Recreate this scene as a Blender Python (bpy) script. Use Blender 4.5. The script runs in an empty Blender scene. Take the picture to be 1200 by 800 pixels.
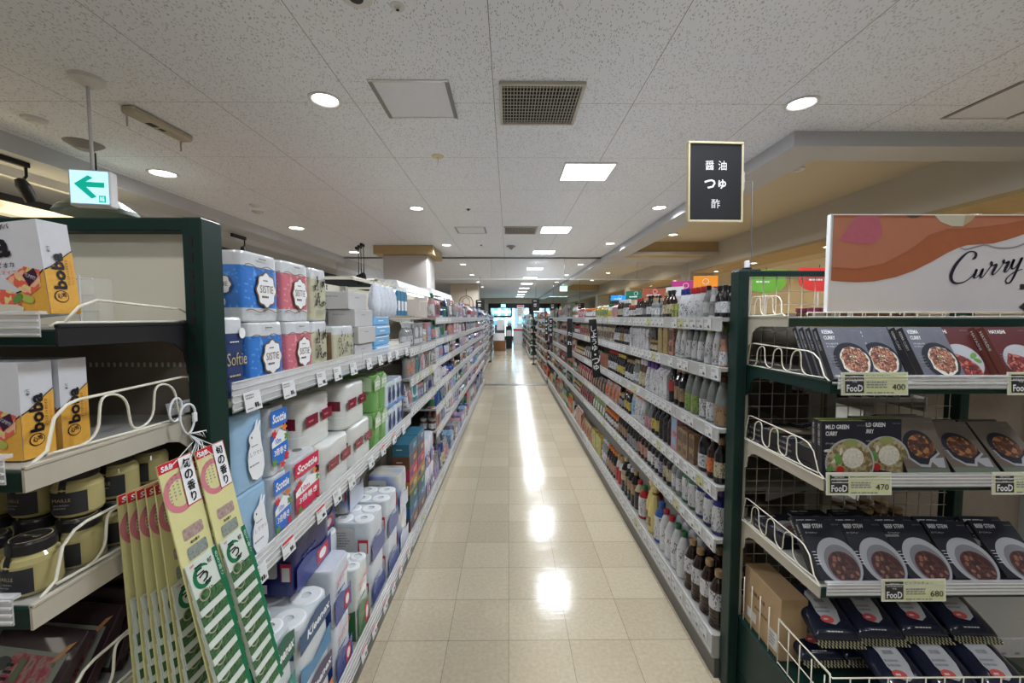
import bpy, math, random
from math import pi, sin, cos, radians
from mathutils import Matrix, Vector, Euler

SC = bpy.context.scene
COL = SC.collection
RND = random.Random(7)

# ---------------------------------------------------------------- camera, world, exposure
CAM_H = 1.6
F_PX = 485.0
cam_d = bpy.data.cameras.new('camera')
cam_d.sensor_width = 36.0
cam_d.lens = 36.0 * F_PX / 1200.0
cam_d.clip_start = 0.05
cam_d.clip_end = 120
cam = bpy.data.objects.new('camera', cam_d)
COL.objects.link(cam)
cam.location = (0, 0, CAM_H)
cam.rotation_euler = (radians(90) - math.atan(28 / F_PX), 0, -math.atan(4 / F_PX))
SC.camera = cam
SC.view_settings.view_transform = 'Standard'
SC.view_settings.look = 'None'
SC.view_settings.gamma = 1.0
SC.view_settings.use_curve_mapping = False
SC.view_settings.exposure = 0.34
world = bpy.data.worlds.new('world')
SC.world = world
world.use_nodes = True
world.node_tree.nodes['Background'].inputs[0].default_value = (0.42, 0.78, 1.0, 1)
world.node_tree.nodes['Background'].inputs[1].default_value = 0.9
P_PANEL = 27.0      # W of each square ceiling panel
P_DOWN = 20.0        # W of each round downlight
C_COOL = (0.84, 0.92, 1.0)
C_WARM = (1.0, 0.86, 0.66)


# ---------------------------------------------------------------- materials
def _mk(name):
    m = bpy.data.materials.new(name)
    m.use_nodes = True
    nt = m.node_tree
    return m, nt, nt.nodes['Principled BSDF']


def N(nt, t, **kw):
    n = nt.nodes.new(t)
    for k, v in kw.items():
        setattr(n, k, v)
    return n


def c4(c):
    return (c[0], c[1], c[2], 1.0)


MATS = {}


def mat(name, col=(0.5, 0.5, 0.5), rough=0.5, metal=0.0, var=0.06, scale=30.0, coat=0.0, spec=0.32, alpha=1.0, trans=0.0, emit=0.0, bump=0.0):
    if name in MATS:
        return MATS[name]
    m, nt, b = _mk(name)
    tc = N(nt, 'ShaderNodeTexCoord')
    no = N(nt, 'ShaderNodeTexNoise')
    no.inputs['Scale'].default_value = scale
    no.inputs['Detail'].default_value = 3
    nt.links.new(tc.outputs['Object'], no.inputs['Vector'])
    mx = N(nt, 'ShaderNodeMix', data_type='RGBA')
    mx.inputs['A'].default_value = c4([max(0, x * (1 - var)) for x in col])
    mx.inputs['B'].default_value = c4([min(1, x * (1 + var)) for x in col])
    nt.links.new(no.outputs[0], mx.inputs['Factor'])
    nt.links.new(mx.outputs['Result'], b.inputs['Base Color'])
    b.inputs['Roughness'].default_value = rough
    b.inputs['Metallic'].default_value = metal
    b.inputs['Coat Weight'].default_value = coat
    b.inputs['Specular IOR Level'].default_value = spec
    b.inputs['Alpha'].default_value = alpha
    b.inputs['Transmission Weight'].default_value = trans
    if emit:
        b.inputs['Emission Color'].default_value = c4(col)
        b.inputs['Emission Strength'].default_value = emit
    if bump:
        bp = N(nt, 'ShaderNodeBump')
        bp.inputs['Strength'].default_value = bump
        bp.inputs['Distance'].default_value = 0.004
        nt.links.new(no.outputs[0], bp.inputs['Height'])
        nt.links.new(bp.outputs[0], b.inputs['Normal'])
    MATS[name] = m
    return m


def clear_plastic(name, tint=(0.9, 0.93, 0.95), fac=0.35):
    if name in MATS:
        return MATS[name]
    m, nt, b = _mk(name)
    out = nt.nodes['Material Output']
    tr = N(nt, 'ShaderNodeBsdfTransparent')
    ms = N(nt, 'ShaderNodeMixShader')
    tc = N(nt, 'ShaderNodeTexCoord')
    no = N(nt, 'ShaderNodeTexNoise')
    no.inputs['Scale'].default_value = 40
    nt.links.new(tc.outputs['Object'], no.inputs['Vector'])
    mr = N(nt, 'ShaderNodeMapRange')
    mr.inputs['To Min'].default_value = fac - 0.08
    mr.inputs['To Max'].default_value = fac + 0.08
    nt.links.new(no.outputs[0], mr.inputs[0])
    nt.links.new(mr.outputs[0], ms.inputs[0])
    b.inputs['Base Color'].default_value = c4(tint)
    b.inputs['Roughness'].default_value = 0.12
    nt.links.new(tr.outputs[0], ms.inputs[1])
    nt.links.new(b.outputs[0], ms.inputs[2])
    nt.links.new(ms.outputs[0], out.inputs['Surface'])
    MATS[name] = m
    return m


def tint(name, rough=0.35, coat=0.0, spec=0.35, ink=0.0, ink_col=(0.05, 0.05, 0.06), sx=260.0, sz=110.0, metal=0.0, dens=0.52):
    """colour comes from the object's own colour; with ink, small print runs over it"""
    if name in MATS:
        return MATS[name]
    m, nt, b = _mk(name)
    oi = N(nt, 'ShaderNodeObjectInfo')
    col = oi.outputs['Color']
    if ink:
        tc = N(nt, 'ShaderNodeTexCoord')
        mp = N(nt, 'ShaderNodeMapping')
        mp.inputs['Scale'].default_value = (sx, sx, sz)
        nt.links.new(tc.outputs['Object'], mp.inputs['Vector'])
        add = N(nt, 'ShaderNodeVectorMath', operation='ADD')
        cm = N(nt, 'ShaderNodeCombineXYZ')
        ml = N(nt, 'ShaderNodeMath', operation='MULTIPLY')
        ml.inputs[1].default_value = 37.0
        nt.links.new(oi.outputs['Random'], ml.inputs[0])
        nt.links.new(ml.outputs[0], cm.inputs[0])
        nt.links.new(ml.outputs[0], cm.inputs[2])
        nt.links.new(mp.outputs[0], add.inputs[0])
        nt.links.new(cm.outputs[0], add.inputs[1])
        n1 = N(nt, 'ShaderNodeTexNoise')
        n1.inputs['Scale'].default_value = 1.0
        n1.inputs['Detail'].default_value = 1.5
        nt.links.new(add.outputs[0], n1.inputs['Vector'])
        n2 = N(nt, 'ShaderNodeTexNoise')
        n2.inputs['Scale'].default_value = 0.22
        nt.links.new(add.outputs[0], n2.inputs['Vector'])
        r1 = N(nt, 'ShaderNodeMath', operation='GREATER_THAN')
        r1.inputs[1].default_value = dens
        nt.links.new(n1.outputs[0], r1.inputs[0])
        r2 = N(nt, 'ShaderNodeMath', operation='GREATER_THAN')
        r2.inputs[1].default_value = 0.5
        nt.links.new(n2.outputs[0], r2.inputs[0])
        mu = N(nt, 'ShaderNodeMath', operation='MULTIPLY')
        nt.links.new(r1.outputs[0], mu.inputs[0])
        nt.links.new(r2.outputs[0], mu.inputs[1])
        m2 = N(nt, 'ShaderNodeMath', operation='MULTIPLY')
        m2.inputs[1].default_value = ink
        nt.links.new(mu.outputs[0], m2.inputs[0])
        mx = N(nt, 'ShaderNodeMix', data_type='RGBA')
        nt.links.new(m2.outputs[0], mx.inputs['Factor'])
        nt.links.new(col, mx.inputs['A'])
        mx.inputs['B'].default_value = c4(ink_col)
        col = mx.outputs['Result']
    nt.links.new(col, b.inputs['Base Color'])
    b.inputs['Roughness'].default_value = rough
    b.inputs['Coat Weight'].default_value = coat
    b.inputs['Specular IOR Level'].default_value = spec
    b.inputs['Metallic'].default_value = metal
    MATS[name] = m
    return m


def blotch(name, cols, scale=60.0, rough=0.5, detail=2.0, stretch=(1, 1, 1), vor=False, coat=0.0):
    """patches of several colours: food pictures, mixed prints, leaves"""
    if name in MATS:
        return MATS[name]
    m, nt, b = _mk(name)
    tc = N(nt, 'ShaderNodeTexCoord')
    mp = N(nt, 'ShaderNodeMapping')
    mp.inputs['Scale'].default_value = stretch
    nt.links.new(tc.outputs['Object'], mp.inputs['Vector'])
    if vor:
        no = N(nt, 'ShaderNodeTexVoronoi')
        no.inputs['Scale'].default_value = scale
        sep = N(nt, 'ShaderNodeSeparateColor')
        nt.links.new(no.outputs['Color'], sep.inputs[0])
        fac = sep.outputs[0]
    else:
        no = N(nt, 'ShaderNodeTexNoise')
        no.inputs['Scale'].default_value = scale
        no.inputs['Detail'].default_value = detail
        mr = N(nt, 'ShaderNodeMapRange')
        mr.inputs['From Min'].default_value = 0.3
        mr.inputs['From Max'].default_value = 0.7
        nt.links.new(no.outputs[0], mr.inputs[0])
        fac = mr.outputs[0]
    nt.links.new(mp.outputs[0], no.inputs['Vector'])
    cr = N(nt, 'ShaderNodeValToRGB')
    el = cr.color_ramp.elements
    n = len(cols)
    el[0].position = 0.0
    el[0].color = c4(cols[0])
    el[1].position = 1.0
    el[1].color = c4(cols[-1])
    for i in range(1, n - 1):
        e = el.new(i / (n - 1))
        e.color = c4(cols[i])
    if vor:
        cr.color_ramp.interpolation = 'CONSTANT'
    nt.links.new(fac, cr.inputs[0])
    nt.links.new(cr.outputs[0], b.inputs['Base Color'])
    b.inputs['Roughness'].default_value = rough
    b.inputs['Coat Weight'].default_value = coat
    MATS[name] = m
    return m


def emitter(name, col, strength):
    if name in MATS:
        return MATS[name]
    m, nt, b = _mk(name)
    b.inputs['Base Color'].default_value = c4(col)
    b.inputs['Emission Color'].default_value = c4(col)
    b.inputs['Emission Strength'].default_value = strength
    MATS[name] = m
    return m


# ---------------------------------------------------------------- mesh builder
_TXT = {}


def text_geo(s, bold=0.0, shear=0.0):
    key = (s, bold, shear)
    if key in _TXT:
        return _TXT[key]
    cu = bpy.data.curves.new('text', 'FONT')
    cu.body = s
    cu.size = 1.0
    cu.align_x = 'CENTER'
    cu.align_y = 'CENTER'
    cu.resolution_u = 2
    cu.offset = bold
    cu.shear = shear
    ob = bpy.data.objects.new('text', cu)
    me = bpy.data.meshes.new_from_object(ob)
    v = [tuple(x.co) for x in me.vertices]
    f = [tuple(p.vertices) for p in me.polygons]
    bpy.data.objects.remove(ob)
    bpy.data.meshes.remove(me)
    bpy.data.curves.remove(cu)
    if v:
        xs = [p[0] for p in v]
        ys = [p[1] for p in v]
        cx, cy = (min(xs) + max(xs)) / 2, (min(ys) + max(ys)) / 2
        w, h = max(xs) - min(xs), max(ys) - min(ys)
        v = [(p[0] - cx, p[1] - cy, 0.0) for p in v]
    else:
        w = h = 1.0
    _TXT[key] = (v, f, w, h)
    return _TXT[key]


FRONT = Matrix(((1, 0, 0, 0), (0, 0, -1, 0), (0, 1, 0, 0), (0, 0, 0, 1)))   # local xy sheet -> faces -Y, x right, z up


class MB:
    def __init__(s):
        s.v = []
        s.f = []
        s.m = []
        s.sm = []
        s.mats = []
        s.T = Matrix.Identity(4)

    def mi(s, m):
        if m not in s.mats:
            s.mats.append(m)
        return s.mats.index(m)

    def add(s, vs, fs, m, smooth=False, M=None):
        T = s.T if M is None else s.T @ M
        o = len(s.v)
        if T == Matrix.Identity(4):
            s.v.extend([tuple(p) for p in vs])
        else:
            s.v.extend([tuple(T @ Vector(p)) for p in vs])
        k = s.mi(m)
        for f in fs:
            s.f.append([o + i for i in f])
            s.m.append(k)
            s.sm.append(smooth)
        return s

    def box(s, x0, x1, y0, y1, z0, z1, m, b=0.0, M=None):
        if x0 > x1: x0, x1 = x1, x0
        if y0 > y1: y0, y1 = y1, y0
        if z0 > z1: z0, z1 = z1, z0
        if b <= 0:
            vs = [(x0, y0, z0), (x1, y0, z0), (x1, y1, z0), (x0, y1, z0), (x0, y0, z1), (x1, y0, z1), (x1, y1, z1), (x0, y1, z1)]
            fs = [(0, 3, 2, 1), (4, 5, 6, 7), (0, 1, 5, 4), (1, 2, 6, 5), (2, 3, 7, 6), (3, 0, 4, 7)]
            return s.add(vs, fs, m, False, M)
        b = min(b, (x1 - x0) / 2.01, (y1 - y0) / 2.01, (z1 - z0) / 2.01)
        vs = []
        idx = {}
        X, Y, Z = (x0, x1), (y0, y1), (z0, z1)
        for i in (0, 1):
            for j in (0, 1):
                for k in (0, 1):
                    sx, sy, sz = (1 if i == 0 else -1), (1 if j == 0 else -1), (1 if k == 0 else -1)
                    for a in range(3):
                        p = [X[i] + sx * b, Y[j] + sy * b, Z[k] + sz * b]
                        p[a] = (X[i], Y[j], Z[k])[a]
                        idx[(i, j, k, a)] = len(vs)
                        vs.append(tuple(p))
        fs = []
        for a in range(3):
            o1, o2 = (a + 1) % 3, (a + 2) % 3
            for side in (0, 1):
                q = []
                for u, w in ((0, 0), (1, 0), (1, 1), (0, 1)):
                    c = [0, 0, 0]
                    c[a] = side
                    c[o1] = u
                    c[o2] = w
                    q.append(idx[(c[0], c[1], c[2], a)])
                fs.append(q if side else q[::-1])
        for a in range(3):
            o1, o2 = (a + 1) % 3, (a + 2) % 3
            for u in (0, 1):
                for w in (0, 1):
                    c0 = [0, 0, 0]; c1 = [0, 0, 0]
                    c0[a] = 0; c1[a] = 1
                    for c in (c0, c1):
                        c[o1] = u
                        c[o2] = w
                    fs.append([idx[(*c0, o1)], idx[(*c1, o1)], idx[(*c1, o2)], idx[(*c0, o2)]])
        for i in (0, 1):
            for j in (0, 1):
                for k in (0, 1):
                    fs.append([idx[(i, j, k, 0)], idx[(i, j, k, 1)], idx[(i, j, k, 2)]])
        return s.add(vs, fs, m, False, M)

    def lathe(s, prof, m, seg=16, c=(0, 0, 0), M=None, smooth=True, squash=1.0, a0=0.0, a1=2 * pi):
        """prof: (r, z) pairs, or (r, z, material)"""
        full = abs((a1 - a0) - 2 * pi) < 1e-6
        n = seg if full else seg + 1
        for i in range(len(prof) - 1):
            p, q = prof[i], prof[i + 1]
            mm = q[2] if len(q) > 2 else m
            vs, fs = [], []
            for (r, z) in (p[:2], q[:2]):
                for k in range(n):
                    a = a0 + (a1 - a0) * k / seg
                    vs.append((c[0] + r * cos(a), c[1] + r * sin(a) * squash, c[2] + z))
            for k in range(seg):
                k2 = (k + 1) % n
                if p[0] < 1e-6:
                    fs.append((k, n + k2, n + k))
                elif q[0] < 1e-6:
                    fs.append((k, k2, n + k))
                else:
                    fs.append((k, k2, n + k2, n + k))
            s.add(vs, fs, mm, smooth, M)
        return s

    def cyl(s, r, z0, z1, m, seg=16, c=(0, 0, 0), M=None, b=0.0):
        if b:
            pr = [(0, z0), (r - b, z0), (r, z0 + b), (r, z1 - b), (r - b, z1), (0, z1)]
        else:
            pr = [(0, z0), (r, z0), (r, z1), (0, z1)]
        return s.lathe(pr, m, seg, c, M, smooth=False if not b else True)

    def tube(s, pts, r, m, seg=6, closed=False, M=None):
        pts = [Vector(p) for p in pts]
        n = len(pts)
        rings = []
        prev = None
        for i in range(n):
            if closed:
                d = pts[(i + 1) % n] - pts[i - 1]
            else:
                d = pts[min(i + 1, n - 1)] - pts[max(i - 1, 0)]
            d.normalize()
            if prev is None:
                u = d.orthogonal().normalized()
            else:
                u = prev - d * prev.dot(d)
                if u.length < 1e-6:
                    u = d.orthogonal()
                u.normalize()
            prev = u
            w = d.cross(u)
            rings.append([pts[i] + (u * cos(2 * pi * k / seg) + w * sin(2 * pi * k / seg)) * r for k in range(seg)])
        vs = [p for rg in rings for p in rg]
        fs = []
        for i in range(n if closed else n - 1):
            j = (i + 1) % n
            for k in range(seg):
                k2 = (k + 1) % seg
                fs.append((i * seg + k, i * seg + k2, j * seg + k2, j * seg + k))
        if not closed:
            fs.append(list(range(seg))[::-1])
            fs.append([(n - 1) * seg + k for k in range(seg)])
        return s.add(vs, fs, m, True, M)

    def loft(s, rings, m, smooth=True, cap=True, M=None, mats=None):
        n = len(rings[0])
        if mats is None:
            vs = [p for rg in rings for p in rg]
            fs = []
            for i in range(len(rings) - 1):
                for k in range(n):
                    k2 = (k + 1) % n
                    fs.append((i * n + k, i * n + k2, (i + 1) * n + k2, (i + 1) * n + k))
            if cap:
                fs.append(list(range(n))[::-1])
                fs.append([(len(rings) - 1) * n + k for k in range(n)])
            return s.add(vs, fs, m, smooth, M)
        for i in range(len(rings) - 1):
            vs = list(rings[i]) + list(rings[i + 1])
            s.add(vs, [(k, (k + 1) % n, n + (k + 1) % n, n + k) for k in range(n)], mats[i], smooth, M)
        if cap:
            s.add(rings[0], [list(range(n))[::-1]], mats[0], False, M)
            s.add(rings[-1], [list(range(n))], mats[-1], False, M)
        return s

    def poly(s, pts, m, M=None):
        return s.add(pts, [list(range(len(pts)))], m, False, M)

    # --- prints on a sheet that faces -Y at depth y (x right, z up)
    def sheet(s, pts, y, m, M=None):
        return s.add([(p[0], y, p[1]) for p in pts], [list(range(len(pts)))], m, False, M)

    def rect(s, x0, x1, z0, z1, y, m, M=None):
        return s.sheet([(x0, z0), (x1, z0), (x1, z1), (x0, z1)], y, m, M)

    def disc(s, cx, cz, rx, rz, y, m, seg=24, M=None, a0=0.0, a1=2 * pi):
        n = seg
        pts = [(cx + rx * cos(a0 + (a1 - a0) * k / n), cz + rz * sin(a0 + (a1 - a0) * k / n)) for k in range(n if abs(a1 - a0 - 2 * pi) < 1e-6 else n + 1)]
        return s.sheet(pts, y, m, M)

    def txt(s, t, x, z, y, h, m, w=None, bold=0.0, shear=0.0, rot=0.0, M=None, vert=False):
        """print t centred at (x, z) with letter height h (and total width w if given)"""
        if vert:
            for i, ch in enumerate(t):
                s.txt(ch, x, z - i * h * 1.12, y, h, m, None, bold, shear, rot, M)
            return s
        v, f, tw, th = text_geo(t, bold, shear)
        if not f:
            return s
        k = h / max(th, 1e-4)
        if len(t) == 1:
            k = h / max(th, 0.62)
        kx = k if w is None else w / tw
        cr, sr = cos(rot), sin(rot)
        vs = []
        for p in v:
            a, b_ = p[0] * kx, p[1] * k
            vs.append((x + a * cr - b_ * sr, y, z + a * sr + b_ * cr))
        return s.add(vs, f, m, False, M)

    def lines(s, x0, x1, z0, z1, y, m, n=4, M=None, seed=1):
        """rows of tiny print as broken bars"""
        r = random.Random(seed)
        h = (z1 - z0) / n
        for i in range(n):
            x = x0
            e = x0 + (x1 - x0) * r.uniform(0.6, 1.0)
            while x < e:
                w = (x1 - x0) * r.uniform(0.04, 0.16)
                s.rect(x, min(x + w, e), z0 + i * h + h * 0.25, z0 + i * h + h * 0.72, y, m, M)
                x += w + (x1 - x0) * 0.03
        return s

    def build(s, name, parent=None, loc=None, rot=None, color=None):
        me = bpy.data.meshes.new(name)
        me.from_pydata(s.v, [], s.f)
        for m in s.mats:
            me.materials.append(m)
        me.polygons.foreach_set('material_index', s.m)
        me.polygons.foreach_set('use_smooth', s.sm)
        me.update()
        o = bpy.data.objects.new(name, me)
        COL.objects.link(o)
        if parent:
            o.parent = parent
        if loc:
            o.location = loc
        if rot:
            o.rotation_euler = rot
        if color:
            o.color = c4(color)
        return o


def tag(o, label=None, cat=None, group=None, kind=None):
    if label: o['label'] = label
    if cat: o['category'] = cat
    if group: o['group'] = group
    if kind: o['kind'] = kind
    return o


def thing(name, label, cat, loc=(0, 0, 0), rot=(0, 0, 0), group=None):
    o = bpy.data.objects.new(name, None)
    o.empty_display_size = 0.05
    COL.objects.link(o)
    o.location = loc
    o.rotation_euler = rot
    return tag(o, label, cat, group)


KIDS = {}


def kids(o):
    if o.name not in KIDS:
        KIDS[o.name] = [c for c in bpy.data.objects if c.parent == o]
    return KIDS[o.name]


PROTO_USED = set()


def dup(root, loc, rot=(0, 0, 0), label=None, group=None, colors=None, cat=None, first=True, parts=True):
    """first use moves the source itself, later uses copy it with its parts and sub-parts"""
    if root.name not in PROTO_USED and first:
        PROTO_USED.add(root.name)
        r = root
        ch_list = kids(root)
        for c in ch_list:
            kids(c)
    else:
        r = root.copy()
        COL.objects.link(r)
        ch_list = []
        for ch in kids(root):
            c = ch.copy()
            COL.objects.link(c)
            c.parent = r
            ch_list.append(c)
            for g in kids(ch):
                d = g.copy()
                COL.objects.link(d)
                d.parent = c
    r.location = loc
    r.rotation_euler = rot
    if label: r['label'] = label
    if group: r['group'] = group
    elif 'group' in r.keys() and r is not root: del r['group']
    if cat: r['category'] = cat
    if colors:
        for c in ch_list:
            k = c.name.split('.')[0]
            if k in colors:
                c.color = c4(colors[k])
    return r


def area_light(name, loc, size, power, col, rot=(0, 0, 0), shape='SQUARE', spread=pi, size_y=None):
    l = bpy.data.lights.new(name, 'AREA')
    l.shape = shape
    l.size = size
    if size_y: l.size_y = size_y
    l.energy = power
    l.color = col
    l.spread = spread
    o = bpy.data.objects.new(name, l)
    COL.objects.link(o)
    o.location = loc
    o.rotation_euler = rot
    return o


# common materials
M_GREEN = mat('dark_green_paint', (0.006, 0.026, 0.020), 0.42, var=0.15, scale=12, spec=0.25)
M_BEIGE = mat('beige_enamel', (0.47, 0.43, 0.35), 0.42, var=0.08, scale=25)
M_WIRE = mat('cream_coated_wire', (0.78, 0.74, 0.62), 0.35)
M_MESH = mat('beige_mesh_wire', (0.42, 0.38, 0.30), 0.4)
M_WHITE = mat('white_paper', (0.80, 0.81, 0.83), 0.5, var=0.03)
M_PAPER = mat('price_paper', (0.66, 0.67, 0.67), 0.55, var=0.04)
M_BLACK = mat('black_ink', (0.012, 0.012, 0.014), 0.5)
M_DARK = mat('black_plastic', (0.016, 0.016, 0.018), 0.42)
M_GREY = mat('grey_ink', (0.22, 0.22, 0.23), 0.6)
M_RED = mat('red_ink', (0.62, 0.035, 0.045), 0.45)
M_YEL = mat('price_yellow', (0.54, 0.54, 0.28), 0.5)
M_CREAM = mat('cream_panel', (0.66, 0.62, 0.50), 0.55, var=0.05, scale=4)
M_SHELF = mat('shelf_enamel', (0.36, 0.35, 0.32), 0.4)
M_CLEAR = clear_plastic('clear_rail_plastic', (0.86, 0.87, 0.88), 0.42)
M_CHROME = mat('chrome', (0.7, 0.7, 0.72), 0.2, metal=1.0)
M_GOLD = mat('gold_frame_strip', (0.62, 0.54, 0.36), 0.35, metal=0.35)
M_CARD = mat('kraft_cardboard', (0.42, 0.29, 0.16), 0.7, var=0.1, scale=50)
M_PEG = mat('brown_board', (0.20, 0.165, 0.13), 0.6, var=.12)

# ================================================================ THE SETTING
# floor: 0.3 m vinyl tiles, waxed
m, nt, b = _mk('waxed_vinyl_tiles')
tc = N(nt, 'ShaderNodeTexCoord')
sp = N(nt, 'ShaderNodeSeparateXYZ')
nt.links.new(tc.outputs['Object'], sp.inputs[0])


def grid_line(nt, sock, period, offset, half):
    a = N(nt, 'ShaderNodeMath', operation='SUBTRACT'); a.inputs[1].default_value = offset
    nt.links.new(sock, a.inputs[0])
    p = N(nt, 'ShaderNodeMath', operation='PINGPONG'); p.inputs[1].default_value = period / 2
    nt.links.new(a.outputs[0], p.inputs[0])
    l = N(nt, 'ShaderNodeMath', operation='LESS_THAN'); l.inputs[1].default_value = half
    nt.links.new(p.outputs[0], l.inputs[0])
    return l.outputs[0]


def tile_id(nt, sock, period, offset):
    a = N(nt, 'ShaderNodeMath', operation='SUBTRACT'); a.inputs[1].default_value = offset
    nt.links.new(sock, a.inputs[0])
    d = N(nt, 'ShaderNodeMath', operation='DIVIDE'); d.inputs[1].default_value = period
    nt.links.new(a.outputs[0], d.inputs[0])
    f = N(nt, 'ShaderNodeMath', operation='FLOOR')
    nt.links.new(d.outputs[0], f.inputs[0])
    return f.outputs[0]


gx = grid_line(nt, sp.outputs[0], 0.3, 0.0, 0.0010)
gy = grid_line(nt, sp.outputs[1], 0.3, 1.967, 0.0012)
mxl = N(nt, 'ShaderNodeMath', operation='MAXIMUM')
nt.links.new(gx, mxl.inputs[0]); nt.links.new(gy, mxl.inputs[1])
cb = N(nt, 'ShaderNodeCombineXYZ')
nt.links.new(tile_id(nt, sp.outputs[0], 0.3, 0.0), cb.inputs[0])
nt.links.new(tile_id(nt, sp.outputs[1], 0.3, 1.967), cb.inputs[1])
wn = N(nt, 'ShaderNodeTexWhiteNoise')
nt.links.new(cb.outputs[0], wn.inputs['Vector'])
nz = N(nt, 'ShaderNodeTexNoise'); nz.inputs['Scale'].default_value = 55; nz.inputs['Detail'].default_value = 6
nt.links.new(tc.outputs['Object'], nz.inputs['Vector'])
ad = N(nt, 'ShaderNodeMath', operation='MULTIPLY_ADD'); ad.inputs[1].default_value = 0.35
nt.links.new(wn.outputs['Value'], ad.inputs[0]); nt.links.new(nz.outputs[0], ad.inputs[2])
rp = N(nt, 'ShaderNodeValToRGB')
rp.color_ramp.elements[0].position = 0.3; rp.color_ramp.elements[0].color = (0.40, 0.335, 0.235, 1)
rp.color_ramp.elements[1].position = 1.0; rp.color_ramp.elements[1].color = (0.52, 0.45, 0.325, 1)
nt.links.new(ad.outputs[0], rp.inputs[0])
ml = N(nt, 'ShaderNodeMix', data_type='RGBA'); ml.inputs['B'].default_value = (0.13, 0.11, 0.08, 1)
nt.links.new(mxl.outputs[0], ml.inputs['Factor']); nt.links.new(rp.outputs[0], ml.inputs['A'])
nt.links.new(ml.outputs['Result'], b.inputs['Base Color'])
wv = N(nt, 'ShaderNodeTexNoise'); wv.inputs['Scale'].default_value = 1; wv.inputs['Detail'].default_value = 4
wm = N(nt, 'ShaderNodeMapping'); wm.inputs['Scale'].default_value = (5, 13, 1)
nt.links.new(tc.outputs['Object'], wm.inputs['Vector']); nt.links.new(wm.outputs[0], wv.inputs['Vector'])
bp = N(nt, 'ShaderNodeBump'); bp.inputs['Strength'].default_value = 0.34; bp.inputs['Distance'].default_value = 0.004
nt.links.new(wv.outputs[0], bp.inputs['Height']); nt.links.new(bp.outputs[0], b.inputs['Normal'])
b.inputs['Roughness'].default_value = 0.15
b.inputs['Specular IOR Level'].default_value = 0.42
M_FLOOR = m

# ceiling: fissured mineral board, 0.91 m joints
m, nt, b = _mk('fissured_ceiling_board')
tc = N(nt, 'ShaderNodeTexCoord')
sp = N(nt, 'ShaderNodeSeparateXYZ')
nt.links.new(tc.outputs['Object'], sp.inputs[0])
gx = grid_line(nt, sp.outputs[0], 0.91, -0.093, 0.0019)
gy = grid_line(nt, sp.outputs[1], 0.925, 2.795, 0.0015)
mxl = N(nt, 'ShaderNodeMath', operation='MAXIMUM')
nt.links.new(gx, mxl.inputs[0]); nt.links.new(gy, mxl.inputs[1])
dn = N(nt, 'ShaderNodeTexNoise'); dn.inputs['Scale'].default_value = 22
nt.links.new(tc.outputs['Object'], dn.inputs['Vector'])
ds = N(nt, 'ShaderNodeVectorMath', operation='SCALE'); ds.inputs['Scale'].default_value = 0.03
nt.links.new(dn.outputs['Color'], ds.inputs[0])
da = N(nt, 'ShaderNodeVectorMath', operation='ADD')
nt.links.new(tc.outputs['Object'], da.inputs[0]); nt.links.new(ds.outputs[0], da.inputs[1])
mp = N(nt, 'ShaderNodeMapping'); mp.inputs['Scale'].default_value = (150, 42, 1)
nt.links.new(da.outputs[0], mp.inputs['Vector'])
vo = N(nt, 'ShaderNodeTexVoronoi', voronoi_dimensions='2D'); vo.inputs['Scale'].default_value = 1.0
nt.links.new(mp.outputs[0], vo.inputs['Vector'])
lt = N(nt, 'ShaderNodeMath', operation='LESS_THAN'); lt.inputs[1].default_value = 0.26
nt.links.new(vo.outputs['Distance'], lt.inputs[0])
sc_ = N(nt, 'ShaderNodeSeparateColor'); nt.links.new(vo.outputs['Color'], sc_.inputs[0])
gt = N(nt, 'ShaderNodeMath', operation='GREATER_THAN'); gt.inputs[1].default_value = 0.72
nt.links.new(sc_.outputs[0], gt.inputs[0])
mu = N(nt, 'ShaderNodeMath', operation='MULTIPLY')
nt.links.new(lt.outputs[0], mu.inputs[0]); nt.links.new(gt.outputs[0], mu.inputs[1])
mu2 = N(nt, 'ShaderNodeMath', operation='MULTIPLY'); mu2.inputs[1].default_value = 0.8
nt.links.new(mu.outputs[0], mu2.inputs[0])
m1 = N(nt, 'ShaderNodeMix', data_type='RGBA')
m1.inputs['A'].default_value = (0.80, 0.84, 0.93, 1); m1.inputs['B'].default_value = (0.16, 0.16, 0.18, 1)
nt.links.new(mu2.outputs[0], m1.inputs['Factor'])
m2 = N(nt, 'ShaderNodeMix', data_type='RGBA'); m2.inputs['B'].default_value = (0.20, 0.20, 0.21, 1)
nt.links.new(mxl.outputs[0], m2.inputs['Factor']); nt.links.new(m1.outputs['Result'], m2.inputs['A'])
nt.links.new(m2.outputs['Result'], b.inputs['Base Color'])
bp = N(nt, 'ShaderNodeBump'); bp.inputs['Strength'].default_value = 0.3; bp.inputs['Distance'].default_value = 0.002; bp.invert = True
nt.links.new(mu.outputs[0], bp.inputs['Height']); nt.links.new(bp.outputs[0], b.inputs['Normal'])
b.inputs['Roughness'].default_value = 0.62
M_CEIL = m

M_WALL = mat('cream_wall_paint', (0.58, 0.54, 0.46), 0.6, var=0.03, scale=2)
M_SOFF = mat('grey_soffit_paint', (0.52, 0.53, 0.56), 0.5, var=0.03, scale=3)
M_RECESS = mat('recess_wallpaper', (0.60, 0.54, 0.42), 0.6, var=0.04, scale=3)
M_TIMBER = mat('pale_timber_cladding', (0.48, 0.36, 0.19), 0.5, var=0.1, scale=8)
M_DKWALL = mat('dark_wall_panel', (0.045, 0.045, 0.05), 0.5)
M_TRACK = mat('white_trim_metal', (0.66, 0.66, 0.68), 0.35)


def struct(name, mb, **k):
    o = mb.build(name, **k)
    o['kind'] = 'structure'
    return o


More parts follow.
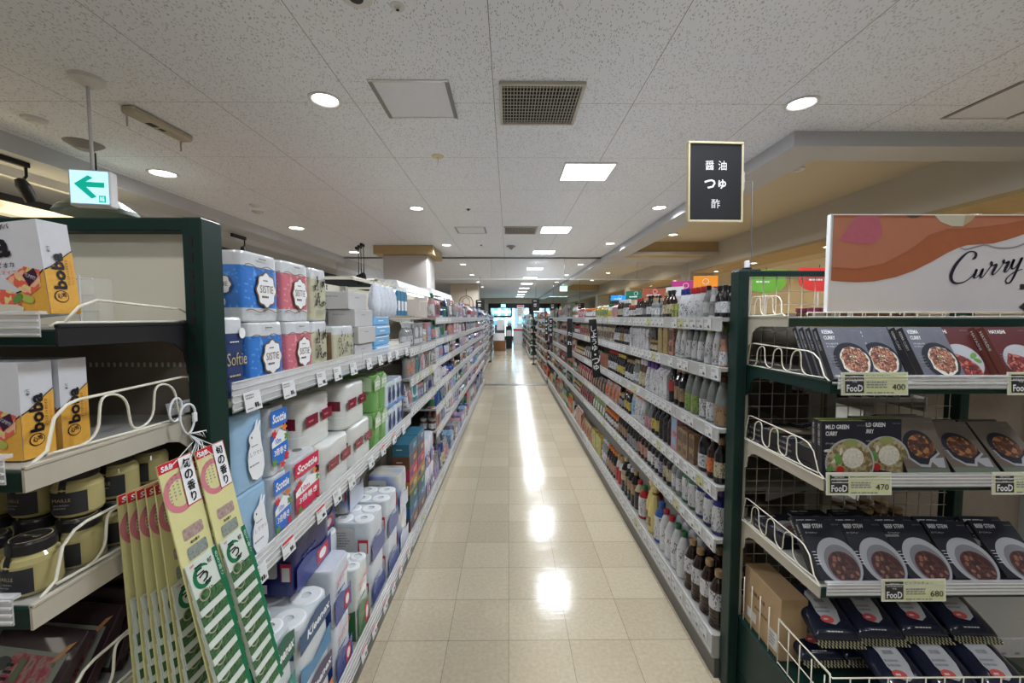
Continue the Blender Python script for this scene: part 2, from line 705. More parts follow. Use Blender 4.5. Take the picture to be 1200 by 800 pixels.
XL, XR, YB, YF = -7.2, 7.4, -3.2, 30.0
struct('floor', MB().box(XL - .2, XR + .2, YB - .2, YF + 6, -0.1, 0, M_FLOOR))
M_SILL = mat('dark_floor_strip', (0.09, 0.085, 0.08), 0.35)
struct('trim_1', MB().box(-4, 4.3, 9.72, 9.92, 0.0, 0.003, M_SILL))
# ceiling, with the long recess on the sauce side cut out between x 2.5 and 4.2
CZ = 3.0
mb = MB()
mb.box(-3.80, 2.15, YB, YF, CZ, CZ + .1, M_CEIL)
mb.box(2.15, XR, YB, 3.18, CZ, CZ + .1, M_CEIL)
struct('ceiling', mb)
mb = MB()
# lowered border around the recesses
mb.box(2.15, 2.50, 3.18, 29.9, 2.89, 3.12, M_SOFF)
mb.box(2.50, 4.22, 3.18, 3.47, 2.89, 3.12, M_SOFF)
mb.box(2.50, 4.22, 9.02, 10.3, 2.89, 3.12, M_SOFF)
mb.box(2.50, 4.22, 20.0, 20.5, 2.89, 3.12, M_SOFF)
struct('trim_2', mb)
struct('trim_3', MB().box(2.50, 4.22, 8.40, 9.02, 2.89, 3.13, M_TIMBER, 0.004).box(2.50, 4.22, 19.4, 20.0, 2.89, 3.13, M_TIMBER, 0.004).box(2.50, 4.22, 8.36, 8.40, 2.86, 2.92, M_SOFF))
struct('ceiling_recess', MB().box(2.5, 4.30, 3.4, 29.9, 3.12, 3.2, M_RECESS))
# bulkhead wall above the neighbouring department
mb = MB()
mb.box(4.22, 4.34, 3.18, 29.9, 2.66, 3.2, M_WALL)
struct('wall_bulkhead', mb)
struct('ceiling_timber', MB().box(4.22, 4.95, 3.18, 29.9, 2.62, 2.66, M_TIMBER).box(4.34, 4.95, 3.14, 3.18, 2.62, 3.0, M_WALL))
struct('ceiling_cove', MB().box(4.95, XR, 3.18, 29.9, 3.0, 3.1, M_RECESS).box(4.95, 4.99, 3.18, 29.9, 2.62, 3.1, M_WALL))
struct('wall_right', MB().box(XR, XR + .12, YB, YF, 0, 3.2, M_RECESS))
for y in (9.6, 14.5, 19.5, 24.5):
    struct('pillar', MB().box(4.2, 4.75, y, y + .55, 0, 2.66, M_WALL, 0.01))
# paper goods side: fascia, lowered soffit, dark wall
struct('trim_4', MB().box(-3.86, -3.80, YB, YF, 2.86, 3.1, M_SOFF).box(-5.2, -3.86, YB, YF, 2.88, 2.95, M_SOFF).box(-4.3, -4.24, YB, YF, 2.80, 2.88, M_TRACK))
struct('wall_left', MB().box(-5.3, -5.2, YB, YF, 0, 3.1, M_DKWALL).box(-5.2, -5.1, YB, 6.5, 2.45, 2.56, M_TRACK))
struct('wall_back', MB().box(XL, XR, YB - .12, YB, 0, 3.1, M_WALL))
# far wall with the bright shop front
mb = MB()
mb.box(-5.3, -1.45, YF, YF + .2, 0, 3.1, M_WALL)
mb.box(3.75, XR, YF, YF + .2, 0, 3.1, M_WALL)
mb.box(-1.45, 3.75, YF, YF + .2, 2.62, 3.1, M_WALL)
struct('wall_front', mb)
fr = struct('window_1', MB()
            .box(-1.45, 3.75, YF - .05, YF + .1, 2.28, 2.62, M_DARK)
            .box(-1.45, -1.30, YF - .05, YF + .1, 0, 2.3, M_DARK).box(3.55, 3.75, YF - .05, YF + .1, 0, 2.3, M_DARK)
            .box(1.48, 1.80, YF - .05, YF + .1, 0, 2.3, M_DARK).box(.16, .26, YF - .05, YF + .1, 1.7, 2.3, M_DARK)
            .box(-1.45, 3.75, YF - .05, YF + .1, 0, .25, M_DARK).box(2.6, 2.68, YF - .04, YF + .08, .25, 2.3, M_DARK)
            .box(-1.3, 0.2, YF - .04, YF + .08, 1.62, 1.74, M_DARK))
glz = MB().box(-1.4, 3.7, YF + .02, YF + .03, .1, 2.4, clear_plastic('window_glass', (0.8, 0.95, 1.0), 0.1))
g = glz.build('window_glass', fr)
# buildings across the street, seen as pale shapes through the glass
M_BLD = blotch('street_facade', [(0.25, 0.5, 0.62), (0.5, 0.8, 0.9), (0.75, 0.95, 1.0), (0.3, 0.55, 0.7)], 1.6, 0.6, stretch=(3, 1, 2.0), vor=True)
mb = MB()
for i in range(7):
    x0 = -6 + i * 2.3
    mb.box(x0, x0 + 1.9, YF + 5, YF + 6, 0, 2.2 + (i * 37 % 5) * .45, M_BLD)
    for j in range(3):
        for k in range(4):
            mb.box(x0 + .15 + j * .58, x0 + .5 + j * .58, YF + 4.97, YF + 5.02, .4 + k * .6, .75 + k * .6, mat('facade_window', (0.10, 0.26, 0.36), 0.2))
struct('street_facade', mb)
area_light('street_daylight', (1.1, YF + 1.2, 3.6), 5.0, 800, (0.62, 0.85, 1.0), (radians(58), 0, 0), 'RECTANGLE', size_y=2.0)
area_light('street_daylight', (1.1, YF + .35, 1.4), 4.8, 16, (0.62, 0.85, 1.0), (radians(-90), 0, 0), 'RECTANGLE', size_y=1.9)

# smoke barrier glass hanging from the ceiling
mb = MB()
mb.box(-4.0, 4.2, 9.70, 9.708, 2.49, 3.0, clear_plastic('smoke_barrier_glass', (0.75, 0.80, 0.86), 0.045 + .04))
g = struct('glass_barrier', mb)
rail = MB().box(-4.0, 4.2, 9.68, 9.73, 2.965, 2.985, mat('dark_rail', (0.13, 0.13, 0.14), 0.3)).box(-4.0, 4.2, 9.694, 9.714, 2.486, 2.497, mat('bright_edge', (0.85, 0.88, 0.92), 0.2)).box(-4.0, 4.2, 9.69, 9.72, 2.99, 3.0, M_TRACK)
for x in (-2.1, -0.4, 1.3, 3.0):
    rail.box(x - .002, x + .002, 9.699, 9.709, 2.49, 2.98, mat('dark_rail', (0.13, 0.13, 0.14), 0.3))
rail.build('rail', g)

# pillars by the paper goods shelving
M_COL = mat('grey_column_panel', (0.52, 0.50, 0.49), 0.35, var=0.02)
struct('column', MB().box(-2.46, -1.60, 8.22, 9.05, 0, 2.83, M_COL, 0.01).box(-2.62, -1.46, 8.12, 9.2, 2.83, 2.998, M_TIMBER, 0.004))
struct('column', MB().box(-2.4, -1.25, 17.2, 18.3, 0, 2.99, mat('cream_column', (0.55, 0.50, 0.42), 0.5)))

# ---------------------------------------------------------------- ceiling fittings
E_PANEL = emitter('panel_diffuser', (0.97, 0.98, 1.0), 9.0)
E_DOWN = emitter('downlight_lens', (1.0, 0.97, 0.90), 10.0)
E_WARM = emitter('warm_lens', (1.0, 0.9, 0.72), 10.0)


def square_light(x, y, i, power=None):
    t = thing('ceiling_light', 'square flat ceiling light panel, ' + i, 'ceiling light', (x, y, CZ), group='square light panels along the aisle')
    s = .225
    f = MB()
    for a, b_, c, d in ((-s - .014, s + .014, -s - .014, -s), (-s - .014, s + .014, s, s + .014), (-s - .014, -s, -s, s), (s, s + .014, -s, s)):
        f.box(a, b_, c, d, -.012, 0, M_TRACK)
    f.build('frame', t)
    MB().box(-s, s, -s, s, -.006, -.001, E_PANEL).build('diffuser', t)
    area_light('panel_lamp', (x, y, CZ - .02), .44, power or P_PANEL, C_COOL)
    return t


ords = ['nearest of the row', 'second of the row', 'third of the row, just this side of the glass barrier', 'first beyond the glass barrier', 'second beyond the glass barrier',
        'third beyond the glass barrier', 'fourth beyond the glass barrier', 'fifth beyond the glass barrier', 'sixth beyond the glass barrier', 'farthest of the row']
for k in range(10):
    square_light(.75, 4.06 + 2.62 * k - (.35 if k == 2 else 0), ords[k])
for y in (1.44, -1.18):
    t = square_light(.75, y, 'over the cross aisle' + (' by the shelf ends' if y > 0 else ' nearest the back wall'), 24 if y > 0 else 12)


def downlight(x, y, z, label, deep=True, r=.085, power=None, col=(0.97, 0.97, 1.0), lens=None):
    t = thing('downlight', label, 'downlight', (x, y, z), group='round recessed downlights')
    MB().lathe([(r + .018, 0), (r + .018, -.006), (r, -.008), (r - .010, -.001)], M_TRACK, 28).build('trim_ring', t)
    q = MB()
    q.lathe([(0, -.0015), (r * .92, -.0015)], lens or E_DOWN, 28)
    if deep:
        q.lathe([(r * .70, -.003), (r * .62, -.003)], M_TRACK, 28)
    q.build('lens', t)
    area_light('downlight_lamp', (x, y, z - .02), r * 1.7, P_DOWN if power is None else power, col, shape='DISK', spread=radians(150))
    return t


for k, (x, y) in enumerate([(-1.18, 2.76), (-1.18, 5.41), (-1.2, 8.1), (-1.2, 11.0), (-1.2, 13.7), (-1.2, 16.4), (-1.2, 19.0), (-1.2, 0.1)]):
    downlight(x, y, CZ, 'round recessed downlight over the paper goods shelving, ' + ['nearest of its row', 'second of its row', 'third of its row, by the square column', 'first past the glass barrier', 'second past the glass barrier', 'third past the glass barrier', 'fourth past the glass barrier', 'over the cross aisle'][k], power=7 if y < 1 else None)
for k, (x, y) in enumerate([(1.92, 2.78), (1.92, 5.35), (1.92, 7.9), (1.9, 11.0), (1.9, 13.7), (1.9, 16.4), (1.9, 0.1)]):
    downlight(x, y, CZ, 'round recessed downlight over the sauce shelving, ' + ['nearest of its row', 'second of its row', 'third of its row', 'first past the glass barrier', 'second past the glass barrier', 'third past the glass barrier', 'over the cross aisle'][k], power=7 if y < 1 else None)
for k, (x, y) in enumerate([(-3.36, 4.14), (-3.32, 6.6), (-3.31, 9.0), (-3.3, 11.6), (-3.3, 14.2)]):
    downlight(x, y, CZ, 'wide flush downlight beside the ceiling step on the paper goods side, ' + ['nearest', 'second', 'third', 'fourth', 'fifth'][k] + ' of its row', deep=False, r=.11)
for k, (x, y) in enumerate([(3.02, 7.67), (3.4, 11.4), (3.4, 14.2), (3.4, 17.0)]):
    downlight(x, y, 3.12, 'warm round downlight in the long ceiling recess, ' + ['near its timber end', 'first past the glass', 'second past the glass', 'third past the glass'][k], deep=False, r=.08, col=C_WARM, lens=E_WARM, power=10)
for k, (x, y) in enumerate([(4.6, 4.15), (4.6, 6.0), (4.6, 7.8), (4.6, 9.2), (4.6, 11.5), (4.6, 13.4)]):
    downlight(x, y, 2.62, 'small warm downlight in the timber soffit, ' + ['nearest', 'second', 'third', 'fourth', 'fifth', 'sixth'][k] + ' of its row', deep=False, r=.06, col=C_WARM, lens=E_WARM, power=7)
area_light('cove_lamp', (5.4, 9.0, 2.75), .1, 130, C_WARM, (radians(180), 0, 0), 'RECTANGLE', size_y=11.0)
area_light('department_lamp', (-4.4, 3.0, 2.84), .3, 40, (1.0, .93, .8), (0, 0, 0), 'RECTANGLE', size_y=9.0)
area_light('cross_aisle_lamp', (-2.2, -1.6, 2.97), .5, 10, C_COOL)
area_light('cross_aisle_lamp', (3.0, -1.6, 2.97), .5, 10, C_COOL)
area_light('cross_aisle_lamp', (3.4, 1.0, 2.97), .5, 9, C_COOL)

# air vents
M_VENT = mat('vent_metal', (0.50, 0.48, 0.43), 0.4)
for k, (x, y, lab) in enumerate([(.204, 2.80, 'large square ceiling air grille with dark slots, nearest the camera'), (.19, 6.71, 'square ceiling air grille beside the second light panel')]):
    t = thing('air_vent', lab, 'air vent', (x, y, CZ), group='ceiling air grilles')
    s = .25
    MB().box(-s, s, -s, s, -.004, -.001, mat('vent_void', (0.025, 0.022, 0.018), 0.8)).build('backing', t)
    f = MB()
    for a, b_, c, d in ((-s - .01, s + .01, -s - .012, -s + .008), (-s - .01, s + .01, s - .008, s + .012), (-s - .012, -s + .008, -s, s), (s - .008, s + .012, -s, s)):
        f.box(a, b_, c, d, -.02, 0, M_VENT)
    f.build('frame', t)
    q = MB()
    for i in range(24):
        xx = -s + .02 + i * (2 * s - .04) / 23
        q.box(xx - .0022, xx + .0022, -s, s, -.018, -.006, M_VENT)
    for i in range(11):
        yy = -s + .04 + i * (2 * s - .08) / 10
        q.box(-s, s, yy - .0015, yy + .0015, -.012, -.008, M_VENT)
    q.build('grille', t)
M_FR1 = mat('hatch_frame_dark', (0.20, 0.20, 0.21), 0.4)
M_FR2 = mat('hatch_frame_light', (0.66, 0.67, 0.70), 0.25, metal=.3)
for k, (x, y, lab) in enumerate([(-.595, 2.765, 'square ceiling access hatch with metal edge beside the large air grille'), (-.6, 6.74, 'square ceiling access hatch beside the far air grille'), (3.28, 2.74, 'ceiling access hatch near the lowered border above the curry display')]):
    t = thing('access_hatch', lab, 'access hatch', (x, y, CZ), group='ceiling access hatches')
    s = .225
    MB().box(-s, s, -s, s, -.003, 0, mat('hatch_panel', (0.72, 0.75, 0.83), .6)).build('panel', t)
    MB().box(-s - .015, -s + .01, -s, s, -.007, 0, M_FR1).box(s - .01, s + .015, -s, s, -.007, 0, M_FR1).box(-s - .015, s + .015, s - .008, s + .012, -.007, 0, M_FR2).box(-s - .015, s + .015, -s - .012, -s + .008, -.007, 0, M_FR2).build('frame', t)
# small fittings
tag(MB().lathe([(0, -.02), (.035, -.02), (.07, -.014), (.075, 0)], M_TRACK, 24).lathe([(0, -.024), (.03, -.024), (.032, -.018)], M_DARK, 16).build('ceiling_speaker', loc=(-.66, 1.88, CZ)), 'round recessed black and white fitting at the top edge of the view', 'ceiling fitting')
tag(MB().lathe([(0, -.012), (.012, -.012), (.014, -.003), (.032, -.003), (.035, 0)], M_TRACK, 20).lathe([(0, -.02), (.008, -.016)], M_DARK, 10).build('sprinkler', loc=(-.5, 1.955, CZ)), 'small round sprinkler head beside the recessed black fitting', 'sprinkler')
tag(MB().lathe([(0, -.006), (.05, -.006), (.055, 0)], M_GOLD, 24).tube([(0, 0, -.005), (.002, 0, -.05), (-.004, -.002, -.075)], .003, mat('hook_wire', (0.4, 0.36, 0.28), 0.4)).build('ceiling_hook', loc=(-.615, 3.69, CZ)), 'cream disc with a thin hook hanging from the ceiling', 'ceiling hook')
for (x, y, lab) in ((-.52, 5.45, 'tiny dark sprinkler dot in the ceiling before the hatch'), (-.53, 8.1, 'tiny dark sprinkler dot in the ceiling before the glass barrier')):
    tag(MB().lathe([(0, -.022), (.01, -.018), (.016, -.004), (.03, 0)], M_DARK, 14).build('sprinkler', loc=(x, y, CZ)), lab, 'sprinkler')
tag(MB().lathe([(0, -.075), (.02, -.07), (.05, -.03), (.085, -.02), (.085, 0)], mat('grey_plastic', (0.28, 0.27, 0.27), 0.5), 24).build('ceiling_speaker', loc=(.05, 8.2, CZ)), 'grey cone shaped ceiling fitting beside the far light panels', 'ceiling fitting')
for (x, y, z, lab) in ((-3.34, 3.03, CZ, 'round cream smoke detector near the ceiling step'), (-3.15, 5.27, CZ, 'flat cream smoke detector farther along the ceiling step'), (-3.32, 5.6, CZ, 'second flat detector beside the farther smoke detector'), (2.95, 4.3, 3.12, 'grey cone detector in the long ceiling recess')):
    tag(MB().lathe([(0, -.03), (.03, -.03), (.045, -.018), (.065, -.016), (.07, 0)], M_TRACK, 24).build('smoke_detector', loc=(x, y, z)), lab, 'smoke detector')
t = thing('emergency_lamp_bar', 'beige ceiling sensor bar with two short hanging rods', 'ceiling sensor', (-2.5, 3.07, CZ), (0, 0, radians(-4)))
MB().box(-.05, .05, -.24, .24, -.05, 0, M_BEIGE, 0.012).build('housing', t)
MB().box(-.02, .02, -.09, -.03, -.053, -.049, M_DARK).box(-.012, .012, .0, .04, -.053, -.049, M_DARK).build('sensor_window', t)
for yy in (-.2, .22):
    MB().tube([(-.04, yy, -.04), (-.04, yy, -.12)], .006, M_BEIGE).build('rod', t)

# hanging exit arrow sign
t = thing('exit_arrow_sign', 'lit white hanging exit sign with green arrow pointing left', 'exit sign', (-2.46, 2.5, 2.36), (0, 0, radians(12)))
E_SIGN = emitter('exit_sign_face', (0.50, 0.80, 1.0), .85)
M_SG = emitter('exit_sign_green', (0.0, 0.50, 0.36), .5)
MB().box(-.105, .105, 0, .06, -.105, .105, M_TRACK, .006).build('housing', t)
f = MB().rect(-.095, .095, -.09, .098, -.002, E_SIGN)
f.sheet([(-.075, .02), (-.005, .072), (.02, .058), (-.015, .034), (.075, .034), (.075, .004), (-.015, .004), (.035, -.05), (.008, -.062)], -.004, M_SG)
f.rect(.045, .08, -.082, -.042, -.004, M_SG)
f.rect(.052, .060, -.074, -.05, -.006, E_SIGN).disc(.068, -.052, .004, .004, -.006, E_SIGN, 8).rect(.064, .072, -.076, -.058, -.006, E_SIGN)
f.build('sign_face', t)
MB().tube([(0, .03, .1), (0, .03, .635)], .009, M_TRACK).lathe([(.0, .0), (.03, 0), (.08, .03), (.085, .05)], M_TRACK, 20, c=(0, .03, .59)).build('hanger', t)
# track spotlights
for k, (x, y, z, lab) in enumerate([(-4.0, 3.4, 2.84, 'black track spotlight beside the hanging exit sign'), (-4.1, 6.4, 2.8, 'small black spotlight above the green post'), (-2.78, 7.9, 2.56, 'black ceiling spotlight in a cluster near the square column, nearest one'), (-2.90, 8.1, 2.56, 'black ceiling spotlight in a cluster near the square column, middle one'), (-3.02, 8.3, 2.56, 'black ceiling spotlight in a cluster near the square column, farthest one')]):
    t = thing('track_spotlight', lab, 'spotlight', (x, y, z))
    if k < 2:
        MB().box(-.02, .02, -.16, .16, -.0, .05, M_DARK, .004).build('track_adapter', t)
    else:
        MB().box(-.02, .02, .0, .16, 2.95 - z, 2.999 - z, M_DARK, .004).tube([(0, .14, 2.96 - z), (0, .14, -.02)], .007, M_DARK).build('track_adapter', t)
    MB().tube([(0, .14, 0), (0, .14, -.07), (.0, .12, -.1)], .01, M_DARK).build('arm', t)
    MB().lathe([(0, -.11), (.042, -.11), (.046, .02), (.03, .07), (0, .08)], M_DARK, 18, M=Matrix.Translation((0, .12, -.17)) @ Matrix.Rotation(radians(28), 4, 'X')).build('lamp_head', t)
for (x, y, lab) in ((-3.42, 3.45, 'round ceiling loudspeaker beside the hanging exit sign'),):
    tag(MB().lathe([(0, -.05), (.05, -.05), (.12, -.005), (.125, 0)], mat('grey_plastic', (0.28, 0.27, 0.27), 0.5), 24).build('ceiling_speaker', loc=(x, y, CZ)), lab, 'ceiling fitting')
# lit cornice and lamp shades of the department behind the boba rack
t = thing('lit_cornice', 'glowing cream cornice of the department behind the green rack', 'cornice', (-4.25, 3.0, 2.56))
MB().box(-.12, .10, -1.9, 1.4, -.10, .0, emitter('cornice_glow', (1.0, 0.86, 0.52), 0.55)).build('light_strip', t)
MB().box(-.14, .14, -1.9, 1.4, -.46, -.13, M_DKWALL, .01).build('cabinet_header', t)
t = thing('pendant_shade', 'grey green lamp shade behind the hanging exit sign', 'lamp shade', (-3.5, 3.62, 2.47))
MB().lathe([(.02, .14), (.16, .12), (.26, .04), (.28, 0), (.26, 0), (.15, .10), (0, .12)], mat('shade_green', (0.16, 0.22, 0.19), 0.3), 28).build('shade', t)
MB().tube([(0, 0, .13), (0, 0, .52)], .006, M_DARK).build('cord', t)

# ================================================================ RACKS AND SHELVES
def ticket_mesh(kind):
    w, h = .066, .05
    f = MB().box(-w / 2, w / 2, 0, .0012, 0, h, {'w': M_PAPER, 'y': M_YEL, 'r': M_PAPER}[kind])
    y = -.0006
    f.lines(-w * .42, w * .3, h * .62, h * .9, y, M_GREY, 2, seed=3)
    f.rect(w * .06, w * .16, h * .14, h * .38, y, M_BLACK).rect(w * .19, w * .29, h * .14, h * .38, y, M_BLACK).rect(w * .32, w * .40, h * .14, h * .26, y, M_GREY)
    f.rect(-w * .42, -w * .08, h * .12, h * .18, y, M_GREY)
    if kind == 'r':
        f.rect(-w * .45, w * .45, h * .8, h * .95, y - .0004, M_RED)
    o = f.build('price_ticket')
    return o


TK = {k: ticket_mesh(k) for k in 'wyr'}
TK_USED = set()


def put_ticket(parent, kind, loc, rot=(0, 0, 0)):
    s = TK[kind]
    if kind in TK_USED:
        o = s.copy()
        COL.objects.link(o)
    else:
        TK_USED.add(kind)
        o = s
    o.parent = parent
    o.location = loc
    o.rotation_euler = rot
    return o


M_RAILW = mat('white_price_rail', (0.46, 0.46, 0.45), 0.35)
M_RAILG = mat('grey_price_rail', (0.34, 0.34, 0.33), 0.35)
M_TKF = mat('ticket_paper', (0.44, 0.44, 0.45), .5)
M_TIN = mat('printed_ticket_grey', (0.42, 0.42, 0.42), 0.5)


def bay(W, D, levels, label, loc, rotz, near=True, style='solid', group=None, step=.078, uprights=True, back=M_CREAM, seed=0, kick=.09):
    """shelving bay; local x along the aisle, front at y=0, levels = heights of the shelf tops (last one is the base deck)"""
    r = random.Random(seed)
    t = thing('shelving_bay', label, 'shelving', loc, (0, 0, rotz), group)
    zt = levels[0] + (.02 if levels[0] > 1.5 else .40)
    zt = max(zt, 1.62)
    MB().box(0, W, D - .012, D, .02, zt, back).build('back_panel', t)
    zb = levels[-1]
    MB().box(0, W, .012, D - .012, .0, kick, mat('kick_plate', (0.10, 0.10, 0.09), 0.4)).box(.002, W - .002, .004, D - .012, kick, zb - .001, M_SHELF).build('base', t)
    if uprights:
        for x in (.0, W - .02):
            MB().box(x, x + .02, D - .05, D - .012, zb, zt, M_SHELF).build('upright', t)
    for i, z in enumerate(levels):
        base = (i == len(levels) - 1)
        d = D - .05
        s = MB().box(.001, W - .001, .006, d, z - .016, z, M_SHELF) if not base else MB().box(.001, W - .001, .006, d, z - .006, z, M_SHELF)
        if not base:
            for x in (.004, W - .008):
                s.sheet([(0, 0), (1, 0), (1, 1)], 0, M_SHELF, Matrix(((0, 0, 0, x), (-.18, 0, 0, d), (0, 0, -.05, z - .016), (0, 0, 0, 1))))
        so = s.build('shelf', t)
        if style == 'solid':
            h = .058 if not base else .085
            rl = MB().box(.002, W - .002, -.001, .005, z - h, z + .004, M_RAILW).box(.002, W - .002, -.003, .001, z - .002, z + .003, M_CLEAR).box(.002, W - .002, -.003, .001, z - h, z - h + .005, M_CLEAR)
            if not near:
                x = .01
                while x < W - .06:
                    if r.random() < .85:
                        rl.rect(x, x + .055, z - h + .008, z - .004, -.0022, M_TKF)
                        rl.rect(x + .008, x + .045, z - .022, z - .014, -.0030, M_TIN)
                        rl.rect(x + .024, x + .046, z - h + .014, z - h + .024, -.0030, M_GREY)
                    else:
                        rl.rect(x, x + .055, z - h + .008, z - .004, -.0022, M_RAILG)
                    x += .062
                rl.build('price_rail', so)
            else:
                rl.build('price_rail', so)
                x = .042
                while x < W - .03:
                    q = r.random()
                    if q < .88:
                        put_ticket(so, 'y' if q > .82 else 'w', (x, -.004, z - h + .004 if not base else z - h + .02))
                    x += step if r.random() < .8 else step + .04
        elif style == 'clear':
            h = .035 if not base else .07
            MB().box(.002, W - .002, .0, .006, z - h, z - h * .55, M_GREEN).build('edge', so)
            rl = MB().box(.002, W - .002, -.002, .0, z - h + .006, z + .045, M_CLEAR)
            for q in range(5):
                zz = z - h + .012 + q * (.045 + h - .014) / 4
                rl.box(.002, W - .002, -.004, -.001, zz - .0014, zz + .0014, mat('rail_rib', (0.62, 0.61, 0.60), 0.25))
            rl.build('price_rail', so)
            x = .07
            while x < W - .05:
                put_ticket(so, 'r' if base or i == 1 and r.random() < .6 else 'w', (x, -.012, z - h - .002), (radians(-8), 0, 0))
                x += r.uniform(.13, .22)
    return t


XRF = .90


def RY(y, depth=0.0):
    return (XRF + depth, y)


LA = math.atan(.0118)


def LXY(y, depth=0.0):
    return (-.675 + .0118 * y - depth, y)


RZ_R = -pi / 2
RZ_L = pi / 2 - LA
GR = 'sauce shelving bays'
GL = 'paper and household goods shelving bays'
LEV_R = [1.600, 1.385, 1.120, .865, .630, .195]
bnum = ['in the first bay past the green post', 'in the second bay', 'in the third bay, before the first black banner', 'in the bay past the first black banner', 'in the bay before the second black banner', 'in the bay past the second black banner']
R_BAYS = [(1.745, 2.2), (2.2, 3.1), (3.1, 3.98), (3.98, 4.88), (4.88, 5.78), (5.78, 6.68), (6.68, 7.58), (7.58, 8.48), (8.48, 9.38)]
bay_lab = ['narrow white sauce shelving bay next to the green post of the curry display', 'white sauce shelving bay, second from the curry display', 'white sauce shelving bay ending at the nearest black banner',
           'sauce shelving bay just past the nearest black banner', 'sauce shelving bay before the second black banner', 'sauce shelving bay past the second black banner', 'sauce shelving bay before the third black banner',
           'sauce shelving bay past the third black banner', 'sauce shelving bay by the dark floor strip']
for i, (a, b_) in enumerate(R_BAYS):
    bay(b_ - a, .45, LEV_R, bay_lab[i], (XRF, b_, 0), RZ_R, near=i < 4, group=GR, seed=i, step=.074, back=M_PEG)  # backs coloured dark to paint in the dark interior behind the mesh
LEV_F = [1.55, 1.3, 1.05, .8, .55, .16]
far_lab = ['first', 'second', 'third', 'fourth']
for i in range(4):
    a = 9.95 + i * 1.0
    bay(1.0, .45, LEV_F, 'sauce side shelving bay beyond the glass barrier, ' + far_lab[i] + ' past the dark floor strip', (XRF + .01, a + 1.0, 0), RZ_R, near=False, group=GR, seed=20 + i, back=M_GREEN)

LEV_A = [1.40, .935, .15]
LEV_B3 = [1.40, 1.20, 1.0, .15]
LEV_B = [1.60, 1.41, 1.22, 1.01, .80, .60, .15]
L_BAYS = [(.985, 1.84, LEV_A, 'clear'), (1.84, 2.69, LEV_A, 'clear'), (2.69, 3.59, LEV_B3, 'solid'), (3.59, 4.49, LEV_B, 'solid'), (4.49, 5.39, LEV_B, 'solid'), (5.39, 6.29, LEV_B, 'solid'), (6.29, 7.19, LEV_B, 'solid'), (7.19, 8.09, LEV_B, 'solid'), (8.09, 8.99, LEV_B, 'solid'), (8.99, 9.7, LEV_B, 'solid')]
l_lab = ['toilet roll shelving bay with green edged shelves beside the green post', 'second green edged shelving bay, of tissue and kitchen paper', 'household goods shelving bay right after the tissue bays', 'household goods bay with many narrow shelves, first of its kind',
         'household goods bay with many narrow shelves, second of its kind', 'household goods bay with many narrow shelves, third of its kind', 'household goods bay with many narrow shelves, fourth of its kind',
         'household goods bay with many narrow shelves, fifth of its kind', 'household goods bay with many narrow shelves, sixth of its kind', 'short household goods bay by the dark floor strip']
for i, (a, b_, lv, st) in enumerate(L_BAYS):
    bay(b_ - a, .45, lv, l_lab[i], (*LXY(a), 0), RZ_L, near=i < 4, style=st, group=GL, seed=40 + i)
for i in range(4):
    a = 10.1 + i * 1.1
    bay(1.1, .45, LEV_B, 'household goods bay beyond the glass barrier, ' + far_lab[i] + ' past the dark floor strip', (-.70, a, 0), pi / 2, near=False, group=GL, seed=60 + i)
# shelving of the far block
for i in range(5):
    a = 15.6 + i * 1.9
    bay(1.9, .42, LEV_F, 'far food shelving bay near the windows on the sauce side, ' + (far_lab + ['fifth'])[i] + ' of its row', (.82, a + 1.9, 0), RZ_R, near=False, group=GR, seed=70 + i, back=M_GREEN)
    if i < 4:
        bay(1.9, .42, LEV_F, 'far goods shelving bay near the windows on the paper goods side, ' + far_lab[i] + ' of its row', (-.80, a, 0), pi / 2, near=False, group=GL, seed=80 + i, back=M_DARK)


def fence_pts(L, h, lean0=.10, lean1=.18, n=3, wave=True):
    """side guard in a plane: x = distance from the back, z = height; returns frame and squiggle"""
    fr = [(-.0, -.004), (0.0, 0), (lean0 * h, h * .55), (lean0 * 2.2 * h, h), (lean0 * 2.2 * h + .02, h * 1.03), (L * .78, h * .96), (L * .84, h * .90), (L * .90, h * .70), (L - .02, .012), (L, .0), (L + .004, -.012)]
    bot = [(0, 0), (L * .5, .002), (L - .02, .006)]
    sq = []
    m_ = 44
    for i in range(m_ + 1):
        u = i / m_
        ph = u * n * 2 * pi
        x = L * (.10 + .68 * u) + .22 * h * sin(ph * 2 + .6) * .35
        z = h * (.5 - .46 * cos(ph))
        z = h * .5 - math.copysign(abs(cos(ph)) ** .75, cos(ph)) * h * .44
        sq.append((x, z))
    return fr, bot, sq


def wire_guard(parent, x, y_back, y_front, z, h, n=2, name='wire_guard', r=.0024, flip=False):
    """guard along the end of a shelf, running from the back post towards the shopper"""
    L = y_back - y_front
    fr, bot, sq = fence_pts(L, h, n=n)
    q = MB()
    for ln in (fr, bot, sq):
        q.tube([(x, y_back - p[0], z + p[1]) for p in ln], r if ln is not sq else r * .9, M_WIRE, 8)
    return q.build(name, parent)


# ---------------------------------------------------------------- curry display rack (end of the sauce shelving)
t = thing('end_display_rack', 'dark green end display rack of curry boxes with wire mesh back', 'display rack', (0, 0, 0))
RK = t


def post(px0, px1, py0, py1, z1, slot_face_y, parent, slots_x):
    q = MB().box(px0, px1, py0, py1, 0, z1, M_GREEN, .003)
    z = .12
    while z < z1 - .03:
        q.box(slots_x - .0055, slots_x + .0055, slot_face_y - .0008, slot_face_y + .001, z, z + .020, M_BLACK)
        z += .034
    return q.build('post', parent)


